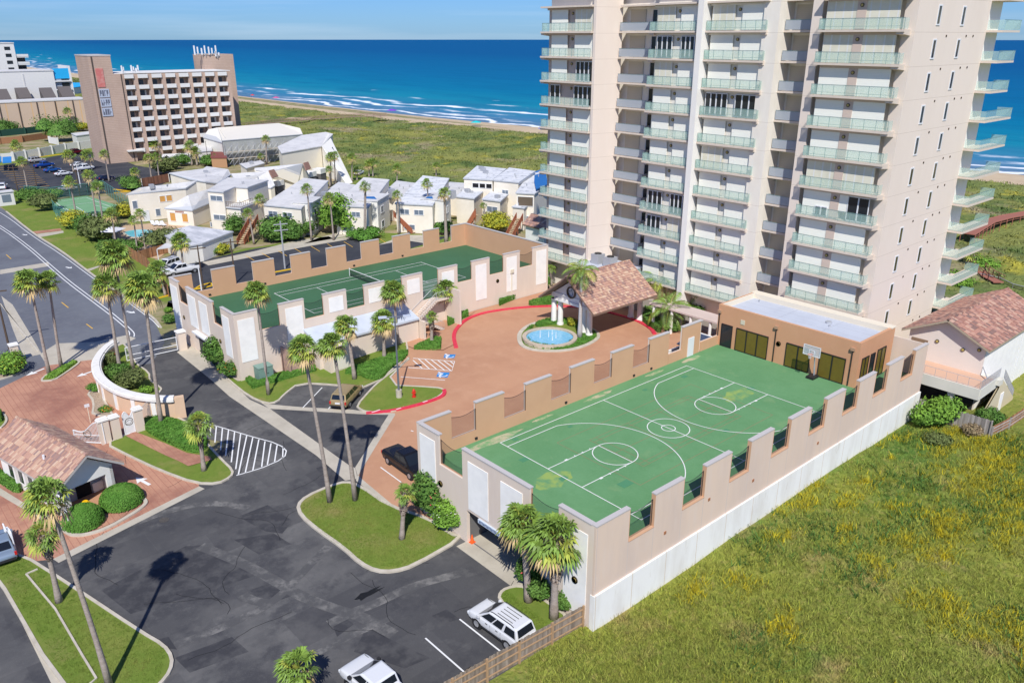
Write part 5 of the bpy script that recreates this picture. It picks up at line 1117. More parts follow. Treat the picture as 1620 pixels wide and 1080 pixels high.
for i in (14, 18, 22, 26, 30, 34):
    if i < len(cw) - 1:
        x, y = cw[i]; d = Vector((cw[i + 1][0] - x, cw[i + 1][1] - y)); a = math.atan2(d.y, d.x); MBX(Matrix.Translation((x, y, 0)) @ Matrix.Rotation(a, 4, 'Z'), [(-.25, .25, -.32, .32, 0, 2.0)]).build('pilaster', wc, cwt)
x, y = cw[-1]; MBX(Matrix.Translation((x + .4, y - .1, 0)) @ Matrix.Rotation(-.3, 4, 'Z'), [(-.5, .5, -.3, .3, 0, 2.3)]).build('end_pier', mat('peach_render', (.66, .47, .32), .9), cwt)
# sliding gate
sg = thing('sliding_gate', 'long low white bar gate across the service drive', 'gate', (25.5, 97, 0))
mb = MB(); a, b = Vector((24.2, 97.2, 0)), Vector((30.1, 96.9, 0))
for z, r_ in ((.12, .06), (.75, .05), (1.75, .06)): mb.tube([a + Vector((0, 0, z)), b + Vector((0, 0, z))], r_, 5)
for i in (0, .5, 1): q_ = a.lerp(b, i); mb.tube([q_ + Vector((0, 0, .1)), q_ + Vector((0, 0, 1.75))], .06, 5)
mb.build('frame', whitem, sg); mb = MB()
for i in range(1, 44): q_ = a.lerp(b, i / 44); mb.tube([q_ + Vector((0, 0, .12)), q_ + Vector((0, 0, 1.75))], .018, 4)
mb.build('bars', grey_m, sg)
tr = thing('trellis_screen', 'small wrought trellis between the pedestrian gate and the end of the curved wall', 'trellis', (21, 78.5, 0))
mb = MB(); a, b = Vector((*C0(1370, 765), 0)), Vector((*C0(1440, 730), 0))
for i in range(9): q_ = a.lerp(b, i / 8); mb.tube([q_, q_ + Vector((0, 0, 1.7 + .04 * i))], .02, 4)
mb.tube([a + Vector((0, 0, 1.7)), b + Vector((0, 0, 2.0))], .03, 4); mb.tube([a + Vector((0, 0, .3)), b + Vector((0, 0, .3))], .03, 4); mb.build('lattice', grey_m, tr)
# transformer box
tb = thing('transformer_box', 'green metal transformer cabinet on a concrete pad by the tennis deck wall', 'utility box', (37.2, 78.6, 0))
x, y = G(419, 600); MT = Matrix.Translation((x, y, 0))
MBX(MT, [(-1.1, 1.1, -.9, 1.0, .0, .12)]).build('pad', conc, tb); MBX(MT, [(-.85, .85, -.6, .7, .12, 1.65)]).build('cabinet', mat('utility_green', (.16, .26, .22), .6, .3, n=[N(2, (.2, .3, .26), .45, .7, .5)]), tb); MBX(MT, [(-.9, .9, -.65, .75, 1.65, 1.75)]).build('lid', mat('utility_green2', (.2, .31, .26), .6), tb); MBX(MT, [(-.03, .03, -.63, -.6, .2, 1.6), (.1, .3, -.64, -.6, .9, 1.0)]).build('door_seam', mat('seam', (.07, .12, .1), .7), tb)
# weathered wooden fence along the car park
wood = mat('weathered_boards', (.27, .215, .165), .9, .15, n=[N(3, (.36, .31, .25), .45, .7, .7), N(9, (.14, .10, .07), .5, .75, .6)], stretch=(3, 3, .4), island=.3)
woodb = mat('brown_boards', (.33, .17, .09), .9, .15, n=[N(3, (.25, .12, .06), .45, .7, .7)], island=.3)
woodg = mat('silver_boards', (.36, .33, .30), .9, .15, n=[N(2, (.22, .19, .16), .45, .7, .7)], stretch=(3, 3, .4), island=.35)
def board_fence(label, path, h, m, postm, bw=.14, step=2.4, name='wooden_fence', rails=True, cam_side=1):
    t = thing(name, label, 'fence', (path[0][0], path[0][1], 0)); mb = MB(); pm_ = MB(); rm = MB(); r = random.Random(len(label)); posts = []
    for a, b in zip(path, path[1:]):
        a, b = Vector((*a[:2], 0)), Vector((*b[:2], 0)); L = (b - a).length; d = (b - a).normalized(); n = Vector((d.y, -d.x, 0)) * cam_side; k = int(L / bw)
        for i in range(k):
            p = a + d * (i + .5) * L / k; hh = h + r.uniform(-.04, .04); o_ = n * (-.03) ; w_ = d * (L / k * .46)
            q_ = [p - w_ + o_, p + w_ + o_, p + w_ - n * .055, p - w_ - n * .055]
            mb.add([tuple(c + Vector((0, 0, .04))) for c in q_] + [tuple(c + Vector((0, 0, hh))) for c in q_], [(4, 5, 6, 7), (0, 1, 5, 4), (1, 2, 6, 5), (2, 3, 7, 6), (3, 0, 4, 7)])
        if rails:
            for z in (.35, h * .55, h - .25): rm.bar(a + n * .02 + Vector((0, 0, z)), b + n * .02 + Vector((0, 0, z)), .05, .09)
        kk = max(1, int(L / step))
        for i in range(kk + 1):
            p = a + d * (i * L / kk) + n * .05; pp = MB(); pp.box(p.x - .06, p.x + .06, p.y - .06, p.y + .06, 0, h + .06); posts.append(pp)
    mb.build('boards', m, t)
    if rails: rm.build('rail', postm, t)
    for pp in posts: pp.build('post', postm, t)
    return t
board_fence('weathered wooden board fence separating the car park from the open field', [(31.7, 28.95), (26.4, 29.3), (14, 30.0)], 1.75, wood, mat('orange_posts', (.42, .27, .15), .9), cam_side=-1)
board_fence('silvery old board fence below the terrace of the tiled house', [(80.3, 28.1), (80.4, 21.4)], 1.9, woodg, woodg, rails=False)
board_fence('brown railed fence running right beside the brick walk of the tiled house', [(80.5, 21.3), (84, 20.9), (88, 20.7), (100, 19.8)], 1.3, woodb, woodg, bw=.3)
sheet('garden_walk', [(81, 21.6), (100, 20.2), (100, 22.6), (82, 23.0)], .02, brick, world=True)
# low white wall and kerbs by the car park island, lamp, hydrant, cone
lp = thing('lamp_post', 'tall grey twin-headed lamp post on a round concrete footing by the red kerb', 'lamp post', (*T(631.5, 628), 0))
x, y = T(631.5, 629); b = gz(x, y) + .1
mb = MB(); mb.cyl(x, y, b, b + .85, .33, .33, 16); mb.build('footing', conc, lp)
mb = MB(); mb.cyl(x, y, b + .85, 9.4, .12, .07, 10); mb.tube([(x - .9, y + .5, 9.3), (x + .9, y - .5, 9.3)], .05); mb.build('pole', mat('lamp_grey', (.12, .14, .17), .5, .4), lp)
for s in (-1, 1):
    mb = MB(); MBX(Matrix.Translation((x - s * 1.1, y + s * .62, 9.25)) @ Matrix.Rotation(-.5, 4, 'Z'), [(-.42, .42, -.2, .2, 0, .16)]).build('lamp_head', mat('lamp_head_grey', (.5, .55, .62), .4), lp)
hy = thing('fire_hydrant', 'red fire hydrant on the grass beside the lamp post', 'hydrant', (*T(655, 629), .1))
x, y = T(655, 629); b = gz(x, y) + .1; mb = MB(); mb.cyl(x, y, b, b + .1, .22, .22, 12); mb.cyl(x, y, b + .1, b + .75, .15, .14, 12); mb.cyl(x, y, b + .75, b + .95, .18, .05, 12); mb.build('body', mat('hydrant_red', (.6, .03, .02), .5), hy)
mb = MB(); mb.tube([(x - .26, y, b + .55), (x + .26, y, b + .55)], .07, 8); mb.tube([(x, y - .28, b + .5), (x, y, b + .5)], .08, 8); mb.build('outlet', mat('hydrant_red', (.6, .03, .02), .5), hy)
cn = thing('traffic_cone', 'small orange traffic cone at the corner of the garage entrance', 'cone', (*G(747, 857), 0))
x, y = G(747, 857); mb = MB(); mb.cyl(x, y, .03, .68, .17, .03, 14); mb.build('cone', mat('cone_orange', (.85, .12, .02), .5), cn); mb = MB(); mb.box(x - .22, x + .22, y - .22, y + .22, .005, .035); mb.build('base', mat('cone_orange', (.85, .12, .02), .5), cn)
ss = thing('small_sign', 'small cream sign on a thin post beside the curved planter', 'sign', (*C0(860, 770), 0)); x, y = C0(860, 770)
mb = MB(); mb.tube([(x, y, 0), (x, y, 2.0)], .035); mb.build('post', mat('cream_post', (.7, .64, .5)), ss); mb = MB(); mb.box(x - .25, x + .2, y - .05, y + .05, 1.75, 2.05); mb.build('plate', whitem, ss)
# ================================================================== low condominiums, hotel and far buildings
ivory = mat('ivory_stucco', (.82, .76, .65), .9, .15, n=[N(.4, (.71, .64, .52), .4, .7, .6)], bump=.004, bscale=20)
ivory_w = mat('white_stucco_b', (.80, .78, .71), .9, .15, n=[N(.5, (.74, .71, .64), .4, .7, .5)])
roofg = mat('grey_white_roof', (.60, .59, .575), .8, .2, n=[N(.35, (.45, .45, .45), .45, .68, .8), N(2, (.75, .75, .76), .5, .75, .5)])
roofp = mat('patched_roof', (.66, .67, .68), .8, .2, n=[N(.6, (.48, .5, .53), .45, .65, .8), N(.9, (.25, .26, .28), .58, .64, .8)])
rooft = mat('grey_roof_edge', (.45, .47, .50), .8)
winw = mat('window_glass_pale', (.16, .20, .25), .15, .5)
orangew = mat('boarded_window', (.58, .30, .08), .7)
def wall_pt(a, b, t, z): return (a[0] + (b[0] - a[0]) * t, a[1] + (b[1] - a[1]) * t, z)
def wins(root, a, b, specs, gl=winw, fr=whitem):
    """window panes on the wall between ground points a,b: (t0,t1,z0,z1,panes[,mat])"""
    d = Vector((b[0] - a[0], b[1] - a[1])).normalized(); n = Vector((d.y, -d.x))
    if n.dot(Vector(a[:2])) > 0: n = -n
    for s in specs:
        t0, t1, z0, z1, k = s[:5]; m2 = s[5] if len(s) > 5 else gl; fb = MB(); gb = MB()
        p0 = Vector(wall_pt(a, b, t0, 0)[:2]); p1 = Vector(wall_pt(a, b, t1, 0)[:2])
        def q(u, z, o): c = p0.lerp(p1, u) + n * o; return (c.x, c.y, z)
        def bx(mb, u0, u1, za, zb, o):
            mb.add([q(u0, za, -.02), q(u1, za, -.02), q(u1, zb, -.02), q(u0, zb, -.02), q(u0, za, o), q(u1, za, o), q(u1, zb, o), q(u0, zb, o)], [(4, 5, 6, 7), (0, 1, 5, 4), (1, 2, 6, 5), (2, 3, 7, 6), (3, 0, 4, 7)])
        L = (p1 - p0).length; f = .08 / max(L, .3)
        bx(fb, -f, 1 + f, z1, z1 + .09, .08); bx(fb, -f, 1 + f, z0 - .09, z0, .08)
        for i in range(k + 1): bx(fb, i / k - f / 2, i / k + f / 2, z0, z1, .08)
        bx(gb, 0, 1, z0, z1, .03)
        o = fb.build('window', fr, root); gb.build('pane', m2, o)
def polyb(name, label, cat, px, wm=ivory, rm=roofg, group=None, over=.18, windows=(), base=0.0, loc=None, edge=rooft):
    top = [(*G(x, y, z), z) for x, y, z in px]; c = loc or (top[0][0], top[0][1], 0)
    t = thing(name, label, cat, c, group=group); poly = [(p[0], p[1]) for p in top]; zs = [p[2] for p in top]
    MB().prism(poly, base, [z - .25 for z in zs]).build('wall', wm, t)
    op = inset(poly, -over); e = MB().prism(op, [z - .249 for z in zs], [z - .03 for z in zs]); ro = e.build('roof', edge, t)
    MB().prism(inset(poly, -over + .08), [z - .03 for z in zs], [z + .02 for z in zs]).build('roof_surface', rm, ro)
    for (i, specs) in windows: wins(t, top[i], top[(i + 1) % len(top)], specs)
    cx_ = sum(p[0] for p in poly) / len(poly); cy_ = sum(p[1] for p in poly) / len(poly); zc_ = sum(zs) / len(zs); rv = random.Random(int(cx_ * 3 + cy_))
    if cat == 'condominium':
        for _ in range(rv.randint(2, 4)):
            k_ = rv.randrange(len(poly)); u_ = rv.uniform(.1, .5); x_, y_, z_ = cx_ + (poly[k_][0] - cx_) * u_, cy_ + (poly[k_][1] - cy_) * u_, zc_ + (zs[k_] - zc_) * u_; b_ = MB()
            if rv.random() < .4: b_.box(x_ - .45, x_ + .45, y_ - .45, y_ + .45, z_ - .2, z_ + .7); b_.build('roof_unit', grey_m, t)
            else: b_.cyl(x_, y_, z_ - .2, z_ + .55, .12, .12, 8); b_.build('roof_vent', grey_m, t)
    return t, top
CG = 'low cream condominium buildings'
polyb('condominium_wing', 'long two storey cream wing beside the pool with orange boarded windows', 'condominium', [(202, 307, 6), (293, 297, 6), (310, 286, 7.0), (222, 297, 7.0)], group=CG, windows=[(0, [(.05, .13, 2.9, 4.4, 1), (.52, .62, 3.6, 4.8, 1, orangew), (.64, .74, 3.6, 4.8, 1, orangew), (.42, .5, .8, 2.2, 1), (.2, .3, 0, 2.1, 1, whitem)])])
_, tq = polyb('condominium_wing', 'cream wing with a big white roof sweeping down to small orange windows', 'condominium', [(262.5, 329, 3.5), (304, 332, 3.5), (331, 320.5, 3.8), (327.5, 300, 6.2), (298, 309, 6.0)], group=CG, windows=[(0, [(.12, .33, .9, 2.6, 1, orangew), (.58, .8, .9, 2.6, 1, orangew)])], rm=roofg)
mb = MB(); a, b = Vector(tq[0][:2]), Vector(tq[1][:2]); d = (b - a).normalized(); n_ = Vector((d.y, -d.x)); n_ = n_ if n_.dot(a) < 0 else -n_
for i in range(8):
    p = a.lerp(b, .36 + i * .042) + n_ * .05; z = 2.95; w_ = d * .09
    mb.quad((p.x - w_.x, p.y - w_.y, z - .22), (p.x + w_.x, p.y + w_.y, z - .22), (p.x + w_.x, p.y + w_.y, z + .1), (p.x - w_.x, p.y - w_.y, z + .1))
tt = thing('wall_lettering', 'small dark red letters on the cream wall between two orange windows', 'lettering', (a.x, a.y, 2.9)); mb.build('letters', mat('letter_red', (.28, .05, .04), .7), tt)
_, t3 = polyb('condominium_tower_unit', 'tallest cream unit with a flat grey roof, a corner balcony and a white side wall', 'condominium', [(328, 301, 8), (353, 303, 8), (372, 295, 8), (391, 296, 8), (423, 285, 8), (361, 281, 8)], group=CG, windows=[(0, [(.15, .9, 6.1, 7.0, 2), (.2, .95, 2.3, 3.2, 2)])])
u3, t3b = polyb('balcony_block', 'lower cream block carrying a railed roof terrace in front of the tallest unit', 'condominium', [(353, 326.5, 4.9), (380, 329, 4.9), (416, 315, 4.9), (391, 305, 4.9), (356, 312, 4.9)], group=CG, windows=[(0, [(-.9, -.2, .5, 1.4, 2)])], over=.25)
mb = MB(); a, b, c = Vector((*t3b[0][:2], 4.9)), Vector((*t3b[1][:2], 4.9)), Vector((*t3b[2][:2], 4.9)); railing(mb, a, b, 1.0, 9, .04); railing(mb, b, b.lerp(c, .55), 1.0, 7, .04); mb.build('railing', mat('rail_brown', (.22, .17, .13), .7), u3)
polyb('rear_unit', 'cream unit with a curved white roof edge behind the pool wing', 'condominium', [(269, 273.5, 6.5), (322, 267, 6.5), (327, 263.5, 6.5), (360, 268, 6.5), (364, 276, 5.5), (345, 290, 5.0), (325, 287, 6), (300, 283, 6)], group=CG, windows=[])
polyb('rear_unit', 'low rear cream unit between the tallest unit and the lobby of the hotel', 'condominium', [(380, 259, 3.6), (412, 254, 3.6), (418, 258, 3.4), (390, 266, 3.4)], group=CG)
brownl = mat('brown_louvre', (.30, .17, .13), .8, cells=lines(2, .3, .06, (.2, .11, .08)))
def aframe(label, px, slope, w1=None):
    t, top = polyb('a_frame_unit', label, 'condominium', px, group=CG, over=.12, wm=mat('cream_gable', (.80, .74, .61), .9))
    return t
def slanted(t, top_l, top_r, bot_r, bot_l, m, z1, z0, name):
    a = Vector((*G(*top_l, z1), z1)); b = Vector((*G(*top_r, z1), z1)); c = Vector((*G(*bot_r, z0), z0)); d = Vector((*G(*bot_l, z0), z0))
    n = (b - a).cross(c - a).normalized(); n = n if n.dot(Vector((0, 0, HC)) - a) > 0 else -n; k = n * .12
    MB().add([tuple(p - k) for p in (a, b, c, d)] + [tuple(p + k) for p in (a, b, c, d)], [(3, 2, 1, 0), (4, 5, 6, 7), (0, 1, 5, 4), (1, 2, 6, 5), (2, 3, 7, 6), (3, 0, 4, 7)]).build(name, m, t)
t = aframe('cream unit with a brown louvred slope and two white balconies, nearest the tallest unit', [(366, 275, 7), (424, 271, 7), (434, 293, 4.2), (428, 297, 3.8), (400, 296, 4), (372, 285, 6)], None)
t = aframe('cream unit with a brown louvred slope behind the nearest sloped roof unit', [(402, 266, 7.5), (478, 259, 7.5), (490, 280, 3.8), (470, 290, 3.0), (440, 288, 3.5), (424, 272, 6.5), (404, 270, 7)], None)
for k, (q, lb_) in enumerate(((((425, 270), (433, 268), (440, 279), (431, 282)), 'x'), (((480, 258), (487, 256), (492, 267), (484, 270)), 'x'))):
    z1 = (7.2, 7.7)[k]; slanted(t, q[0], q[1], q[2], q[3], brownl, z1, z1 - 1.6, 'louvred_slope')
for lb_, (x, y, z) in (('white boxed balcony on the nearer brown sloped unit', (437, 284, 4.4)), ('second boxed balcony right of the nearer brown louvred slope', (455, 274, 4.6)), ('white boxed balcony on the farther brown sloped unit', (489, 270, 5.0)), ('boxed balcony beneath the large A shaped unit', (505, 265, 5.2))):
    p = G(x, y, z); b_ = thing('boxed_balcony', lb_, 'balcony', (*p, 0), group='boxed balconies of the condominiums')
    M_ = Matrix.Translation((p[0], p[1], 0)) @ Matrix.Rotation(math.radians(30), 4, 'Z')
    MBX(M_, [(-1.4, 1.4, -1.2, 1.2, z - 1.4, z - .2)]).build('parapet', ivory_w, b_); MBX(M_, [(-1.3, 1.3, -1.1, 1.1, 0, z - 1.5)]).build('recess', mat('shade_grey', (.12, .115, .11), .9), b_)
big = thing('a_frame_block', 'large white A shaped block sloping down to the dunes', 'condominium', (*G(520, 290, 0), 0), group=CG)
def PW(l): return [Vector((*G(x, y, z), z)) for x, y, z in l]
q = PW([(446, 242, 8.0), (508, 231, 8.0), (526, 212, 9.6), (515, 209, 10.0), (478, 214, 9.6), (440, 232, 8.6)])
MB().prism([(p.x, p.y) for p in q], 0, [p.z - .2 for p in q]).build('wall', mat('cream_gable', (.8, .74, .61), .9), big); MB().prism(inset([(p.x, p.y) for p in q], -.2), [p.z - .2 for p in q], [p.z for p in q]).build('roof', roofg, big)
a, b, c, d = PW([(509, 231, 8.0), (519, 210, 10.0), (558, 289, .2), (548, 292, .1)])
e = Vector((a.x, a.y, 0)); f_ = Vector((b.x, b.y, 0))
MB().add([a, b, c, d, e, f_, Vector((c.x, c.y, -.1)), Vector((d.x, d.y, -.1))], [(0, 1, 2, 3), (0, 3, 7, 4), (1, 5, 6, 2), (4, 5, 1, 0)]).build('sloped_wall', ivory_w, big)
n_ = (b - a).cross(d - a).normalized(); n_ = n_ if n_.z > 0 else -n_
for t_ in (.25, .42, .6, .74):
    p0 = a.lerp(d, t_).lerp(b.lerp(c, t_), .35); p1 = a.lerp(d, t_).lerp(b.lerp(c, t_), .75); p2 = a.lerp(d, t_ + .09).lerp(b.lerp(c, t_ + .09), .75); p3 = a.lerp(d, t_ + .09).lerp(b.lerp(c, t_ + .09), .35)
    MB().add([tuple(p + n_ * .05) for p in (p0, p1, p2, p3)], [(0, 1, 2, 3)]).build('window', glassd, big)
for i in range(7): mb = MB(); p, r_ = a.lerp(d, .0).lerp(b.lerp(c, 0), i / 6), 0
WN = lambda z, h=.8: (z, z + h)
TW = [(.12, .36, 3.7, 4.6, 2), (.5, .75, 3.7, 4.6, 2), (.2, .5, .7, 1.6, 2)]
for i, (lb_, roofq, stq, stw) in enumerate((
    ('grey roofed unit behind the banana plants, left of the big round tree', [(416.7, 323.3, 5.8), (476, 329, 5.8), (518.3, 285.8, 6.9), (480.8, 281.7, 7.5)], [(462.5, 320.8, 6.2), (491.7, 322.5, 6.2), (507.5, 313.3, 6.2), (480, 310, 6.2)], 0),
    ('grey roofed unit right of the big round tree, blue tarp on its stair tower', [(530, 324, 5.8), (582, 327, 5.8), (615, 284.2, 6.9), (575.8, 280.8, 7.5)], [(567.5, 317.5, 6.2), (596.7, 319.2, 6.2), (615, 308.3, 6.2), (588, 306, 6.2)], 1),
    ('weathered grey roofed unit nearest the far corner of the tennis deck', [(626, 321.2, 5.8), (684, 324, 5.8), (709.6, 282.2, 6.9), (669.6, 277.8, 7.5)], [(671.9, 314.8, 6.2), (703.7, 318.5, 6.2), (712.6, 310.6, 6.2), (684, 305, 6.2)], 2))):
    t, top = polyb('condominium_unit', lb_, 'condominium', roofq, group=CG, windows=[(0, TW)], rm=roofg if i < 2 else roofp)
    ts = [(*G(x, y, z), z) for x, y, z in stq]; MB().prism([(p[0], p[1]) for p in ts], 0, 6.2).build('stair_tower', ivory_w, t); MB().prism(inset([(p[0], p[1]) for p in ts], -.15), 6.2, 6.4).build('stair_tower_roof', roofg, t)
    wins(t, ts[1], ts[2], [(.25, .5, 3.6, 4.8, 1), (.25, .5, .6, 1.9, 1)])
    if i: pt = [G(x, y, 6.42) for x, y in ((575, 314), (596, 315), (592, 311), (578, 311))] if i == 1 else [G(x, y, 6.42) for x, y in ((673, 313.5), (685, 314.5), (684, 311), (676, 311))]; MB().prism(pt, 6.41, 6.44).build('blue_tarp', mat('blue_tarp', (.02, .13, .38), .6, n=[N(2, (.03, .2, .5), .4, .7, .6)]), t)
    # roof of the link behind and its cooling units
    mb = MB(); a = Vector((*ts[2][:2], 6.3)); mb.box(a.x + 1.5, a.x + 2.6, a.y + 1.5, a.y + 2.6, 5.2, 6.9); mb.build('air_conditioner', grey_m, t)
for lb_, q, wm_ in (
    ('low flat roof between the first and second grey roofed units', [(497, 316, 4.8), (540, 322, 4.8), (570, 294, 4.9), (536, 288, 4.9)], ivory),
    ('low flat roof between the second and third grey roofed units', [(600, 311, 4.8), (640, 316, 4.8), (668, 291, 4.9), (628, 286, 4.9)], ivory),
    ('low flat roof beside the weathered unit with cooling units on it', [(700, 305, 4.6), (735, 310, 4.6), (752, 291, 4.7), (712, 288, 4.7)], ivory)):
    polyb('link_building', lb_, 'condominium', q, group=CG, wm=wm_)
polyb('patched_unit', 'two storey cream unit with three dark windows under a patched white roof', 'condominium', [(734, 281.5, 8.2), (779, 284, 8.2), (800, 267, 8.6), (755, 262.5, 8.6)], group=CG, rm=roofp, windows=[(0, [(.3, .52, 6.3, 7.2, 1, dark), (.55, .75, 6.3, 7.2, 1, dark), (.78, .98, 6.3, 7.2, 1, dark)])])
polyb('patched_unit', 'cream unit with a patched white roof right of the three dark windows', 'condominium', [(781, 284, 8.2), (820, 288, 8.2), (846, 270.5, 8.6), (806, 265.5, 8.6)], group=CG, rm=roofp, windows=[(0, [(.35, .6, 5.4, 6.2, 2)])])
t, top = polyb('porch_unit', 'cream unit with an open timber upper porch, partly under a blue tarp by the tower', 'condominium', [(817, 304.5, 7.2), (845, 306, 7.2), (866, 291, 7.2), (862, 270, 7.9), (846, 274, 7.9), (828, 289, 7.5)], group=CG, rm=roofp, windows=[(0, [(.08, .95, 4.6, 6.4, 1, mat('porch_shade', (.13, .10, .07), .9)), (.5, .85, 1.2, 2.5, 1)])])
MB().prism([G(x, y, 7.7) for x, y in ((848, 300), (867, 292), (862, 267), (846, 272), (845, 288))], 7.55, 7.8).build('blue_tarp', mat('blue_tarp', (.02, .13, .38), .6), t)
for lb_, q, wn in (('small square cream block with a white roof left of the yellow banana clump', [(722, 310.5, 5.6), (749.6, 313.5, 5.6), (763, 303, 5.6), (735, 299.5, 5.6)], [(0, [])]), ('small square cream block with a white roof behind the yellow banana clump', [(763.7, 314.5, 5.6), (791, 317.8, 5.6), (803, 307.4, 5.6), (777.8, 303, 5.6)], [(0, [(.25, .85, 3.2, 4.2, 2)])]), ('narrow cream block with a small flat roof next to the right wooden stair', [(811, 326.5, 4.6), (829, 328.5, 4.6), (840, 322, 4.6), (822, 320, 4.6)], [])):
    polyb('square_unit', lb_, 'condominium', q, group=CG, windows=wn, rm=roofp)
# timber staircases of the condos
stairw = mat('red_timber', (.36, .12, .06), .8, n=[N(3, (.28, .09, .05), .45, .7, .7)])
def timber_stair(label, top, bot, zt, w_=1.4):
    a = Vector((*G(*top, zt), zt)); b = Vector((*G(*bot, 0.05), .05)); d = (b - a); dh = Vector((d.x, d.y, 0)).normalized(); n = Vector((-dh.y, dh.x, 0)) * w_ / 2
    t = thing('timber_staircase', label, 'staircase', (b.x, b.y, 0), group='timber staircases of the condominiums'); mb = MB()
    for i in range(12): p = a.lerp(b, (i + .5) / 12); mb.box(p.x - .5, p.x + .5, p.y - .5, p.y + .5, p.z - .05, p.z + .03)
    mb.build('treads', mat('pale_tread', (.52, .38, .24), .8), t)
    for s in (-1, 1):
        m2 = MB(); m2.bar(a + n * s, b + n * s, .08, .28); m2.bar(a + n * s + Vector((0, 0, .95)), b + n * s + Vector((0, 0, .95)), .08, .12); m2.bar(a + n * s + Vector((0, 0, .5)), b + n * s + Vector((0, 0, .5)), .04, .5)
        for i in range(5): p = a.lerp(b, i / 4) + n * s; m2.box(p.x - .06, p.x + .06, p.y - .06, p.y + .06, max(0, p.z - 1.2), p.z + 1.0)
        m2.build('stair_side', stairw, t)
timber_stair('red timber staircase beside the tallest cream unit', (403, 347), (381, 386), 3.2)
timber_stair('brown timber staircase in front of the weathered grey roofed unit', (626, 340), (655, 368), 3.2)
timber_stair('timber staircase between the two small square blocks', (752, 339), (738, 362), 3.0)
timber_stair('timber staircase right of the yellow banana clump', (822, 345), (806, 376), 3.0)
polyb('pool_house', 'low white walled pool house with a streaked flat grey roof', 'pool house', [(291, 389.5, 3.2), (319, 384.5, 3.2), (367.5, 366, 3.2), (300, 357, 3.3), (256, 368, 3.3)], wm=ivory_w, rm=mat('streaked_roof', (.45, .46, .48), .8, n=[N(.7, (.68, .68, .69), .42, .6, .8)], stretch=(1, .3, 1)))
cp = thing('flat_shelter', 'small flat white shelter roof next to the pool house wall', 'shelter', (*G(270, 400, 0), 0)); qq = [G(x, y, 2.4) for x, y in ((248, 394), (282, 390), (290, 384), (262, 385))]; MB().prism(qq, 2.3, 2.45).build('roof', roofg, cp)
for p in qq[:3]: mb = MB(); mb.box(p[0] - .06, p[0] + .06, p[1] - .06, p[1] + .06, 0, 2.3); mb.build('post', whitem, cp)
# pool
pl = thing('swimming_pool', 'turquoise swimming pool with a curved outline beside the cream condominiums', 'pool', (*G(220, 367), 0))
pp = smooth_poly([G(a / 6, 340 + b / 6) for a, b in ((1165, 170), (1230, 150), (1350, 140), (1460, 150), (1500, 175), (1450, 205), (1330, 215), (1240, 218), (1200, 195))], 2)
MB().prism(pp, .02, .07).build('water', mat('pool_water', (.02, .42, .55), .1, .5, n=[N(.4, (.10, .58, .66), .4, .6, .7)]), pl); mb = MB(); ribbon(mb, pp, .4, .02, .12, True); mb.build('rim', conc, pl)
for i in range(3):
    x, y = G(244 + i * 7.5, 357 + i * .3); t = thing('sun_lounger', 'white sun lounger by the pool, %s' % ('nearest the palm trunks', 'middle one of three', 'nearest the pool house')[i], 'sun lounger', (x, y, 0), group='sun loungers by the pool')
    mb = MB(); mb.box(x - .35, x + .35, y - .9, y + .5, .3, .38); mb.build('seat', whitem, t); mb = MB(); mb.prism([(x - .35, y + .5), (x + .35, y + .5), (x + .35, y + 1.2), (x - .35, y + 1.2)], [.3, .3, .8, .8], [.38, .38, .88, .88]); mb.build('backrest', whitem, t)
def canopy(label, px, r, h, m, cat='umbrella', n=4):
    x, y = G(*px); t = thing('parasol', label, cat, (x, y, 0)); mb = MB(); mb.tube([(x, y, 0), (x, y, h)], .05); mb.build('pole', whitem, t); mb = MB(); mb.cyl(x, y, h - .7, h, r, .05, n); mb.build('canopy', m, t)
canopy('square pale grey canopy by the pool', (180, 382), 2.6, 2.9, mat('pale_canvas', (.62, .62, .64), .8)); canopy('small brown thatched hut roof among the plants', (170, 364), 2.4, 3.0, mat('hut_brown', (.42, .24, .13), .9))
sh = thing('shade_roof', 'striped white corrugated shade roof at the edge of the small tennis court', 'shelter', (*G(141, 345), 0)); mb = MB(); q = [G(x, y, 2.4) for x, y in ((127, 342), (155, 338), (153, 343), (133, 348))]; mb.prism(q, 2.35, 2.45); mb.build('roof', roofg, sh)
for p in q: mb = MB(); mb.box(p[0] - .05, p[0] + .05, p[1] - .05, p[1] + .05, 0, 2.35); mb.build('post', whitem, sh)
# small tennis court and its fence
sheet('small_tennis_court', [(80, 318), (137, 310), (203, 330), (122, 353), (90, 345)], .03, mat('faded_court', (.16, .33, .17), .8, n=[N(.3, (.2, .38, .2), .4, .7, .7)]))
mb = MB()
for a, b in (((88, 320), (137, 313)), ((96, 327), (160, 318.5)), ((137, 313), (190, 333)), ((88, 320), (122, 348)), ((120, 327), (140, 339)), ((104, 330), (122, 342)), ((150, 325), (170, 330))): paint_line(mb, [G(*a), G(*b)], .12, .05)
struct('court_lines', mb, white)
mesh_g = mat('green_mesh', (.03, .12, .10), .8, alpha=.35); mesh_k = mat('black_mesh', (.03, .03, .035), .8, alpha=.4)
def mesh_fence(label, px, h, m, pmat, step=3.0, name='mesh_fence'):
    path = [T(*p) for p in px]; t = thing(name, label, 'fence', (*path[0], 0))
    for a, b in zip(path, path[1:]):
        a, b = Vector((*a, 0)), Vector((*b, 0)); k = max(1, int((b - a).length / step)); MB().add([a, b, b + Vector((0, 0, h)), a + Vector((0, 0, h))], [(0, 1, 2, 3)]).build('mesh', m, t)
        mb = MB(); mb.tube([a + Vector((0, 0, h)), b + Vector((0, 0, h))], .05, 4); mb.build('rail', pmat, t)
        for i in range(k + 1): mb = MB(); p = a.lerp(b, i / k); mb.tube([p, p + Vector((0, 0, h))], .05, 4); mb.build('post', pmat, t)
teal = mat('teal_post', (.10, .28, .25), .6)
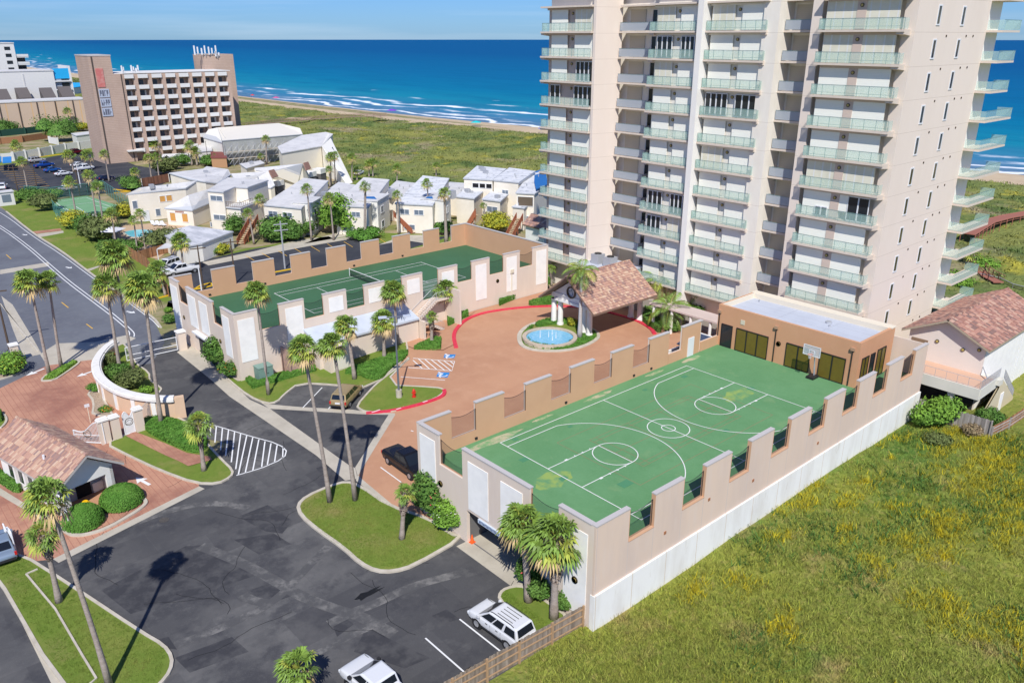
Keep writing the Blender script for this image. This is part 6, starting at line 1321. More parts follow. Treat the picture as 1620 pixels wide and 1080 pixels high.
mesh_fence('tall green mesh fence around the back of the small tennis court', [(42, 314), (83, 317), (140, 310), (165, 305), (205, 333)], 3.0, mesh_g, teal)
mesh_fence('green mesh fence in front of the small tennis court', [(83, 332), (95, 347), (122, 356)], 2.6, mesh_g, teal)
mesh_fence('black mesh fence between the two car parks', [(92, 309), (140, 304), (160, 300)], 2.0, mesh_k, black)
mesh_fence('grey picket fence near the dune walkway on the right', [(1548, 445), (1580, 452), (1600, 462), (1640, 472)], 1.3, mesh_k, grey_m, 2.0)
board_fence('brown board fence on the left side of the north car park', [T(203, 405), T(233, 424), T(245, 440), T(268, 470)], 1.9, woodb, woodb, bw=.3, rails=False)
board_fence('brown board fence behind the two white parked vehicles', [T(222, 412), T(258, 402), T(285, 396)], 1.7, woodb, woodb, bw=.3, rails=False)
board_fence('dark brown board fence beyond the white condominium wing', [T(200, 300), T(225, 296), T(268, 288)], 2.2, mat('dark_boards', (.22, .10, .06), .9, island=.3), ivory_w, bw=.4, step=6, rails=False)
# ---------------- hotel
hb = mat('hotel_brick', (.50, .37, .29), .9, .15, n=[N(.25, (.43, .31, .245), .4, .68, .7), N(1.5, (.55, .42, .34), .5, .75, .5)], cells=lines(2, .5, .05, (.36, .235, .175)))
ht = thing('hotel', 'eight storey brown brick hotel with white balconies and a taller slab at each end', 'hotel', (95, 268, 0))
hotelw = mat('hotel_white', (.68, .67, .64), .85)
mb = MB(); mb.box(71.0, 77.3, 268, 281, 0, 31.0); mb.build('end_tower', hb, ht); mb = MB(); mb.box(70.9, 77.4, 267.9, 281.1, 31.0, 31.35); mb.build('tower_coping', mat('grey_coping', (.6, .58, .56)), ht)
mb = MB(); mb.box(71.8, 72.2, 267.9, 268, 0, 31); mb.box(79.3, 79.6, 267.9, 268, 0, 25.8); mb.build('expansion_joint', mat('dark_joint', (.09, .07, .06), .9), ht)
mb = MB(); mb.box(77.3, 80.0, 268, 284, 0, 25.9); mb.box(80, 113.6, 269.9, 284, 0, 25.8); mb.build('wall', hb, ht)
mb = MB(); mb.box(77.4, 113.5, 268.3, 283.9, 25.9, 26.1); mb.build('roof', hotelw, ht)
mb = MB(); mb.box(110.3, 120.6, 281, 290, 0, 30.8); mb.build('end_tower', hb, ht)
BW = 4.16
for i in range(8):
    x0 = 80.0 + i * BW; mb = MB(); mb.box(x0 + 2.9, x0 + BW, 268, 269.9, 0, 25.75)
    if i == 0: mb.box(79.95, 80.3, 268, 269.9, 0, 25.7)
    mb.build('brick_fin', hb, ht)
    for k in range(8):
        z = 25.7 - 3.12 * k; xa = x0 + (.3 if i == 0 else 0); mb = MB(); mb.box(xa, x0 + 2.9, 267.6, 268.0, z - 1.15, z); mb.box(xa, x0 + 2.9, 268.0, 269.89, z - 1.15, z - 1.0)
        if k < 8: b_ = mb.build('balcony', hotelw, ht)
        if k < 7:
            mb = MB(); mb.box(xa + .2, x0 + 2.0, 269.8, 269.9, z - 3.9, z - 1.7); mb.build('window', mat('hotel_glass', (.055, .07, .10), .2, .5), ht)
            if k % 3 == 1: mb = MB(); mb.box(x0 + 2.0, x0 + 2.5, 269.75, 269.85, z - 3.9, z - 1.7); mb.build('curtain', hotelw, ht)
mb = MB(); mb.add([(71.0 + .0, 267.95, 22.2), (72.9, 267.95, 22.2), (72.9, 267.95, 27.4), (71.9, 267.95, 27.4)], [(0, 1, 2, 3)])
mb = MB(); mb.box(72.5, 74.6, 267.85, 268, 22.3, 27.6); mb.build('faded_sign', mat('faded_red', (.55, .17, .15), .8, n=[N(.8, (.62, .35, .3), .45, .65, .6)]), ht)
for k in range(3):
    z = 19.4 - k * 2.7; mb = MB(); mb.box(72.4, 75.3, 267.8, 268, z, z + 2.4); s_ = mb.build('sign_panel', mat('sign_blue_grey', (.42, .46, .54), .7), ht); mb = MB(); r_ = random.Random(k)
    for i in range(4): x = 72.65 + i * .62; mb.box(x, x + .14, 267.76, 267.8, z + .4, z + 2.0); mb.box(x + .14, x + .45, 267.76, 267.8, z + r_.choice((.4, 1.0, 1.8)), z + r_.choice((1.2, 2.0)) + .05)
    mb.build('sign_lettering', mat('sign_dark', (.12, .13, .17), .7), s_)
def antenna(label, x, y, z, n, s):
    t = thing('antenna_cluster', label, 'antenna', (x, y, z)); mb = MB(); mb.tube([(x - s, y, z + .8), (x + s, y, z + .8)], .1, 4); mb.tube([(x, y, z), (x, y, z + .8)], .12, 4); mb.build('bracket', grey_m, t)
    for i in range(n): p = x - s + 2 * s * i / (n - 1); mb = MB(); mb.box(p - .2, p + .2, y - .15 + .3 * (i % 2), y + .15 + .3 * (i % 2), z + .5, z + (3.4 if s > 2 else 2.2) - .4 * (i % 3)); mb.build('panel', whitem, t)
antenna('row of white cell antennas at the top of the right hotel slab', 111.0, 280.6, 30.2, 7, 3.6); antenna('smaller cluster of white cell antennas on the hotel roof', 84.5, 270.5, 26.0, 4, 1.0); antenna('single pair of white aerials on the roof near the left slab', 80.8, 270, 26.0, 2, .25); antenna('white antenna panel on the corner of the right hotel slab', 115.0, 280.6, 29.6, 2, .6)
mb = MB(); mb.box(77.5, 82, 266.5, 268, 3.2, 3.6); mb.build('entrance_canopy', hotelw, ht)
# lobby building under scaffolding
lt, ltop = polyb('hotel_lobby', 'low building with a sloped white roof being repaired, grey boarding on its front', 'building', [(352, 222, 7.5), (478, 212, 7.5), (474, 203, 8.6), (440, 195, 8.6), (345, 202, 8.6)], wm=mat('grey_boarding', (.34, .35, .33), .9, n=[N(.4, (.42, .43, .42), .45, .65, .8)]), rm=mat('cream_roof', (.72, .68, .60), .8), group=None)
lv_, _ = polyb('white_gable_block', 'white sloped gable block between the hotel and the scaffolding', 'building', [(322, 217, 6), (354, 226, 6.0), (356, 217, 8.0), (344, 202, 8.6), (330, 205, 8.2)], wm=ivory_w, rm=hotelw)
sc = thing('scaffolding', 'grey tube scaffolding standing against the lobby building front', 'scaffolding', (*G(400, 250), 0)); mb = MB(); a, b = Vector((*ltop[0][:2], 0)), Vector((*ltop[1][:2], 0)); d = (b - a).normalized(); n_ = Vector((d.y, -d.x, 0)); n_ = n_ if n_.dot(a) < 0 else -n_; pk = MB()
for i in range(15):
    p = a.lerp(b, i / 14) + n_ * .6; q = p + n_ * 1.3
    for s in (p, q): mb.tube([s, s + Vector((0, 0, 6.6))], .06, 4)
    if i < 14:
        p2 = a.lerp(b, (i + 1) / 14) + n_ * 1.9
        for z in (2, 4, 6): mb.tube([q + Vector((0, 0, z)), p2 + Vector((0, 0, z))], .05, 4); mb.tube([q + Vector((0, 0, z - 2)), p2 + Vector((0, 0, z))], .04, 4)
for z in (2, 4): pk.bar(a + n_ * 1.2 + Vector((0, 0, z)), b + n_ * 1.2 + Vector((0, 0, z)), 1.2, .1)
mb.build('tubes', grey_m, sc); pk.build('planks', mat('plank', (.5, .42, .3), .9), sc)
polyb('service_hut', 'small hut with a maroon roof in front of the scaffolding', 'hut', [(334, 249, 3), (358, 249, 3), (356, 240.5, 3), (334, 240, 3)], rm=mat('maroon_roof', (.22, .07, .06), .8), wm=mat('hut_brown', (.42, .24, .13), .9), edge=mat('maroon_roof', (.22, .07, .06)))
polyb('garden_wall_block', 'low white block walls in front of the hotel entrance planting', 'wall', [(256, 250, 2.2), (303, 247, 2.2), (303, 242, 2.2), (258, 244, 2.2)], wm=hotelw, rm=hotelw); polyb('garden_wall_block', 'white retail front with small panels beside the dark utility pole', 'wall', [(313, 240, 3.4), (335, 238, 3.4), (333, 228, 3.4), (315, 229, 3.4)], wm=hotelw, rm=roofg)
# ---------------- far left buildings
def tower(label, x0, x1, y0, y1, z, rows, cols, m=hotelw, name='white_apartment_block', glm=glassd, side=None, steps=None):
    t = thing(name, label, 'apartment block', (x0, y0, 0)); MB().box(x0, x1, y0, y1, 0, z).build('wall', m, t); MB().box(x0 - .2, x1 + .2, y0 - .2, y1 + .2, z, z + .5).build('roof', roofg, t)
    for r in range(rows):
        for c in range(cols): mb = MB(); xa = x0 + (x1 - x0) * (c + .3) / cols; mb.box(xa, xa + (x1 - x0) * .4 / cols, y0 - .08, y0, z - 2.9 - r * 3.1, z - 1.4 - r * 3.1); mb.build('window', glm, t)
    return t
t = tower('tall white apartment block cut by the left edge, with stepped balconies', 60, 90.5, 460, 480, 33.3, 7, 5, side=True)
for k in range(6): z = 27.5 - 3.4 * k; mb = MB(); mb.box(90.5, 95.8 - .0, 460.5, 468, z - .5, z); mb.box(90.5, 95.8, 460.4, 460.6, z, z + 1); mb.build('balcony', hotelw, t); mb = MB(); mb.box(90.5, 94.5, 462, 468, z - 3, z - .5); mb.build('recess', glassd, t)
t = thing('white_hotel_block', 'plain white block with a bright blue parapet and grey balconies on its end', 'apartment block', (66, 420, 0)); MB().box(71.3, 96.0, 420, 440, 0, 22.0).build('wall', hotelw, t); MB().box(71, 96.2, 419.8, 440.2, 22.0, 22.4).build('roof', roofg, t)
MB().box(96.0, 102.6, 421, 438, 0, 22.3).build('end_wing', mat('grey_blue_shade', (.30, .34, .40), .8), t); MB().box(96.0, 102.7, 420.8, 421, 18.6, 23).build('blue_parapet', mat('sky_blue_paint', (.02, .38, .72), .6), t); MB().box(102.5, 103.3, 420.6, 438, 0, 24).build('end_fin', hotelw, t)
for k in range(5): z = 17.8 - 3.6 * k; MB().box(96, 102.5, 419.9, 421, z - .5, z).build('balcony', hotelw, t); MB().box(98.9, 102.0, 420.85, 421, z + .2, z + 2.6).build('window', glassd, t)
MB().box(83.5, 84.0, 419.85, 420, 3, 21).build('joint', roofg, t)
t = thing('blue_roof_pavilion', 'low pavilion with a bright blue roof near the beach behind the brick hotel', 'pavilion', (108, 440, 0)); p = [G(x, y, 5) for x, y in ((96, 141), (127, 137), (128, 131), (97, 131))]; MB().prism(p, 0, 4.6).build('wall', hotelw, t); MB().prism(inset(p, -.5), 4.6, 5).build('roof', mat('sky_blue_paint', (.02, .38, .72)), t)
t = thing('long_brown_building', 'long low tan building with tall vertical ribs behind the dark green fence', 'building', (66, 388, 0)); MB().box(63, 99.6, 388, 400, 0, 11.3).build('wall', mat('tan_panel_wall', (.55, .42, .31), .9, cells=lines(0, 4.6, .5, (.60, .40, .22))), t); MB().box(62.8, 99.8, 387.8, 400.2, 11.3, 11.8).build('roof', roofg, t)
for i in range(5): x = 66.5 + i * 6.8; MB().box(x, x + .35, 387.7, 388, 0, 11.2).build('dark_rib', mat('dark_joint', (.09, .07, .06)), t)
for i, (x, y, s) in enumerate(((70, 406, 5), (79, 412, 5), (87, 405, 5), (95.5, 410, 5.2))):
    t = thing('shingled_roof_block', 'dark shingled roof block above the long tan building, number %s from the left' % ('first', 'second', 'third', 'fourth')[i], 'roof block', (x, y, 11.8), group='dark shingled roof blocks'); MB().prism([(x, y), (x + s, y), (x + s, y + 6), (x, y + 6)], 0, [11.5, 11.5, 15.5, 15.5]).build('roof', mat('dark_shingle', (.12, .105, .10), .9), t)
def wall_line(name, label, px, h, m, th=.3):
    path = [T(*p) for p in px]; t = thing(name, label, 'wall', (*path[0], 0)); mb = MB(); ribbon(mb, path, th, 0, h); mb.build('wall', m, t)
    for p in path[::1]: mb = MB(); mb.box(p[0] - .3, p[0] + .3, p[1] - .3, p[1] + .3, 0, h + .25); mb.build('pier', m, t)
wall_line('white_boundary_wall', 'white boundary wall behind the hotel car park', [(-30, 262), (0, 257), (22, 255), (41, 251.5), (63, 248), (83, 244), (104, 240), (125, 237), (146, 234)], 2.6, hotelw)
wall_line('green_screen_fence', 'dark green screened fence in front of the long tan building', [(-20, 218), (0, 216), (40, 212), (76, 207.5)], 2.4, mat('dark_green_screen', (.02, .07, .05), .9), .15)
wall_line('brown_fence', 'brown wooden fence beside the lawn beyond the car park', [(-10, 229), (0, 228), (35, 225), (76, 219)], 2.2, woodb, .15)
polyb('white_garage', 'white garage block between the large dark tree and the brick hotel', 'garage', [(121, 214.5, 3.2), (142, 212, 3.2), (140, 208, 3.3), (113, 211, 3.3)], wm=hotelw); wall_line('low_white_wall', 'low white wall under the large dark tree', [(79, 226.5), (92, 229)], 2.2, hotelw)
bk = thing('blue_kiosk', 'pair of blue canopies at the left edge by the white wall', 'canopy', (*G(6, 262), 0)); 
for x0, x1 in ((-4, 2), (4, 18)): q = [G(x, y, 2.6) for x, y in ((x0, 257.5), (x1, 256.5), (x1, 248), (x0, 249))]; MB().prism(q, 2.4, 2.7).build('canopy', mat('blue_canvas', (.03, .22, .55), .7), bk)
bt = thing('white_booth', 'small white booth with a glazed front at the car park entrance', 'booth', (*G(11, 322), 0)); x, y = G(11, 324); MBX(Matrix.Translation((x, y, 0)), [(-1.6, 1.6, -1.2, 1.2, 0, 3.0)]).build('wall', hotelw, bt); MBX(Matrix.Translation((x, y, 0)), [(-.9, .9, -1.25, -1.2, .8, 2.5)]).build('window', winw, bt); MBX(Matrix.Translation((x, y, 0)), [(-1.8, 1.8, -1.4, 1.4, 3.0, 3.2)]).build('roof', roofg, bt)
# poles
def pole(label, base, top_px, arms=1, r=.14, m=None, lean=(0, 0)):
    x, y = T(*base); h = zh((x, y), top_px[1]); t = thing('utility_pole', label, 'pole', (x, y, 0)); mb = MB(); mb.cyl(x, y, 0, h, r, r * .7, 8); mb.build('pole', m or mat('dark_timber', (.10, .07, .05), .9), t)
    for k in range(arms): mb = MB(); mb.bar(Vector((x - 1.1, y + .3, h - .5 - k)), Vector((x + 1.1, y - .3, h - .5 - k)), .12, .14); mb.build('crossarm', m or mat('dark_timber', (.1, .07, .05)), t)
pole('leaning dark utility pole at the left edge above the side street', (15, 552), (2, 455), 1)
pole('dark utility pole standing behind the first notch of the tennis deck', (322, 458), (313, 388), 1); pole('dark utility pole seen over the second notch of the tennis deck', (373, 448), (364, 378), 1)
pole('white street light pole beside the first utility pole', (319, 459), (313, 421), 0, .12, whitem); pole('silver pole crowded with equipment seen over the third notch', (451, 425), (441, 350), 2, .16, grey_m)
pole('utility pole at the entrance of the hotel car park', (31, 314), (19, 262), 2); pole('white light pole among the parked white cars', (128, 297), (116, 260), 0, .12, whitem); pole('dark pole standing in the hotel car park', (60, 303), (50, 258), 0)
pole('thin dark pole in front of the hotel planting', (330, 262), (327, 223), 0, .1); pole('dark street pole beside the small tennis court', (127, 310), (115, 268), 1)
# dune walkovers and beach canopies
def boardwalk(label, px, w_=2.2, z=3.0, m=None):
    path = [G(x, y, z) for x, y in px]; t = thing('boardwalk', label, 'boardwalk', (*path[0], 0)); mb = MB(); ribbon(mb, path, w_, z - .15, z); mb.build('deck', m or mat('grey_brown_deck', (.30, .20, .15), .9), t); mb = MB()
    for a, b in zip(path, path[1:]):
        a, b = Vector((*a, z)), Vector((*b, z)); n = int((b - a).length / 3) + 1; d = (b - a).normalized(); k = Vector((-d.y, d.x, 0)) * w_ / 2
        for s in (-1, 1):
            mb.tube([a + k * s + Vector((0, 0, 1)), b + k * s + Vector((0, 0, 1))], .06, 4); mb.tube([a + k * s + Vector((0, 0, .55)), b + k * s + Vector((0, 0, .55))], .05, 4)
            for i in range(n): p = a.lerp(b, i / n) + k * s; mb.tube([p - Vector((0, 0, 2)), p + Vector((0, 0, 1))], .07, 4)
    mb.build('railing', m or mat('grey_brown_deck', (.3, .2, .15)), t)
boardwalk('long grey brown dune boardwalk reaching the beach behind the hotel', [(386, 199), (430, 194), (500, 188), (560, 184.5), (612, 183)]); boardwalk('red brown dune boardwalk beyond the balconies on the right', [(1530, 378), (1562, 358), (1592, 350), (1650, 340)], 2.4, 2.0, mat('red_deck', (.33, .13, .09), .9)); boardwalk('red brown walkway stair behind the far right garden', [(1549, 425), (1562, 437), (1580, 446)], 1.6, 1.2, mat('red_deck', (.33, .13, .09)))
for lb_, px_, c_, r_ in (('purple beach canopy near the waterline', (620, 181), (.22, .05, .5), 3.2), ('turquoise beach canopy at the edge of the dunes', (753, 201), (.02, .5, .5), 3.0), ('blue beach umbrella close to the tower', (856, 211), (.05, .1, .5), 1.6), ('pink and blue beach umbrella near the surf beyond the hotel', (437, 160), (.6, .1, .25), 2.6), ('small red beach umbrella behind the hotel', (400, 156), (.6, .05, .05), 1.6)): canopy(lb_, px_, r_, 2.6, mat('canvas_%d' % int(px_[0]), c_, .7), 'beach canopy')
gs = thing('garden_shed', 'small pale gabled roof peeping over the far end of the tennis deck wall', 'shed', (*G(850, 380), 0)); x, y = G(842, 372, 2.2); gable(gs, Matrix.Translation((x + 1.5, y - 1.0, 0)), -2.2, 2.2, -3, 3, 4.0, 5.6, 'y', tile_a, mat('brown_fascia', (.22, .15, .11), .8), .5, .6); MB().box(x - .3, x + 3.3, y - 3.5, y + 1.5, 0, 4.2).build('wall', panel, gs)
# ================================================================== vegetation
frond_g = mat('palm_green', (.17, .27, .045), .55, .35, island=.35); frond_y = mat('palm_yellow', (.33, .37, .055), .6, .3, island=.3); frond_b = mat('palm_dead', (.50, .37, .19), .85, .1, island=.3)
stalk = mat('palm_stalk', (.25, .27, .05), .6, .3)
trunk_m = mat('palm_trunk', (.42, .36, .31), .95, .1, n=[N(2, (.29, .24, .2), .4, .65, .8)], stretch=(1, 1, 2.5), bump=.03, bscale=6, cells=lines(2, .22, .04, (.2, .16, .13)))
boot_m = mat('palm_boots', (.40, .33, .27), .95, .1, n=[N(5, (.16, .12, .1), .42, .6, .9)], bump=.08, bscale=9, island=.4)
royal_m = mat('royal_trunk', (.47, .46, .45), .9, .1, n=[N(3, (.36, .35, .34), .45, .7, .6)], cells=lines(2, .3, .03, (.33, .32, .3)))
def fan_crown(seed, nf=46, R=1.5, wind=(-.25, .12), dead=.16, droop=1.0, seg=15):
    r = random.Random(seed); mb = MB(); W = Vector((wind[0], wind[1], 0))
    for i in range(nf):
        age = (i + .5) / nf; el = math.radians(82 - 118 * age ** .95 + r.uniform(-8, 8)); az = i * 2.39996 + r.uniform(-.25, .25)
        d = Vector((math.cos(el) * math.cos(az), math.cos(el) * math.sin(az), math.sin(el))) + W * (.7 + .6 * math.cos(el)); d.normalize()
        Lp = R * r.uniform(.42, .58); mid = d * Lp * .55; end = d * Lp + Vector((0, 0, -.10 * R * math.cos(el)))
        mb.mi = 3; mb.tube([Vector((0, 0, 0)) + d * .08, mid, end], [.035, .025, .018], 3)
        mb.mi = 2 if (age > 1 - dead or (age > .75 and r.random() < .3)) else (1 if (age > .5 and r.random() < .32) or r.random() < .06 else 0)
        side = d.cross(Vector((0, 0, 1)));
        if side.length < .1: side = Vector((1, 0, 0))
        side.normalize(); up = side.cross(d).normalized(); Lf = R * r.uniform(.5, .68); tw = r.uniform(-.5, .5)
        side, up = side * math.cos(tw) + up * math.sin(tw), up * math.cos(tw) - side * math.sin(tw)
        for k in range(seg):
            t = (k / (seg - 1) - .5) * math.radians(205); ld = d * math.cos(t) + side * math.sin(t) + up * (-.16 + .16 * (k % 2)); ld.normalize()
            L = Lf * (1 - .22 * abs(t) / 1.8) * r.uniform(.88, 1.08); p1 = end + ld * L * .55 ; tip = end + ld * L * .92 + Vector((0, 0, -.34 * L * droop * (1 if mb.mi < 2 else 1.5))) + W * .2 * L
            wv = ld.cross(up).normalized() * (L * .085)
            mb.add([tuple(end), tuple(p1 - wv), tuple(tip), tuple(p1 + wv)], [(0, 1, 2, 3)])
    return mb
def feather_crown(seed, nf=13, R=1.9, up0=70, sp=70, n=16):
    r = random.Random(seed); mb = MB()
    for i in range(nf):
        az = i * 2.39996 + r.uniform(-.2, .2); el0 = math.radians(up0 - sp * (i / nf)); p = Vector((0, 0, 0)); h = Vector((math.cos(az), math.sin(az), 0)); pts = []; el = el0; L = R * r.uniform(.85, 1.1)
        for k in range(9): pts.append(p.copy()); p = p + (h * math.cos(el) + Vector((0, 0, math.sin(el)))) * L / 8; el -= math.radians(15)
        mb.mi = 3; mb.tube(pts, [.035, .033, .03, .028, .024, .02, .016, .012, .008], 3); mb.mi = 1 if r.random() < .18 else 0
        s = Vector((-math.sin(az), math.cos(az), 0))
        for k in range(n):
            u = .12 + .86 * k / (n - 1); j = min(7, int(u * 8)); f = u * 8 - j; q = pts[j].lerp(pts[j + 1], f); d = (pts[j + 1] - pts[j]).normalized(); ll = L * .30 * math.sin(math.pi * min(.93, u * .82 + .14))
            for sg in (-1, 1):
                e = (s * sg * .85 + d * .55).normalized(); wv = d * .045 * R / 1.9; tip = q + e * ll + Vector((0, 0, -.38 * ll)); mb.add([tuple(q), tuple(q + e * ll * .5 + wv), tuple(tip), tuple(q + e * ll * .5 - wv)], [(0, 1, 2, 3)])
    return mb
CM = [frond_g, frond_y, frond_b, stalk]
CROWNS = {}
def crown_mesh(kind):
    if kind in CROWNS: return CROWNS[kind]
    if kind.startswith('fan'): k = int(kind[3:]); mb = fan_crown(k, wind=[(-.30, .16), (-.22, .1), (-.1, .1), (-.34, .05), (-.25, .2)][k % 5], nf=[46, 40, 50, 38, 44][k % 5])
    elif kind.startswith('far'): mb = fan_crown(int(kind[3:]) + 50, nf=26, seg=9, wind=(-.2, .1))
    elif kind.startswith('sparse'): mb = fan_crown(77 + int(kind[6:]), nf=22, wind=(-.05, .03), dead=.0, seg=13)
    else: mb = feather_crown(int(kind[-1]) + 5, nf=15 if kind.startswith('royal') else 17, up0=75 if kind.startswith('royal') else 85, sp=85)
    me = bpy.data.meshes.new('crown'); me.from_pydata(mb.v, [], mb.f)
    for m in CM: me.materials.append(m)
    me.polygons.foreach_set('material_index', mb.m); me.update(); CROWNS[kind] = me; return me
PR = random.Random(99)
def palm(label, base, crown, R=1.6, kind='fan0', r0=.2, boots=0.0, group=None, z0=None, name='fan_palm', tm=None, swell=1.35):
    x, y = T(*base); zb = gz(x, y) + .05 if z0 is None else z0
    # crown height from its pixel row above the foot; sideways offset becomes a real lean of the trunk
    h = zh((x, y), crown[1], zb); top = Vector((x, y, zb + h)); px_, _ = P2(top)
    dist = (top - Vector((0, 0, HC))).dot(_f); top += _r * ((crown[0] - px_) * dist / FPX)
    t = thing(name, label, 'palm tree', (x, y, zb), group=group)
    n = 9; pts = []; a = Vector((0, 0, 0)); b = top - Vector((x, y, zb))
    for i in range(n): u = i / (n - 1); pts.append(Vector((b.x * u ** 1.25, b.y * u ** 1.25, b.z * u)))
    rr_ = [r0 * (swell if i == 0 else 1.12 if i == 1 else 1.0 - .35 * i / (n - 1)) for i in range(n)]
    MB().tube(pts, rr_, 9).build('trunk', tm or trunk_m, t, smooth=True, local=True)
    o = bpy.data.objects.new('crown', crown_mesh(kind)); COL.objects.link(o); o.parent = t; o.location = b; o.scale = (R / 1.5,) * 3; o.rotation_euler = (0, 0, PR.uniform(-.7, .7) if kind[:3] != 'fan' else PR.uniform(-.35, .35))
    if boots:
        mb = MB(); hb_ = boots * b.z; q = random.Random(int(x * 10)); m_ = int(70 * hb_ / 1.2 + 30)
        for i in range(m_):
            u = q.random(); z = b.z - hb_ * u - .02; k = min(n - 2, int(z / b.z * (n - 1))) if z > 0 else 0; c = Vector((b.x * (z / b.z) ** 1.25, b.y * (z / b.z) ** 1.25, z)); az = q.uniform(0, 6.28); rb = r0 * (1.15 + .75 * math.sin(math.pi * min(1, u * 1.05)))
            d = Vector((math.cos(az), math.sin(az), 0)); s = Vector((-d.y, d.x, 0)) * .07; p0 = c + d * rb * .6; p1 = c + d * rb * 1.15 + Vector((0, 0, .16))
            mb.add([tuple(p0 - s), tuple(p0 + s), tuple(p1 + s * .5), tuple(p1 - s * .5), tuple(p0 + Vector((0, 0, .1)) - s), tuple(p0 + Vector((0, 0, .1)) + s)], [(0, 1, 2, 3), (4, 3, 2, 5)])
        mb.tube([Vector((b.x * (z / b.z) ** 1.25, b.y * (z / b.z) ** 1.25, z)) for z in (b.z - hb_, b.z - hb_ * .5, b.z)], [r0 * .9, r0 * 1.45, r0 * .9], 9); mb.build('boots', boot_m, t, local=True)
    return t
palm('tallest leaning fan palm in the grass strip at the lower left', (174, 1086), (76, 786), 1.4, 'fan0', .17)
palm('short fan palm with a swollen husk trunk in the lower left grass', (94, 953), (70, 845), 1.35, 'sparse1', .2, .38)
palm('fan palm crown poking in at the bottom edge of the car park', (486, 1112), (472, 1056), 1.45, 'fan3', .24)
palm('left one of the two tall leaning palms on the central grass island', (522, 795), (480, 552), 1.45, 'fan1', .18); palm('right one of the two tall leaning palms on the central grass island', (562, 792), (527, 545), 1.35, 'fan4', .18)
palm('small palm with a bulging husk trunk by the oleander bush', (636, 853), (641, 778), 1.0, 'sparse0', .2, .5)
palm('left palm of the pair at the garage corner', (836, 951), (826, 828), 1.75, 'fan2', .27, .3); palm('right palm of the pair at the garage corner with a shaggy trunk', (876, 978), (880, 850), 2.2, 'fan4', .27, .55)
palm('slim palm rising in front of the green utility cabinet', (425, 625), (406, 463), 1.55, 'fan2', .17); palm('husky palm casting its shadow on the annex wall', (561, 600), (548, 515), 1.6, 'fan0', .22, .3); palm('palm at the right end of the annex hedge', (608, 567), (607, 508), 1.8, 'fan1', .22, .3)
palm('full palm crown rising behind the lamp post', (630, 546), (622, 462), 1.85, 'fan2', .2); palm('palm between the stair wall and the tennis deck', (712, 506), (706, 458), 1.9, 'fan4', .22); palm('small husky palm at the foot of the deck staircase', (683, 543), (683, 500), .95, 'sparse0', .22, .55)
palm('tall smooth grey royal palm beside the fountain', (917, 535), (920, 430), 2.2, 'royal0', .26, name='royal_palm', tm=royal_m, swell=1.4); palm('small feather palm at the end of the tennis deck', (873, 452), (870, 424), 1.3, 'royal1', .16, name='feather_palm')
x, y = T(917, 535)
palm('left tall palm of the pair beside the entrance road', (78, 592), (47, 446), 1.9, 'fan0', .19); palm('right tall palm of the pair beside the entrance road', (97, 581), (77, 444), 1.5, 'fan3', .18)
palm('palm with a drooping crown rising from the left of the curved wall planter', (192, 597), (168, 452), 1.8, 'fan1', .2); palm('tallest thin palm rising from the curved wall planter', (212, 590), (181, 405), 2.15, 'fan2', .18); palm('tall palm in the hedge at the end of the curved wall', (256, 674), (227, 455), 2.1, 'fan0', .2); palm('short palm with a fat husk trunk beside the striped bay', (323, 745), (314, 672), 1.55, 'sparse1', .2, .5)
palm('palm with a narrow trunk by the white pickup', (291, 433), (286, 382), 1.9, 'fan1', .18); palm('palm leaning over the brown fence beside the deck', (262, 468), (251, 427), 1.9, 'fan3', .2); palm('left palm of the two thin ones beside the pool', (218, 402), (212, 349), 1.20, 'far0', .16); palm('right palm of the two thin ones beside the pool', (231, 400), (222, 338), 1.28, 'far1', .16)
palm('thin palm in front of the tallest cream unit, left of its stair', (402, 386), (393, 337), 1.36, 'far2', .18); palm('palm between the tallest cream unit and the banana plants', (422, 380), (412, 316), 1.52, 'far3', .18); palm('palm in front of the first stair tower', (493, 380), (486, 300), 1.44, 'far0', .18); palm('palm standing left of the big round tree', (528, 380), (522, 313), 1.52, 'far1', .18); palm('thick trunked palm in front of the second stair tower', (578, 378), (578, 295), 1.44, 'far2', .3)
palm('slim palm beside the brown timber staircase', (631, 371), (629, 309), 1.36, 'far3', .18); palm('slim palm in front of the weathered unit', (679, 361), (676, 291), 1.44, 'far0', .18); palm('thick palm between the deck wall notches', (706, 384), (703, 306), 1.52, 'far1', .32); palm('small thin palm above the yellow banana clump', (769, 362), (765, 325), 0.96, 'far2', .15); palm('lone palm at the dune edge behind the weathered unit', (690, 281), (690, 262), 1.36, 'far3', .2)
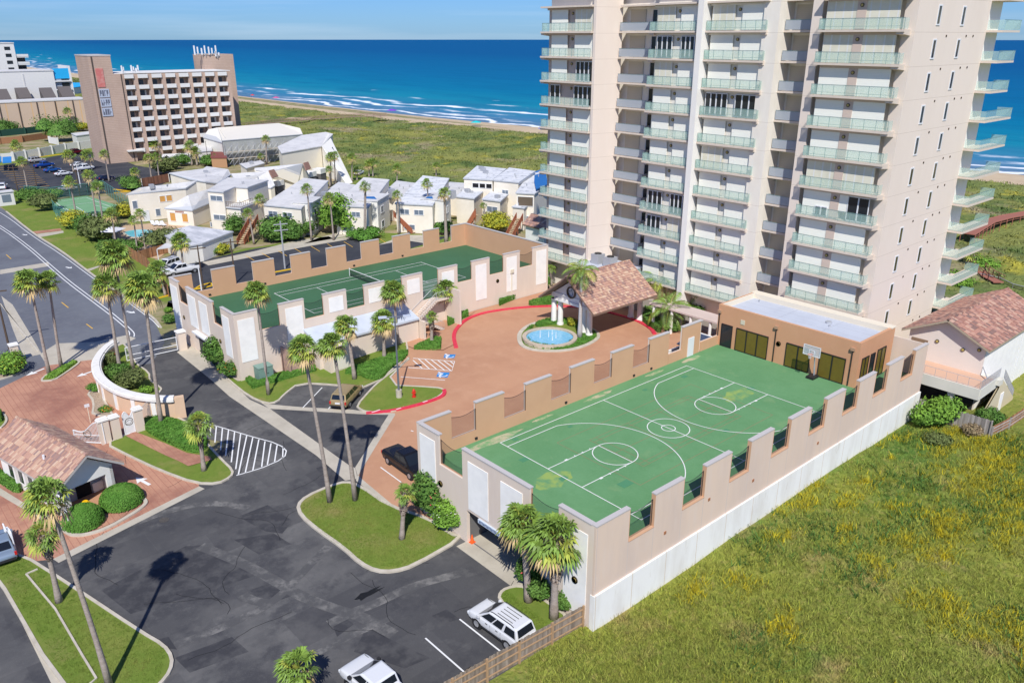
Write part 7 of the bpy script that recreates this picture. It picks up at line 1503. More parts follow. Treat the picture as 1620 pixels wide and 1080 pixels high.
FARP = [((44, 300), (35, 256), 'palm beside the hotel car park entrance pole'), ((117, 272), (110, 246), 'palm among parked cars left of the white light pole'), ((147, 268), (138, 246), 'palm right of the maroon car'), ((173, 288), (165, 244), 'palm in front of the hotel door'), ((195, 253), (188, 242), 'small palm against the left hotel slab'),
 ((240, 284), (235, 250), 'large palm at the planted corner before the hotel'), ((252, 284), (248, 248), 'second large palm at the planted corner before the hotel'), ((217, 289), (214, 272), 'bushy palm beside the white wall of the pool wing'), ((122, 348), (111, 288), 'palm rising through the small tennis court'), ((155, 360), (142, 278), 'tall palm at the near side of the small tennis court'), ((166, 369), (155, 296), 'palm at the shade roof of the small tennis court'), ((184, 392), (177, 339), 'palm by the square pool canopy'),
 ((33, 242), (26, 230), 'bushy palm on the far lawn'), ((185, 238), (175, 193), 'palm with a dark shadow on the left hotel slab'), ((111, 204), (107, 176), 'palm before the long tan building'), ((60, 169), (57, 156), 'palm behind the tan building roof'), ((34, 163), (32, 153), 'small palm by the white block'), ((7, 195), (3, 165), 'palm at the far left edge'), ((233, 246), (230, 222), 'first palm of the row in front of the hotel'), ((247, 252), (245, 228), 'second palm of the row in front of the hotel'), ((265, 245), (263, 219), 'third palm of the row in front of the hotel'), ((286, 240), (285, 214), 'fourth palm of the row in front of the hotel'), ((308, 240), (307, 217), 'fifth palm of the row in front of the hotel'), ((304, 262), (301, 232), 'palm between the garden wall and the scaffolding'), ((312, 262), (310, 240), 'short palm next to the scaffolding hut'),
 ((422, 260), (421, 220), 'thin palm in front of the scaffolding'), ((414, 262), (413, 247), 'short palm in front of the scaffolding'), ((379, 258), (378, 242), 'short palm right of the maroon hut'), ((524, 294), (523, 249), 'tall left palm beside the A shaped block'), ((531, 293), (529, 247), 'tall right palm beside the A shaped block'), ((522, 296), (521, 268), 'shorter palm beside the A shaped block'), ((557, 289), (557, 249), 'palm at the foot of the sloped white wall'), ((565, 286), (565, 270), 'short palm by the white car on the dune lawn'), ((584, 281), (584, 260), 'left palm on the dune lawn'), ((590, 281), (590, 257), 'middle palm on the dune lawn'), ((628, 291), (629, 266), 'right palm on the dune lawn'), ((1547, 428), (1540, 402), 'yellowish palm behind the lower balconies on the right'), ((8, 168), (8, 150), 'palm beside the tall white apartment block')]
for i, (b, c, lb_) in enumerate(FARP):
    d_ = math.hypot(*T(*b)); palm(lb_, b, c, (1.7 if d_ < 260 else 2.4) * (1.0 if 'short' not in lb_ else .8), 'far%d' % (i % 4), .2 if d_ < 250 else .28)
for i, (c, b, lb_) in enumerate((((1045, 449), (1047, 478), 'feather palm nearest the canopy roof'), ((1079, 450), (1080, 482), 'feather palm left of the middle planting'), ((1109, 459), (1110, 487), 'feather palm in the middle of the tower planting'), ((1140, 463), (1141, 489), 'feather palm closest to the terracotta club room'), ((1059, 491), (1059, 520), 'feather palm in front of the covered walkway'), ((1030, 437), (1031, 460), 'small feather palm just behind the canopy ridge'))):
    palm(lb_, b, c, 2.9, 'areca%d' % (i % 3), .12, name='feather_palm')
# --- shrubs, hedges, trees built from many leaves
def leafm(name, c, c2, n_=None): return mat(name, c, .75, .2, island=.35, n=[N(.9, c2, .42, .62, .7)])
leaf_d = leafm('leaf_green', (.075, .165, .03), (.12, .21, .04)); leaf_l = leafm('leaf_light', (.17, .31, .04), (.10, .21, .03)); leaf_h = leafm('hedge_green', (.075, .19, .025), (.12, .25, .04)); leaf_y = leafm('leaf_yellow', (.42, .38, .03), (.16, .24, .04)); leaf_o = leafm('leaf_olive', (.13, .16, .05), (.09, .12, .035)); leaf_r = leafm('leaf_red', (.34, .05, .02), (.2, .18, .03)); leaf_dry = leafm('leaf_dry', (.30, .22, .13), (.2, .17, .08))
def leaves(mb, c, rad, n, size, r, flat_=.0, top_only=False):
    for _ in range(n):
        u = r.uniform(-1 if not top_only else -.2, 1); a = r.uniform(0, 2 * math.pi); q = math.sqrt(1 - u * u); k = r.uniform(.66, 1.16)
        d = Vector((q * math.cos(a), q * math.sin(a), u)); p = Vector((c[0] + d.x * rad[0] * k, c[1] + d.y * rad[1] * k, c[2] + d.z * rad[2] * k))
        n1 = (d + Vector((r.gauss(0, .5), r.gauss(0, .5), r.gauss(0, .5) + .3))).normalized(); t = n1.cross(Vector((r.gauss(0, 1), r.gauss(0, 1), r.gauss(0, 1)))).normalized(); b = n1.cross(t); s = size * r.uniform(.6, 1.4)
        mb.add([tuple(p - t * s), tuple(p + b * s * .55), tuple(p + t * s), tuple(p - b * s * .55)], [(0, 1, 2, 3)])
def bush(name, label, px, rad, h, m, n=1500, size=.10, cat='bush', blobs=5, seed=1, extra=None, world=False, group=None, stems=True):
    x, y = px if world else T(*px); z = gz(x, y) + .05; t = thing(name, label, cat, (x, y, z), group=group); r = random.Random(seed + int(x * 3)); mb = MB(); core = MB(); cs_ = []
    for i in range(blobs):
        a = r.uniform(0, 6.28); k = r.uniform(0, .62) if i else 0; cx, cy = x + rad * k * math.cos(a), y + rad * k * math.sin(a); s = r.uniform(.34, .62) if i else .66; hz_ = h * (r.uniform(.38, .74) if i else .55)
        c = (cx, cy, z + hz_); rd = (rad * s, rad * s, h * .42 * (s + .25)); cs_.append((c, rd))
        for j in range(3): core.cyl(c[0], c[1], max(z, c[2] - rd[2] * (.7 - .1 * j)), c[2] + rd[2] * (.2 + .2 * j), rd[0] * (.75 - .17 * j), rd[0] * (.5 - .17 * j), 8)
    for c, rd in cs_: leaves(mb, c, rd, n // blobs, size, r)
    core.build('inner_growth', m, t); f = mb.build('foliage', m, t)
    if extra: 
        e = MB(); 
        for c, rd in cs_: leaves(e, c, (rd[0] * 1.05, rd[1] * 1.05, rd[2] * 1.05), extra[1] // blobs, extra[2] if len(extra) > 2 else .07, r, top_only=True)
        e.build('flowers', extra[0], t)
    return t
pinkf = mat('pink_flowers', (.75, .10, .14), .7); whitef = mat('white_flowers', (.78, .76, .7), .7); orgf = mat('orange_flowers', (.75, .2, .03), .7)
bush('oleander_bush', 'tall pink flowering oleander against the garage wall', (683, 812), 2.3, 4.0, leaf_d, 5200, .13, blobs=9, extra=(pinkf, 60, .09)); bush('oleander_bush', 'lower white flowering oleander beside the garage opening', (711, 837), 2.0, 2.8, leaf_l, 3800, .11, blobs=8, extra=(whitef, 90, .06)); bush('oleander_bush', 'oleander with pink blooms between the palm pair and the garage', (828, 925), .9, 2.2, leaf_d, 1200, .10, extra=(pinkf, 30, .08))
bush('oleander_bush', 'low loose oleander shoots between the small palm and the tall oleander', (662, 800), 1.2, 2.2, leaf_d, 1500, .12, extra=(pinkf, 24, .08)); bush('shrub', 'leafy green shrub behind the left palm of the garage pair', (857, 950), 1.1, 1.9, leaf_d, 1800, .10); bush('shrub', 'rounded shrub at the foot of the last white panel', (890, 966), 1.0, 1.5, leaf_d, 1500, .09); bush('shrub', 'leafy shrub between the two garage palms', (845, 935), .8, 1.7, leaf_l, 1200, .10)
bush('large_shrub', 'large dark green shrub at the corner of the tennis deck', (345, 580), 2.3, 3.6, leaf_d, 4200, .14); bush('large_shrub', 'shrub with red flowers at the base of the tennis deck corner', (368, 598), 1.5, 2.2, leaf_d, 1800, .12, extra=(orgf, 60, .08))
bush('planter_shrub', 'reddish mixed shrubs inside the curved wall planter, street side', (172, 585), 1.8, 2.2, leaf_o, 2400, .12, extra=(orgf, 50, .08)); bush('planter_shrub', 'green mixed shrubs inside the curved wall planter, middle', (190, 605), 2.0, 2.2, leaf_d, 2600, .12); bush('planter_shrub', 'brownish shrubs inside the curved wall planter, near the drive', (213, 615), 1.9, 2.6, leaf_o, 2600, .12); bush('planter_shrub', 'small bright shrubs beside the striped kerb of the planter', (230, 622), .9, .9, leaf_l, 800, .09)
for (p, r_, h_, lb_) in (((152, 620), .9, .9, 'clipped dark shrub at the foot of the curved wall'), ((165, 652), .8, .6, 'bed of orange flowers at the foot of the curved wall')): bush('shrub', lb_, p, r_, h_, leaf_h, 900, .07, extra=(orgf, 40 if 'orange' in lb_ else 4, .08))
def dome(label, c, rad, h, seed=3):
    x, y = c; t = thing('clipped_bush', label, 'bush', (x, y, 0)); r = random.Random(seed); core = MB(); nn = 18
    for j in range(7):
        a0, a1 = j / 7, (j + 1) / 7; f = lambda u: (math.cos(u * 1.5) ** .6)
        core.cyl(x, y, .1 + h * math.sin(a0 * 1.5) , .1 + h * math.sin(a1 * 1.5), rad * f(a0) * .95, rad * f(a1) * .95, nn)
    core.build('inner_growth', leaf_h, t); mb = MB()
    for _ in range(4200):
        a = r.uniform(0, 6.28); u = r.random() ** .8; el = u * 1.5; p = Vector((x + rad * math.cos(el) ** .6 * math.cos(a), y + rad * math.cos(el) ** .6 * math.sin(a), .1 + h * math.sin(el))); n1 = Vector((math.cos(a) * math.cos(el), math.sin(a) * math.cos(el), math.sin(el) + .2)) + Vector((r.gauss(0, .4), r.gauss(0, .4), r.gauss(0, .4))); n1.normalize(); t_ = n1.orthogonal().normalized(); b = n1.cross(t_); s = .06 * r.uniform(.7, 1.4)
        mb.add([tuple(p - t_ * s), tuple(p + b * s * .7), tuple(p + t_ * s), tuple(p - b * s * .7)], [(0, 1, 2, 3)])
    mb.build('foliage', leaf_h, t)
dome('round clipped bush by the brick lane in front of the gatehouse', C7(1160, 570), 1.75, 1.35); dome('round clipped bush beside the open gate leaf in front of the gatehouse', C7(800, 770), 1.55, 1.45, 5)
def hedge(label, px, h, m=leaf_h, dens=140, size=.075, name='hedge', cat='hedge', world=False, sm=1, rough=.10, extra=None):
    poly = px if world else [T(*p) for p in px]; poly = smooth_poly(poly, sm) if sm else poly; zb = gz(*poly[0]); t = thing(name, label, cat, (*poly[0], zb)); r = random.Random(int(abs(poly[0][0]) * 10))
    MB().prism(inset(poly, .05), zb, zb + h * .92).build('inner_growth', m, t); mb = MB(); xs_ = [p[0] for p in poly]; ys_ = [p[1] for p in poly]
    def inside(x, y):
        c = False; n = len(poly)
        for i in range(n):
            x1, y1 = poly[i]; x2, y2 = poly[i - 1]
            if (y1 > y) != (y2 > y) and x < (x2 - x1) * (y - y1) / (y2 - y1) + x1: c = not c
        return c
    def leaf(p, n1, s): 
        n1.normalize(); t_ = n1.cross(Vector((r.gauss(0, 1), r.gauss(0, 1), r.gauss(0, 1)))).normalized(); b = n1.cross(t_); mb.add([tuple(p - t_ * s), tuple(p + b * s * .65), tuple(p + t_ * s), tuple(p - b * s * .65)], [(0, 1, 2, 3)])
    A_ = (max(xs_) - min(xs_)) * (max(ys_) - min(ys_)); N_ = int(min(9000, A_ * dens))
    for _ in range(N_):
        x, y = r.uniform(min(xs_), max(xs_)), r.uniform(min(ys_), max(ys_))
        if inside(x, y): leaf(Vector((x, y, zb + h * .92 + rough * hash_noise(x, y, 1.3) + r.uniform(0, .07))), Vector((r.gauss(0, .45), r.gauss(0, .45), 1)), size * r.uniform(.7, 1.4))
    ar = sum(poly[i][0] * poly[(i + 1) % len(poly)][1] - poly[(i + 1) % len(poly)][0] * poly[i][1] for i in range(len(poly))); sgn = 1 if ar > 0 else -1
    for i in range(len(poly)):
        a, b = Vector(poly[i]), Vector(poly[(i + 1) % len(poly)]); L = (b - a).length
        if L < .01: continue
        d = (b - a) / L; nn = Vector((d.y, -d.x)) * sgn
        for _ in range(int(L * h * dens * 1.1)): q = a.lerp(b, r.random()); leaf(Vector((q.x, q.y, zb + r.uniform(.02, h))) + Vector((nn.x, nn.y, 0)) * r.uniform(-.03, .06), Vector((nn.x, nn.y, .3)) + Vector((r.gauss(0, .4), r.gauss(0, .4), r.gauss(0, .4))), size * r.uniform(.7, 1.4))
    mb.build('foliage', m, t); return t
hedge('wide clipped hedge between the curved wall and the brick path', [(219, 678), (240, 664), (287, 672), (329, 697), (325, 716), (297, 718)], .7)
hedge('clipped hedge along the tennis deck wall near the canopy', [(790, 484), (789, 477), (868, 455), (870, 459)], .8, sm=0); hedge('clipped hedge patch left of the canopy columns', [(832, 484), (850, 478), (880, 472), (900, 470), (898, 478), (866, 483)], .7); hedge('small clipped hedge right of the deck staircase wall', [(709, 516), (708, 508), (740, 495), (741, 502)], .8, sm=0); hedge('clipped hedge triangle at the foot of the deck staircase', [(655, 553), (697, 554), (698, 537), (688, 536)], .6, sm=0)
hedge('broad ground hedge below the annex with palms in it', [(540, 592), (600, 570), (646, 552), (644, 566), (618, 584), (603, 603), (585, 602), (566, 594)], .6); hedge('low clipped hedge around the green utility cabinet', [(389, 604), (400, 616), (446, 603), (500, 588), (497, 581), (440, 596), (408, 607), (396, 600)], .5, sm=0); hedge('thin ragged groundcover hedge below the deck wall', [(480, 590), (505, 580), (502, 575), (478, 584)], .5, sm=0)
hedge('clipped hedge ring around the fountain side of the island', [(825, 536), (829, 545), (850, 553), (890, 554), (920, 548), (943, 536), (944, 528), (932, 519), (926, 524), (905, 538), (892, 548), (860, 548), (838, 541), (833, 530), (846, 516), (838, 515)], .35, sm=1); hedge('clipped hedge between the fountain and the canopy columns', [(846, 514), (873, 506), (903, 508), (930, 517), (912, 520), (895, 512), (872, 515), (850, 519)], .5)
hedge('dark hedge inside the red kerb near the covered walkway', [(1018, 512), (1016, 502), (1030, 500), (1048, 518), (1044, 528), (1034, 522)], .9, leaf_d); hedge('clipped hedge beside the left wall of the gatehouse', Z(0, 700, 6, [(-60, 260), (0, 310), (210, 460), (190, 480), (130, 470), (0, 390), (-60, 350)]), .8, sm=0); hedge('bright ground cover on the narrow traffic island', Z(0, 540, 6, [(430, 350), (520, 358), (620, 290), (735, 200), (700, 195), (520, 290)]), .3, leaf_l, sm=0); hedge('small hedge piece at the left edge of the brick circle', Z(0, 540, 6, [(-30, 780), (20, 770), (20, 690), (-30, 680)]), .6, sm=0)
bush('yellow_shrub', 'bright yellow croton by the canopy columns', (905, 517), .8, 1.3, leaf_y, 900, .10); bush('planting', 'dense planting behind the covered walkway posts', (1035, 495), 1.8, 1.4, leaf_d, 1500, .12); bush('planting', 'dark planting at the foot of the front feather palm', (1062, 524), 1.7, 1.2, leaf_d, 1400, .12); bush('planting', 'low planting at the tower base behind the walkway', (1095, 492), 2.6, 1.5, leaf_d, 1500, .14); bush('planting', 'fern like planting beside the terracotta club room', (1140, 487), 2.2, 1.5, leaf_l, 1300, .14)
bush('wild_bush', 'large bright green bush against the white retaining wall', (79.0, 26.0), 2.6, 3.2, leaf_l, 4500, .15, world=True, blobs=7); bush('wild_bush', 'dry twiggy bush at the corner of the silvery fence', (82.3, 24.0) if False else (79.6, 22.7), 1.5, 1.3, leaf_dry, 1600, .11, world=True); bush('garden_bush', 'dark rounded bush below the stair of the tiled house', (83.8, 22.8), 1.6, 1.5, leaf_d, 2400, .12, world=True); bush('wild_bush', 'low grey green bush in the field next to the big bush', (75.5, 24.5), 1.9, 1.0, leaf_o, 1500, .11, world=True)
bush('street_shrub', 'bushy shrubs and small trees at the left edge beside the road', (15, 590), 2.6, 2.6, leaf_l, 3200, .14, blobs=7, extra=(leaf_y, 120, .1)); bush('street_shrub', 'yellow green shrub by the half hidden pillar', (33, 580), 1.0, 1.2, leaf_l, 900, .1); bush('verge_shrub', 'small shrub at the foot of the tennis deck by the side lane', (268, 512), 1.3, 1.3, leaf_d, 1200, .12); bush('verge_shrub', 'bright spiky plant beside the side lane', (266, 494), .8, .8, leaf_l, 600, .1)
# greenery of the condo grounds
G2 = [((160, 380), 5.5, 4.2, leaf_o, 'colourful red and green shrubs along the street before the pool'), ((140, 372), 4.5, 4.0, leaf_d, 'dense shrubs left of the pool canopy'), ((180, 402), 3.6, 2.6, leaf_d, 'dark bushes in front of the pool'), ((120, 360), 4, 3.6, leaf_y, 'yellow and red shrubs beside the small tennis court'), ((165, 358), 3, 3, leaf_d, 'bushes behind the small thatched roof'), ((170, 368), 2.6, 2.8, leaf_d, 'tree clump between the pool and the tennis court'), ((200, 402), 3.4, 2.4, leaf_d, 'bushes at the near edge of the pool terrace'), ((198, 345), 3.6, 3.4, leaf_y, 'yellow green shrubs against the white pool wing'), ((210, 300), 3.6, 3.6, leaf_d, 'rounded trees beside the pool wing end'),
 ((55, 312), 3, 2.6, leaf_d, 'low bushes at the corner of the far court fence'), ((60, 324), 4, 3.6, leaf_d, 'bushy trees left of the small tennis court'), ((72, 333), 4, 3.8, leaf_o, 'olive bushes before the small tennis court'), ((36, 316), 2.4, 2.2, leaf_d, 'round shrub beside the white booth'), ((88, 312), 2.4, 2.0, leaf_l, 'bright bush behind the small tennis court'), ((262, 395), 4.6, 4.4, leaf_o, 'olive trees leaning over the pool house'), ((373, 371), 3.2, 4.4, leaf_d, 'dark round tree beside the red timber stair'), ((350, 401), 2.4, 2.0, leaf_y, 'yellow flowering shrub by the pool house wall'), ((333, 404), 1.6, 1.4, leaf_d, 'small clipped bush by the pool house wall'), ((438, 378), 5, 4.6, leaf_d, 'banana plants in front of the first grey roofed unit'), ((462, 380), 4.4, 4.0, leaf_d, 'broad leaved plants beside the first stair tower'), ((478, 374), 2.8, 2.8, leaf_d, 'shrubs at the foot of the first stair tower'), ((538, 368), 5.2, 8.0, leaf_l, 'big round bright green tree between two units'), ((585, 377), 4.2, 2.2, leaf_h, 'long clipped bushes below the second stair tower'), ((668, 362), 2.8, 2, leaf_d, 'hedge bushes by the weathered unit'), ((705, 370), 2.4, 2.4, leaf_d, 'bush seen through the deck notch'), ((783, 366), 4.4, 4.2, leaf_y, 'yellow and green banana clump between the wooden stairs'),
 ((97, 224), 9, 9, leaf_d, 'large dark spreading tree beyond the white wall'), ((130, 207), 5, 3, leaf_y, 'yellow bushes beside the brick hotel'), ((262, 276), 5, 5, leaf_o, 'olive shrubs in front of the hotel entrance'), ((275, 268), 4, 4, leaf_d, 'shrubs before the white garden wall'), ((294, 262), 4, 4, leaf_d, 'rounded dark tree right of the garden wall'), ((335, 262), 5, 3, leaf_d, 'bushes in front of the maroon hut'), ((5, 213), 7, 6, leaf_d, 'dark trees at the far left edge'), ((118, 140), 11, 7, leaf_o, 'trees beyond the white block near the beach'), ((70, 150), 8, 5, leaf_o, 'bushes behind the tan building'), ((1560, 432), 3.5, 2.5, leaf_l, 'bright bushes below the right balconies'), ((1520, 455), 3.5, 2.2, leaf_l, 'garden bushes behind the tiled house')]
for i, (p, r_, h_, m_, lb_) in enumerate(G2):
    big_ = h_ > 6; bush('tree' if big_ or 'tree' in lb_ else 'shrub', lb_, p, r_, h_, m_, 2600 if r_ > 4 else 1500, .20 if r_ < 5 else .32, cat='tree' if big_ or 'tree' in lb_ else 'bush', blobs=7, seed=i)
# lawn blades along the near grass so its surface is not flat
rr2 = random.Random(31); pts = []
def scatter_in(px, n, z=.1):
    poly = [(p[0], p[1]) if len(p) == 3 else T(*p) for p in px]; xs_ = [p[0] for p in poly]; ys_ = [p[1] for p in poly]; k = 0
    while k < n:
        x, y = rr2.uniform(min(xs_), max(xs_)), rr2.uniform(min(ys_), max(ys_)); c = False; m = len(poly)
        for i in range(m):
            x1, y1 = poly[i]; x2, y2 = poly[i - 1]
            if (y1 > y) != (y2 > y) and x < (x2 - x1) * (y - y1) / (y2 - y1) + x1: c = not c
        k += 1
        if c: pts.append((x, y, z + gz(x, y)))
scatter_in([(474, 802), (502, 838), (570, 890), (622, 900), (656, 892), (725, 850), (620, 802), (573, 773), (548, 766), (520, 773)], 9000); scatter_in([(-20, 860), (30, 880), (220, 1005), (265, 1030), (250, 1080), (110, 1085), (0, 905)], 9000); scatter_in([(792, 945), (802, 936), (870, 990), (845, 1005)], 1800)
tag(tufts('lawn_blades', pts, mat('lawn_blade', (.14, .225, .03), .8, .2, n=[N(.25, (.2, .24, .045), .42, .66, .8), N(.13, (.28, .23, .08), .55, .72, .6)], island=.35), .04, .09, .012, 5, .15, .5, 12), 'short blades of mown grass on the car park lawns', 'grass')
# ================================================================== vehicles
paint = lambda n, c, met=.0, r=.25: mat('paint_' + n, c, r, .5, metal=met)
tyre = mat('tyre', (.02, .02, .021), .85, .2); rimm = mat('wheel_rim', (.45, .46, .48), .35, .5, metal=.6); carglass = mat('car_glass', (.012, .016, .022), .06, .6); redl = mat('tail_light', (.5, .02, .02), .3, .5); headl = mat('head_light', (.75, .78, .8), .2, .5); plas = mat('black_plastic', (.025, .025, .027), .7, .3)
def lathe_body(prof, W, sec):
    """loft: prof = stations (x, z_bottom, z_top, half width factor); sec = (frac of height, frac of half width)"""
    mb = MB(); k = len(sec)
    for (x, zb, zt, f) in prof:
        for s, q in [(-1, p) for p in sec] + [(1, p) for p in sec[::-1]]: mb.v.append((x, s * W / 2 * f * q[1], zb + (zt - zb) * q[0]))
    n = 2 * k
    for i in range(len(prof) - 1):
        for j in range(n): mb.f.append((i * n + j, i * n + (j + 1) % n, (i + 1) * n + (j + 1) % n, (i + 1) * n + j)); mb.m.append(0)
    mb.f += [tuple(range(n))[::-1], tuple((len(prof) - 1) * n + j for j in range(n))]; mb.m += [0, 0]; return mb
SEC = [(0, .86), (.05, .97), (.38, 1.02), (.74, 1.0), (.95, .96), (1.02, .86), (1.04, .4)]
def vehicle(kind, label, cat, col, loc, heading, group=None, detail=True):
    name = {'suv': 'suv', 'pickup': 'pickup_truck', 'van': 'minivan', 'sedan': 'car'}[kind]; t = thing(name, label, cat, (*loc, gz(*loc) + .03), heading, group)
    if kind == 'suv': L, W, zb, belt, roof = 4.8, 1.86, .38, 1.05, 1.78; hood = [(2.4, .45, .72, .86), (2.3, .4, .92, .95), (2.0, .38, 1.0, 1), (1.1, .38, 1.08, 1)]; tail = [(-1.9, .38, 1.1, 1), (-2.25, .38, 1.08, .99), (-2.38, .42, 1.0, .95), (-2.42, .48, .8, .9)]; cab = (1.42, .42, -2.3, -2.05); wb = 1.42
    elif kind == 'pickup': L, W, zb, belt, roof = 5.7, 1.98, .45, 1.1, 1.85; hood = [(2.85, .5, .8, .86), (2.75, .45, 1.0, .95), (2.45, .45, 1.1, 1), (1.45, .45, 1.16, 1)]; tail = [(-.75, .45, 1.14, 1), (-2.6, .45, 1.12, 1), (-2.82, .5, 1.1, .97), (-2.85, .55, .9, .95)]; cab = (1.7, .72, -.82, -.62); wb = 1.78
    elif kind == 'van': L, W, zb, belt, roof = 5.0, 1.9, .35, 1.05, 1.68; hood = [(2.5, .42, .65, .84), (2.4, .38, .82, .94), (2.1, .35, .94, 1), (1.5, .35, 1.02, 1)]; tail = [(-2.0, .35, 1.08, 1), (-2.35, .35, 1.05, .98), (-2.45, .4, .98, .95), (-2.5, .45, .7, .9)]; cab = (1.85, .7, -2.38, -2.05); wb = 1.45
    else: L, W, zb, belt, roof = 4.6, 1.8, .3, .92, 1.42; hood = [(2.3, .38, .6, .84), (2.2, .33, .72, .94), (1.9, .3, .82, 1), (1.0, .3, .92, 1)]; tail = [(-1.2, .3, .96, 1), (-1.9, .3, .94, .98), (-2.2, .33, .9, .95), (-2.3, .4, .7, .88)]; cab = (1.25, .25, -1.85, -.95); wb = 1.32
    pm_ = col
    b = lathe_body(sorted(hood + tail, key=lambda p: -p[0]), W, SEC).build('body', pm_, t, smooth=True, local=True); sb_ = b.modifiers.new('round', 'SUBSURF'); sb_.levels = sb_.render_levels = 2
    x0, x1, x2, x3 = cab; wb0, wt = W * .462, W * .395; zb_ = hood[-1][2] - .03
    B = [(x0, -wb0, zb_), (x0, wb0, zb_), (x2, wb0, zb_), (x2, -wb0, zb_)]; Tt = [(x1, -wt, roof - .03), (x1, wt, roof - .03), (x3, wt, roof - .04), (x3, -wt, roof - .04)]
    R1 = [(x1 + .0, -wt, roof - .03), (x1 + .0, wt, roof - .03), (x3, wt, roof - .04), (x3, -wt, roof - .04)]; R2 = [(x1 - .16, -wt * .86, roof + .012), (x1 - .16, wt * .86, roof + .012), (x3 + .12, wt * .86, roof + .005), (x3 + .12, -wt * .86, roof + .005)]
    fs_ = [(i, (i + 1) % 4, 4 + (i + 1) % 4, 4 + i) for i in range(4)] + [(4 + i, 4 + (i + 1) % 4, 8 + (i + 1) % 4, 8 + i) for i in range(4)] + [(8, 9, 10, 11)]
    m_ = MB().add(B + Tt + R2, fs_); cb = m_.build('cabin', pm_, t, local=True); bv_ = cb.modifiers.new('edge', 'BEVEL'); bv_.width = .05; bv_.segments = 3
    xm = (x1 + x3) / 2
    def pane(a, b_, c, d, u0, u1, v0, v1, nm):
        a, b_, c, d = map(Vector, (a, b_, c, d)); f = lambda u, v: a.lerp(b_, u).lerp(d.lerp(c, u), v); n = (b_ - a).cross(d - a).normalized(); ctr = (a + b_ + c + d) / 4
        if n.dot(ctr - Vector((xm, 0, 1.2))) < 0: n = -n
        MB().add([tuple(f(u, v) + n * .012) for u, v in ((u0, v0), (u1, v0), (u1, v1), (u0, v1))], [(0, 1, 2, 3)]).build(nm, carglass, cb, local=True)
    pane(B[0], B[1], Tt[1], Tt[0], .05, .95, .06, .94, 'windscreen'); pane(B[2], B[3], Tt[3], Tt[2], .08, .92, .25, .93, 'rear_window')
    spl = {'suv': ((.06, .33), (.36, .60), (.66, .95)), 'pickup': ((.08, .52), (.56, .93)), 'van': ((.10, .36), (.39, .65), (.68, .96)), 'sedan': ((.12, .48), (.51, .88))}[kind]
    for (u0, u1) in spl: pane(B[0], B[3], Tt[3], Tt[0], u0, u1, .16, .9, 'side_window'); pane(B[1], B[2], Tt[2], Tt[1], u0, u1, .16, .9, 'side_window')
    wr = .37 if kind in ('suv', 'pickup') else .32
    for sx in (wb, -wb):
        for sy in (-1, 1):
            y0 = sy * (W / 2 - .22); y1 = sy * (W / 2 + .015); a = [2 * math.pi * i / 18 for i in range(18)]
            def disc(r, ya, yb_): return [(sx + r * math.cos(q), ya, wr + r * math.sin(q)) for q in a] + [(sx + r * math.cos(q), yb_, wr + r * math.sin(q)) for q in a]
            fs = [tuple(range(18)), tuple(range(35, 17, -1))] + [(i, (i + 1) % 18, 18 + (i + 1) % 18, 18 + i) for i in range(18)]
            wh = MB().add(disc(wr, y0, y1), fs).build('wheel', tyre, t, local=True); MB().add(disc(wr * .62, y0, y1 + sy * .02), fs).build('rim', rimm, wh, local=True)
            MB().add(disc(wr * 1.22, sy * (W / 2 - .2), sy * (W / 2 + .003)), fs).build('wheel_arch', plas, t, local=True)
    fx, rx = hood[1][0], tail[-2][0]
    for s in (-1, 1):
        MB().box(fx - .06, fx + .05, s * W * .40 - .16, s * W * .40 + .16, hood[1][1] + .27, hood[1][1] + .43).build('headlight', headl, t, local=True)
        MB().box(rx - .06, rx + .06, s * W * .44 - .10, s * W * .44 + .06, .72, 1.0).build('tail_light', redl, t, local=True)
        MB().box(x0 - .35, x0 - .15, s * (W / 2 + .08) - .09, s * (W / 2 + .08) + .09, zb_ + .02, zb_ + .2).build('mirror', plas if kind == 'pickup' else pm_, t, local=True)
        if detail:
            for i in range(2 if kind != 'sedan' else 2): MB().box(x0 - 1.05 - i * .95, x0 - .85 - i * .95, s * (W / 2 + .0) - .02, s * (W / 2) + .02, zb_ - .17, zb_ - .13).build('door_handle', plas, t, local=True)
    if detail:
        for s in (-1, 1):
            for xx in (x0 - .30, x0 - 1.28, x0 - 2.25)[:3 if kind != 'pickup' else 2]: MB().box(xx - .008, xx + .008, s * (W / 2 + .002) - .006, s * (W / 2 + .002) + .006, .5, zb_ - .06).build('door_seam', plas, t, local=True)
        MB().box(x0 + .06, hood[1][0] - .25, -W * .40, -W * .385, zb_ - .02, zb_ - .005).build('hood_seam', plas, t, local=True); MB().box(hood[0][0] - .04, hood[0][0] + .035, -W * .25, W * .25, .55, .74).build('grille', plas, t, local=True)
    MB().box(hood[0][0] - .12, hood[0][0] + .03, -W * .4, W * .4, .38, .52).build('bumper', plas if kind != 'sedan' else pm_, t, local=True); MB().box(tail[-1][0] - .06, tail[-1][0] + .1, -W * .43, W * .43, .42, .6).build('bumper', plas, t, local=True)
    MB().box(-L * .3, L * .3, -W / 2 * .985, W / 2 * .985, .33, .45).build('sill', plas, t, local=True)
    if kind == 'suv':
        for s in (-1, 1): MB().tube([(x1 - .1, s * wt * .9, roof + .03), (x1 - .35, s * wt * .9, roof + .1), (x3 + .5, s * wt * .9, roof + .1), (x3 + .25, s * wt * .9, roof + .03)], .025, 5).build('roof_rail', plas, t, local=True)
        for i in range(4): MB().box(x3 + .6, x1 - .5, -.42 + i * .28 - .015, -.42 + i * .28 + .015, roof + .03, roof + .05).build('roof_strip', plas, t, local=True)
    if kind == 'pickup':
        MB().box(-2.72, -.9, -W * .40, W * .40, 1.125, 1.145).build('bed_cover', plas, t, local=True)
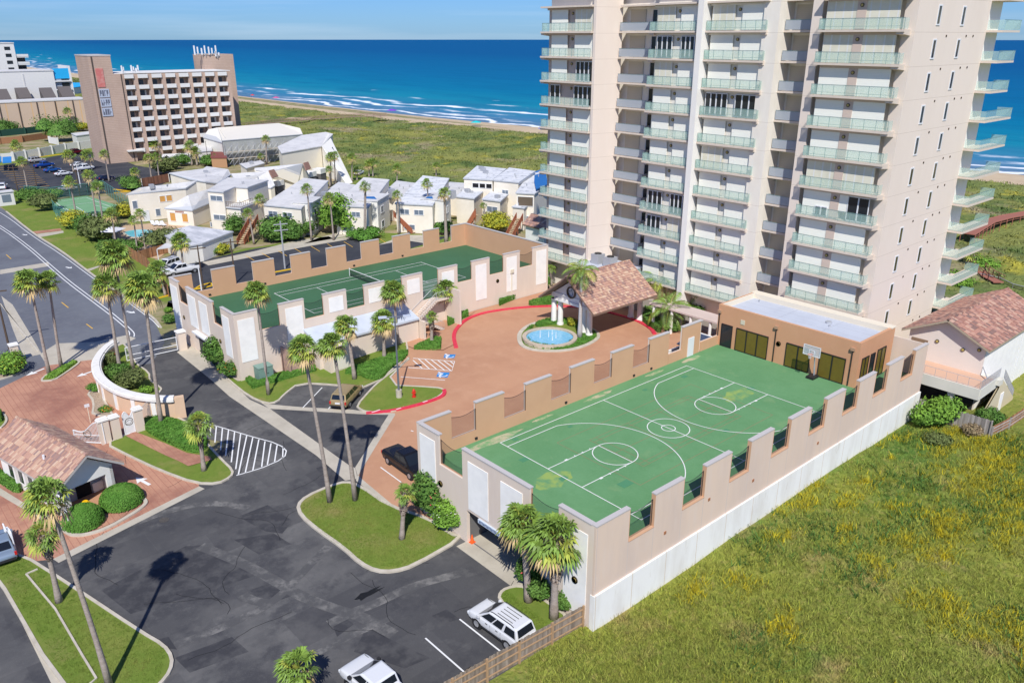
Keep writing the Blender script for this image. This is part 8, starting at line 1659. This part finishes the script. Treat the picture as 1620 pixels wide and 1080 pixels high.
    if kind == 'van': MB().box(tail[-1][0] - .04, tail[-1][0] + .05, -.26, .26, .75, .9).build('number_plate', whitem, t, local=True)
    return t
wht = paint('white', (.66, .67, .68)); 
def hd(a, b): p, q = T(*a), T(*b); return math.atan2(q[1] - p[1], q[0] - p[0])
fw = Vector(G(753.5, 986, .37)); rw = Vector(G(801.7, 1021, .37)); h_ = math.atan2(fw.y - rw.y, fw.x - rw.x); c_ = (fw + rw) / 2 + Vector((math.sin(h_), -math.cos(h_))) * .93
vehicle('suv', 'white sport utility vehicle with roof rails parked beside the wooden fence', 'suv', wht, (c_.x, c_.y), h_)
vehicle('pickup', 'white pickup truck with a black bed at the bottom edge of the car park', 'pickup truck', wht, (c_.x - 9.0, c_.y + .5), h_ + .02)
vehicle('van', 'gold minivan parked in the small bay below the annex', 'minivan', paint('gold', (.40, .30, .15), .35, .3), T(549, 634), hd((479, 644), (510, 613)))
vehicle('pickup', 'black pickup truck half hidden behind the corner of the basketball deck', 'pickup truck', paint('black', (.012, .012, .014), .2, .15), (33.0, 50.6) if False else T(645, 741), hd((602, 739), (635, 763)) + .0)
vehicle('suv', 'white sport utility van beside the brown fence in the north car park', 'suv', wht, T(266, 426), hd((290, 420), (262, 430)), detail=False); vehicle('pickup', 'white pickup truck in the north car park seen over the tennis deck corner', 'pickup truck', wht, T(288, 433), hd((305, 428), (275, 434)), detail=False)
for (p, kd, c, lb_, hdd) in (((59, 257), 'suv', paint('silver', (.5, .52, .53), .3), 'silver grey sport utility vehicle by the white wall', 0), ((70, 265), 'pickup', paint('blue', (.01, .06, .30), .2), 'dark blue pickup truck in the hotel car park', 0), ((83, 272), 'sedan', paint('blue2', (.015, .10, .36), .2), 'small blue hatchback in the hotel car park', 0), ((101, 278), 'sedan', wht, 'white saloon car nearest the middle of the hotel car park', 0), ((125, 264), 'sedan', wht, 'white car behind the white light pole', 0), ((133, 270), 'pickup', wht, 'white pickup truck right of the white light pole', 0), ((121, 244), 'suv', paint('maroon', (.16, .01, .02), .2), 'maroon car in the far corner by the hotel', .2), ((167, 285), 'sedan', paint('navy', (.01, .02, .06), .2), 'dark navy saloon in the shade of a palm', 0), ((107, 302), 'sedan', wht, 'white car beside the black mesh fence', 0), ((568, 277), 'sedan', wht, 'white car on the dune lawn next to the A shaped block', .4), ((2, 874), 'sedan', paint('blue_grey', (.25, .32, .4), .3), 'blue grey car cut off at the left edge beside the gate', 1.2), ((5, 300), 'suv', wht, 'white van at the far left edge of the hotel car park', 1.0)):
    vehicle(kd, lb_, 'car', c, T(*p), math.radians(18) + hdd, detail=False)
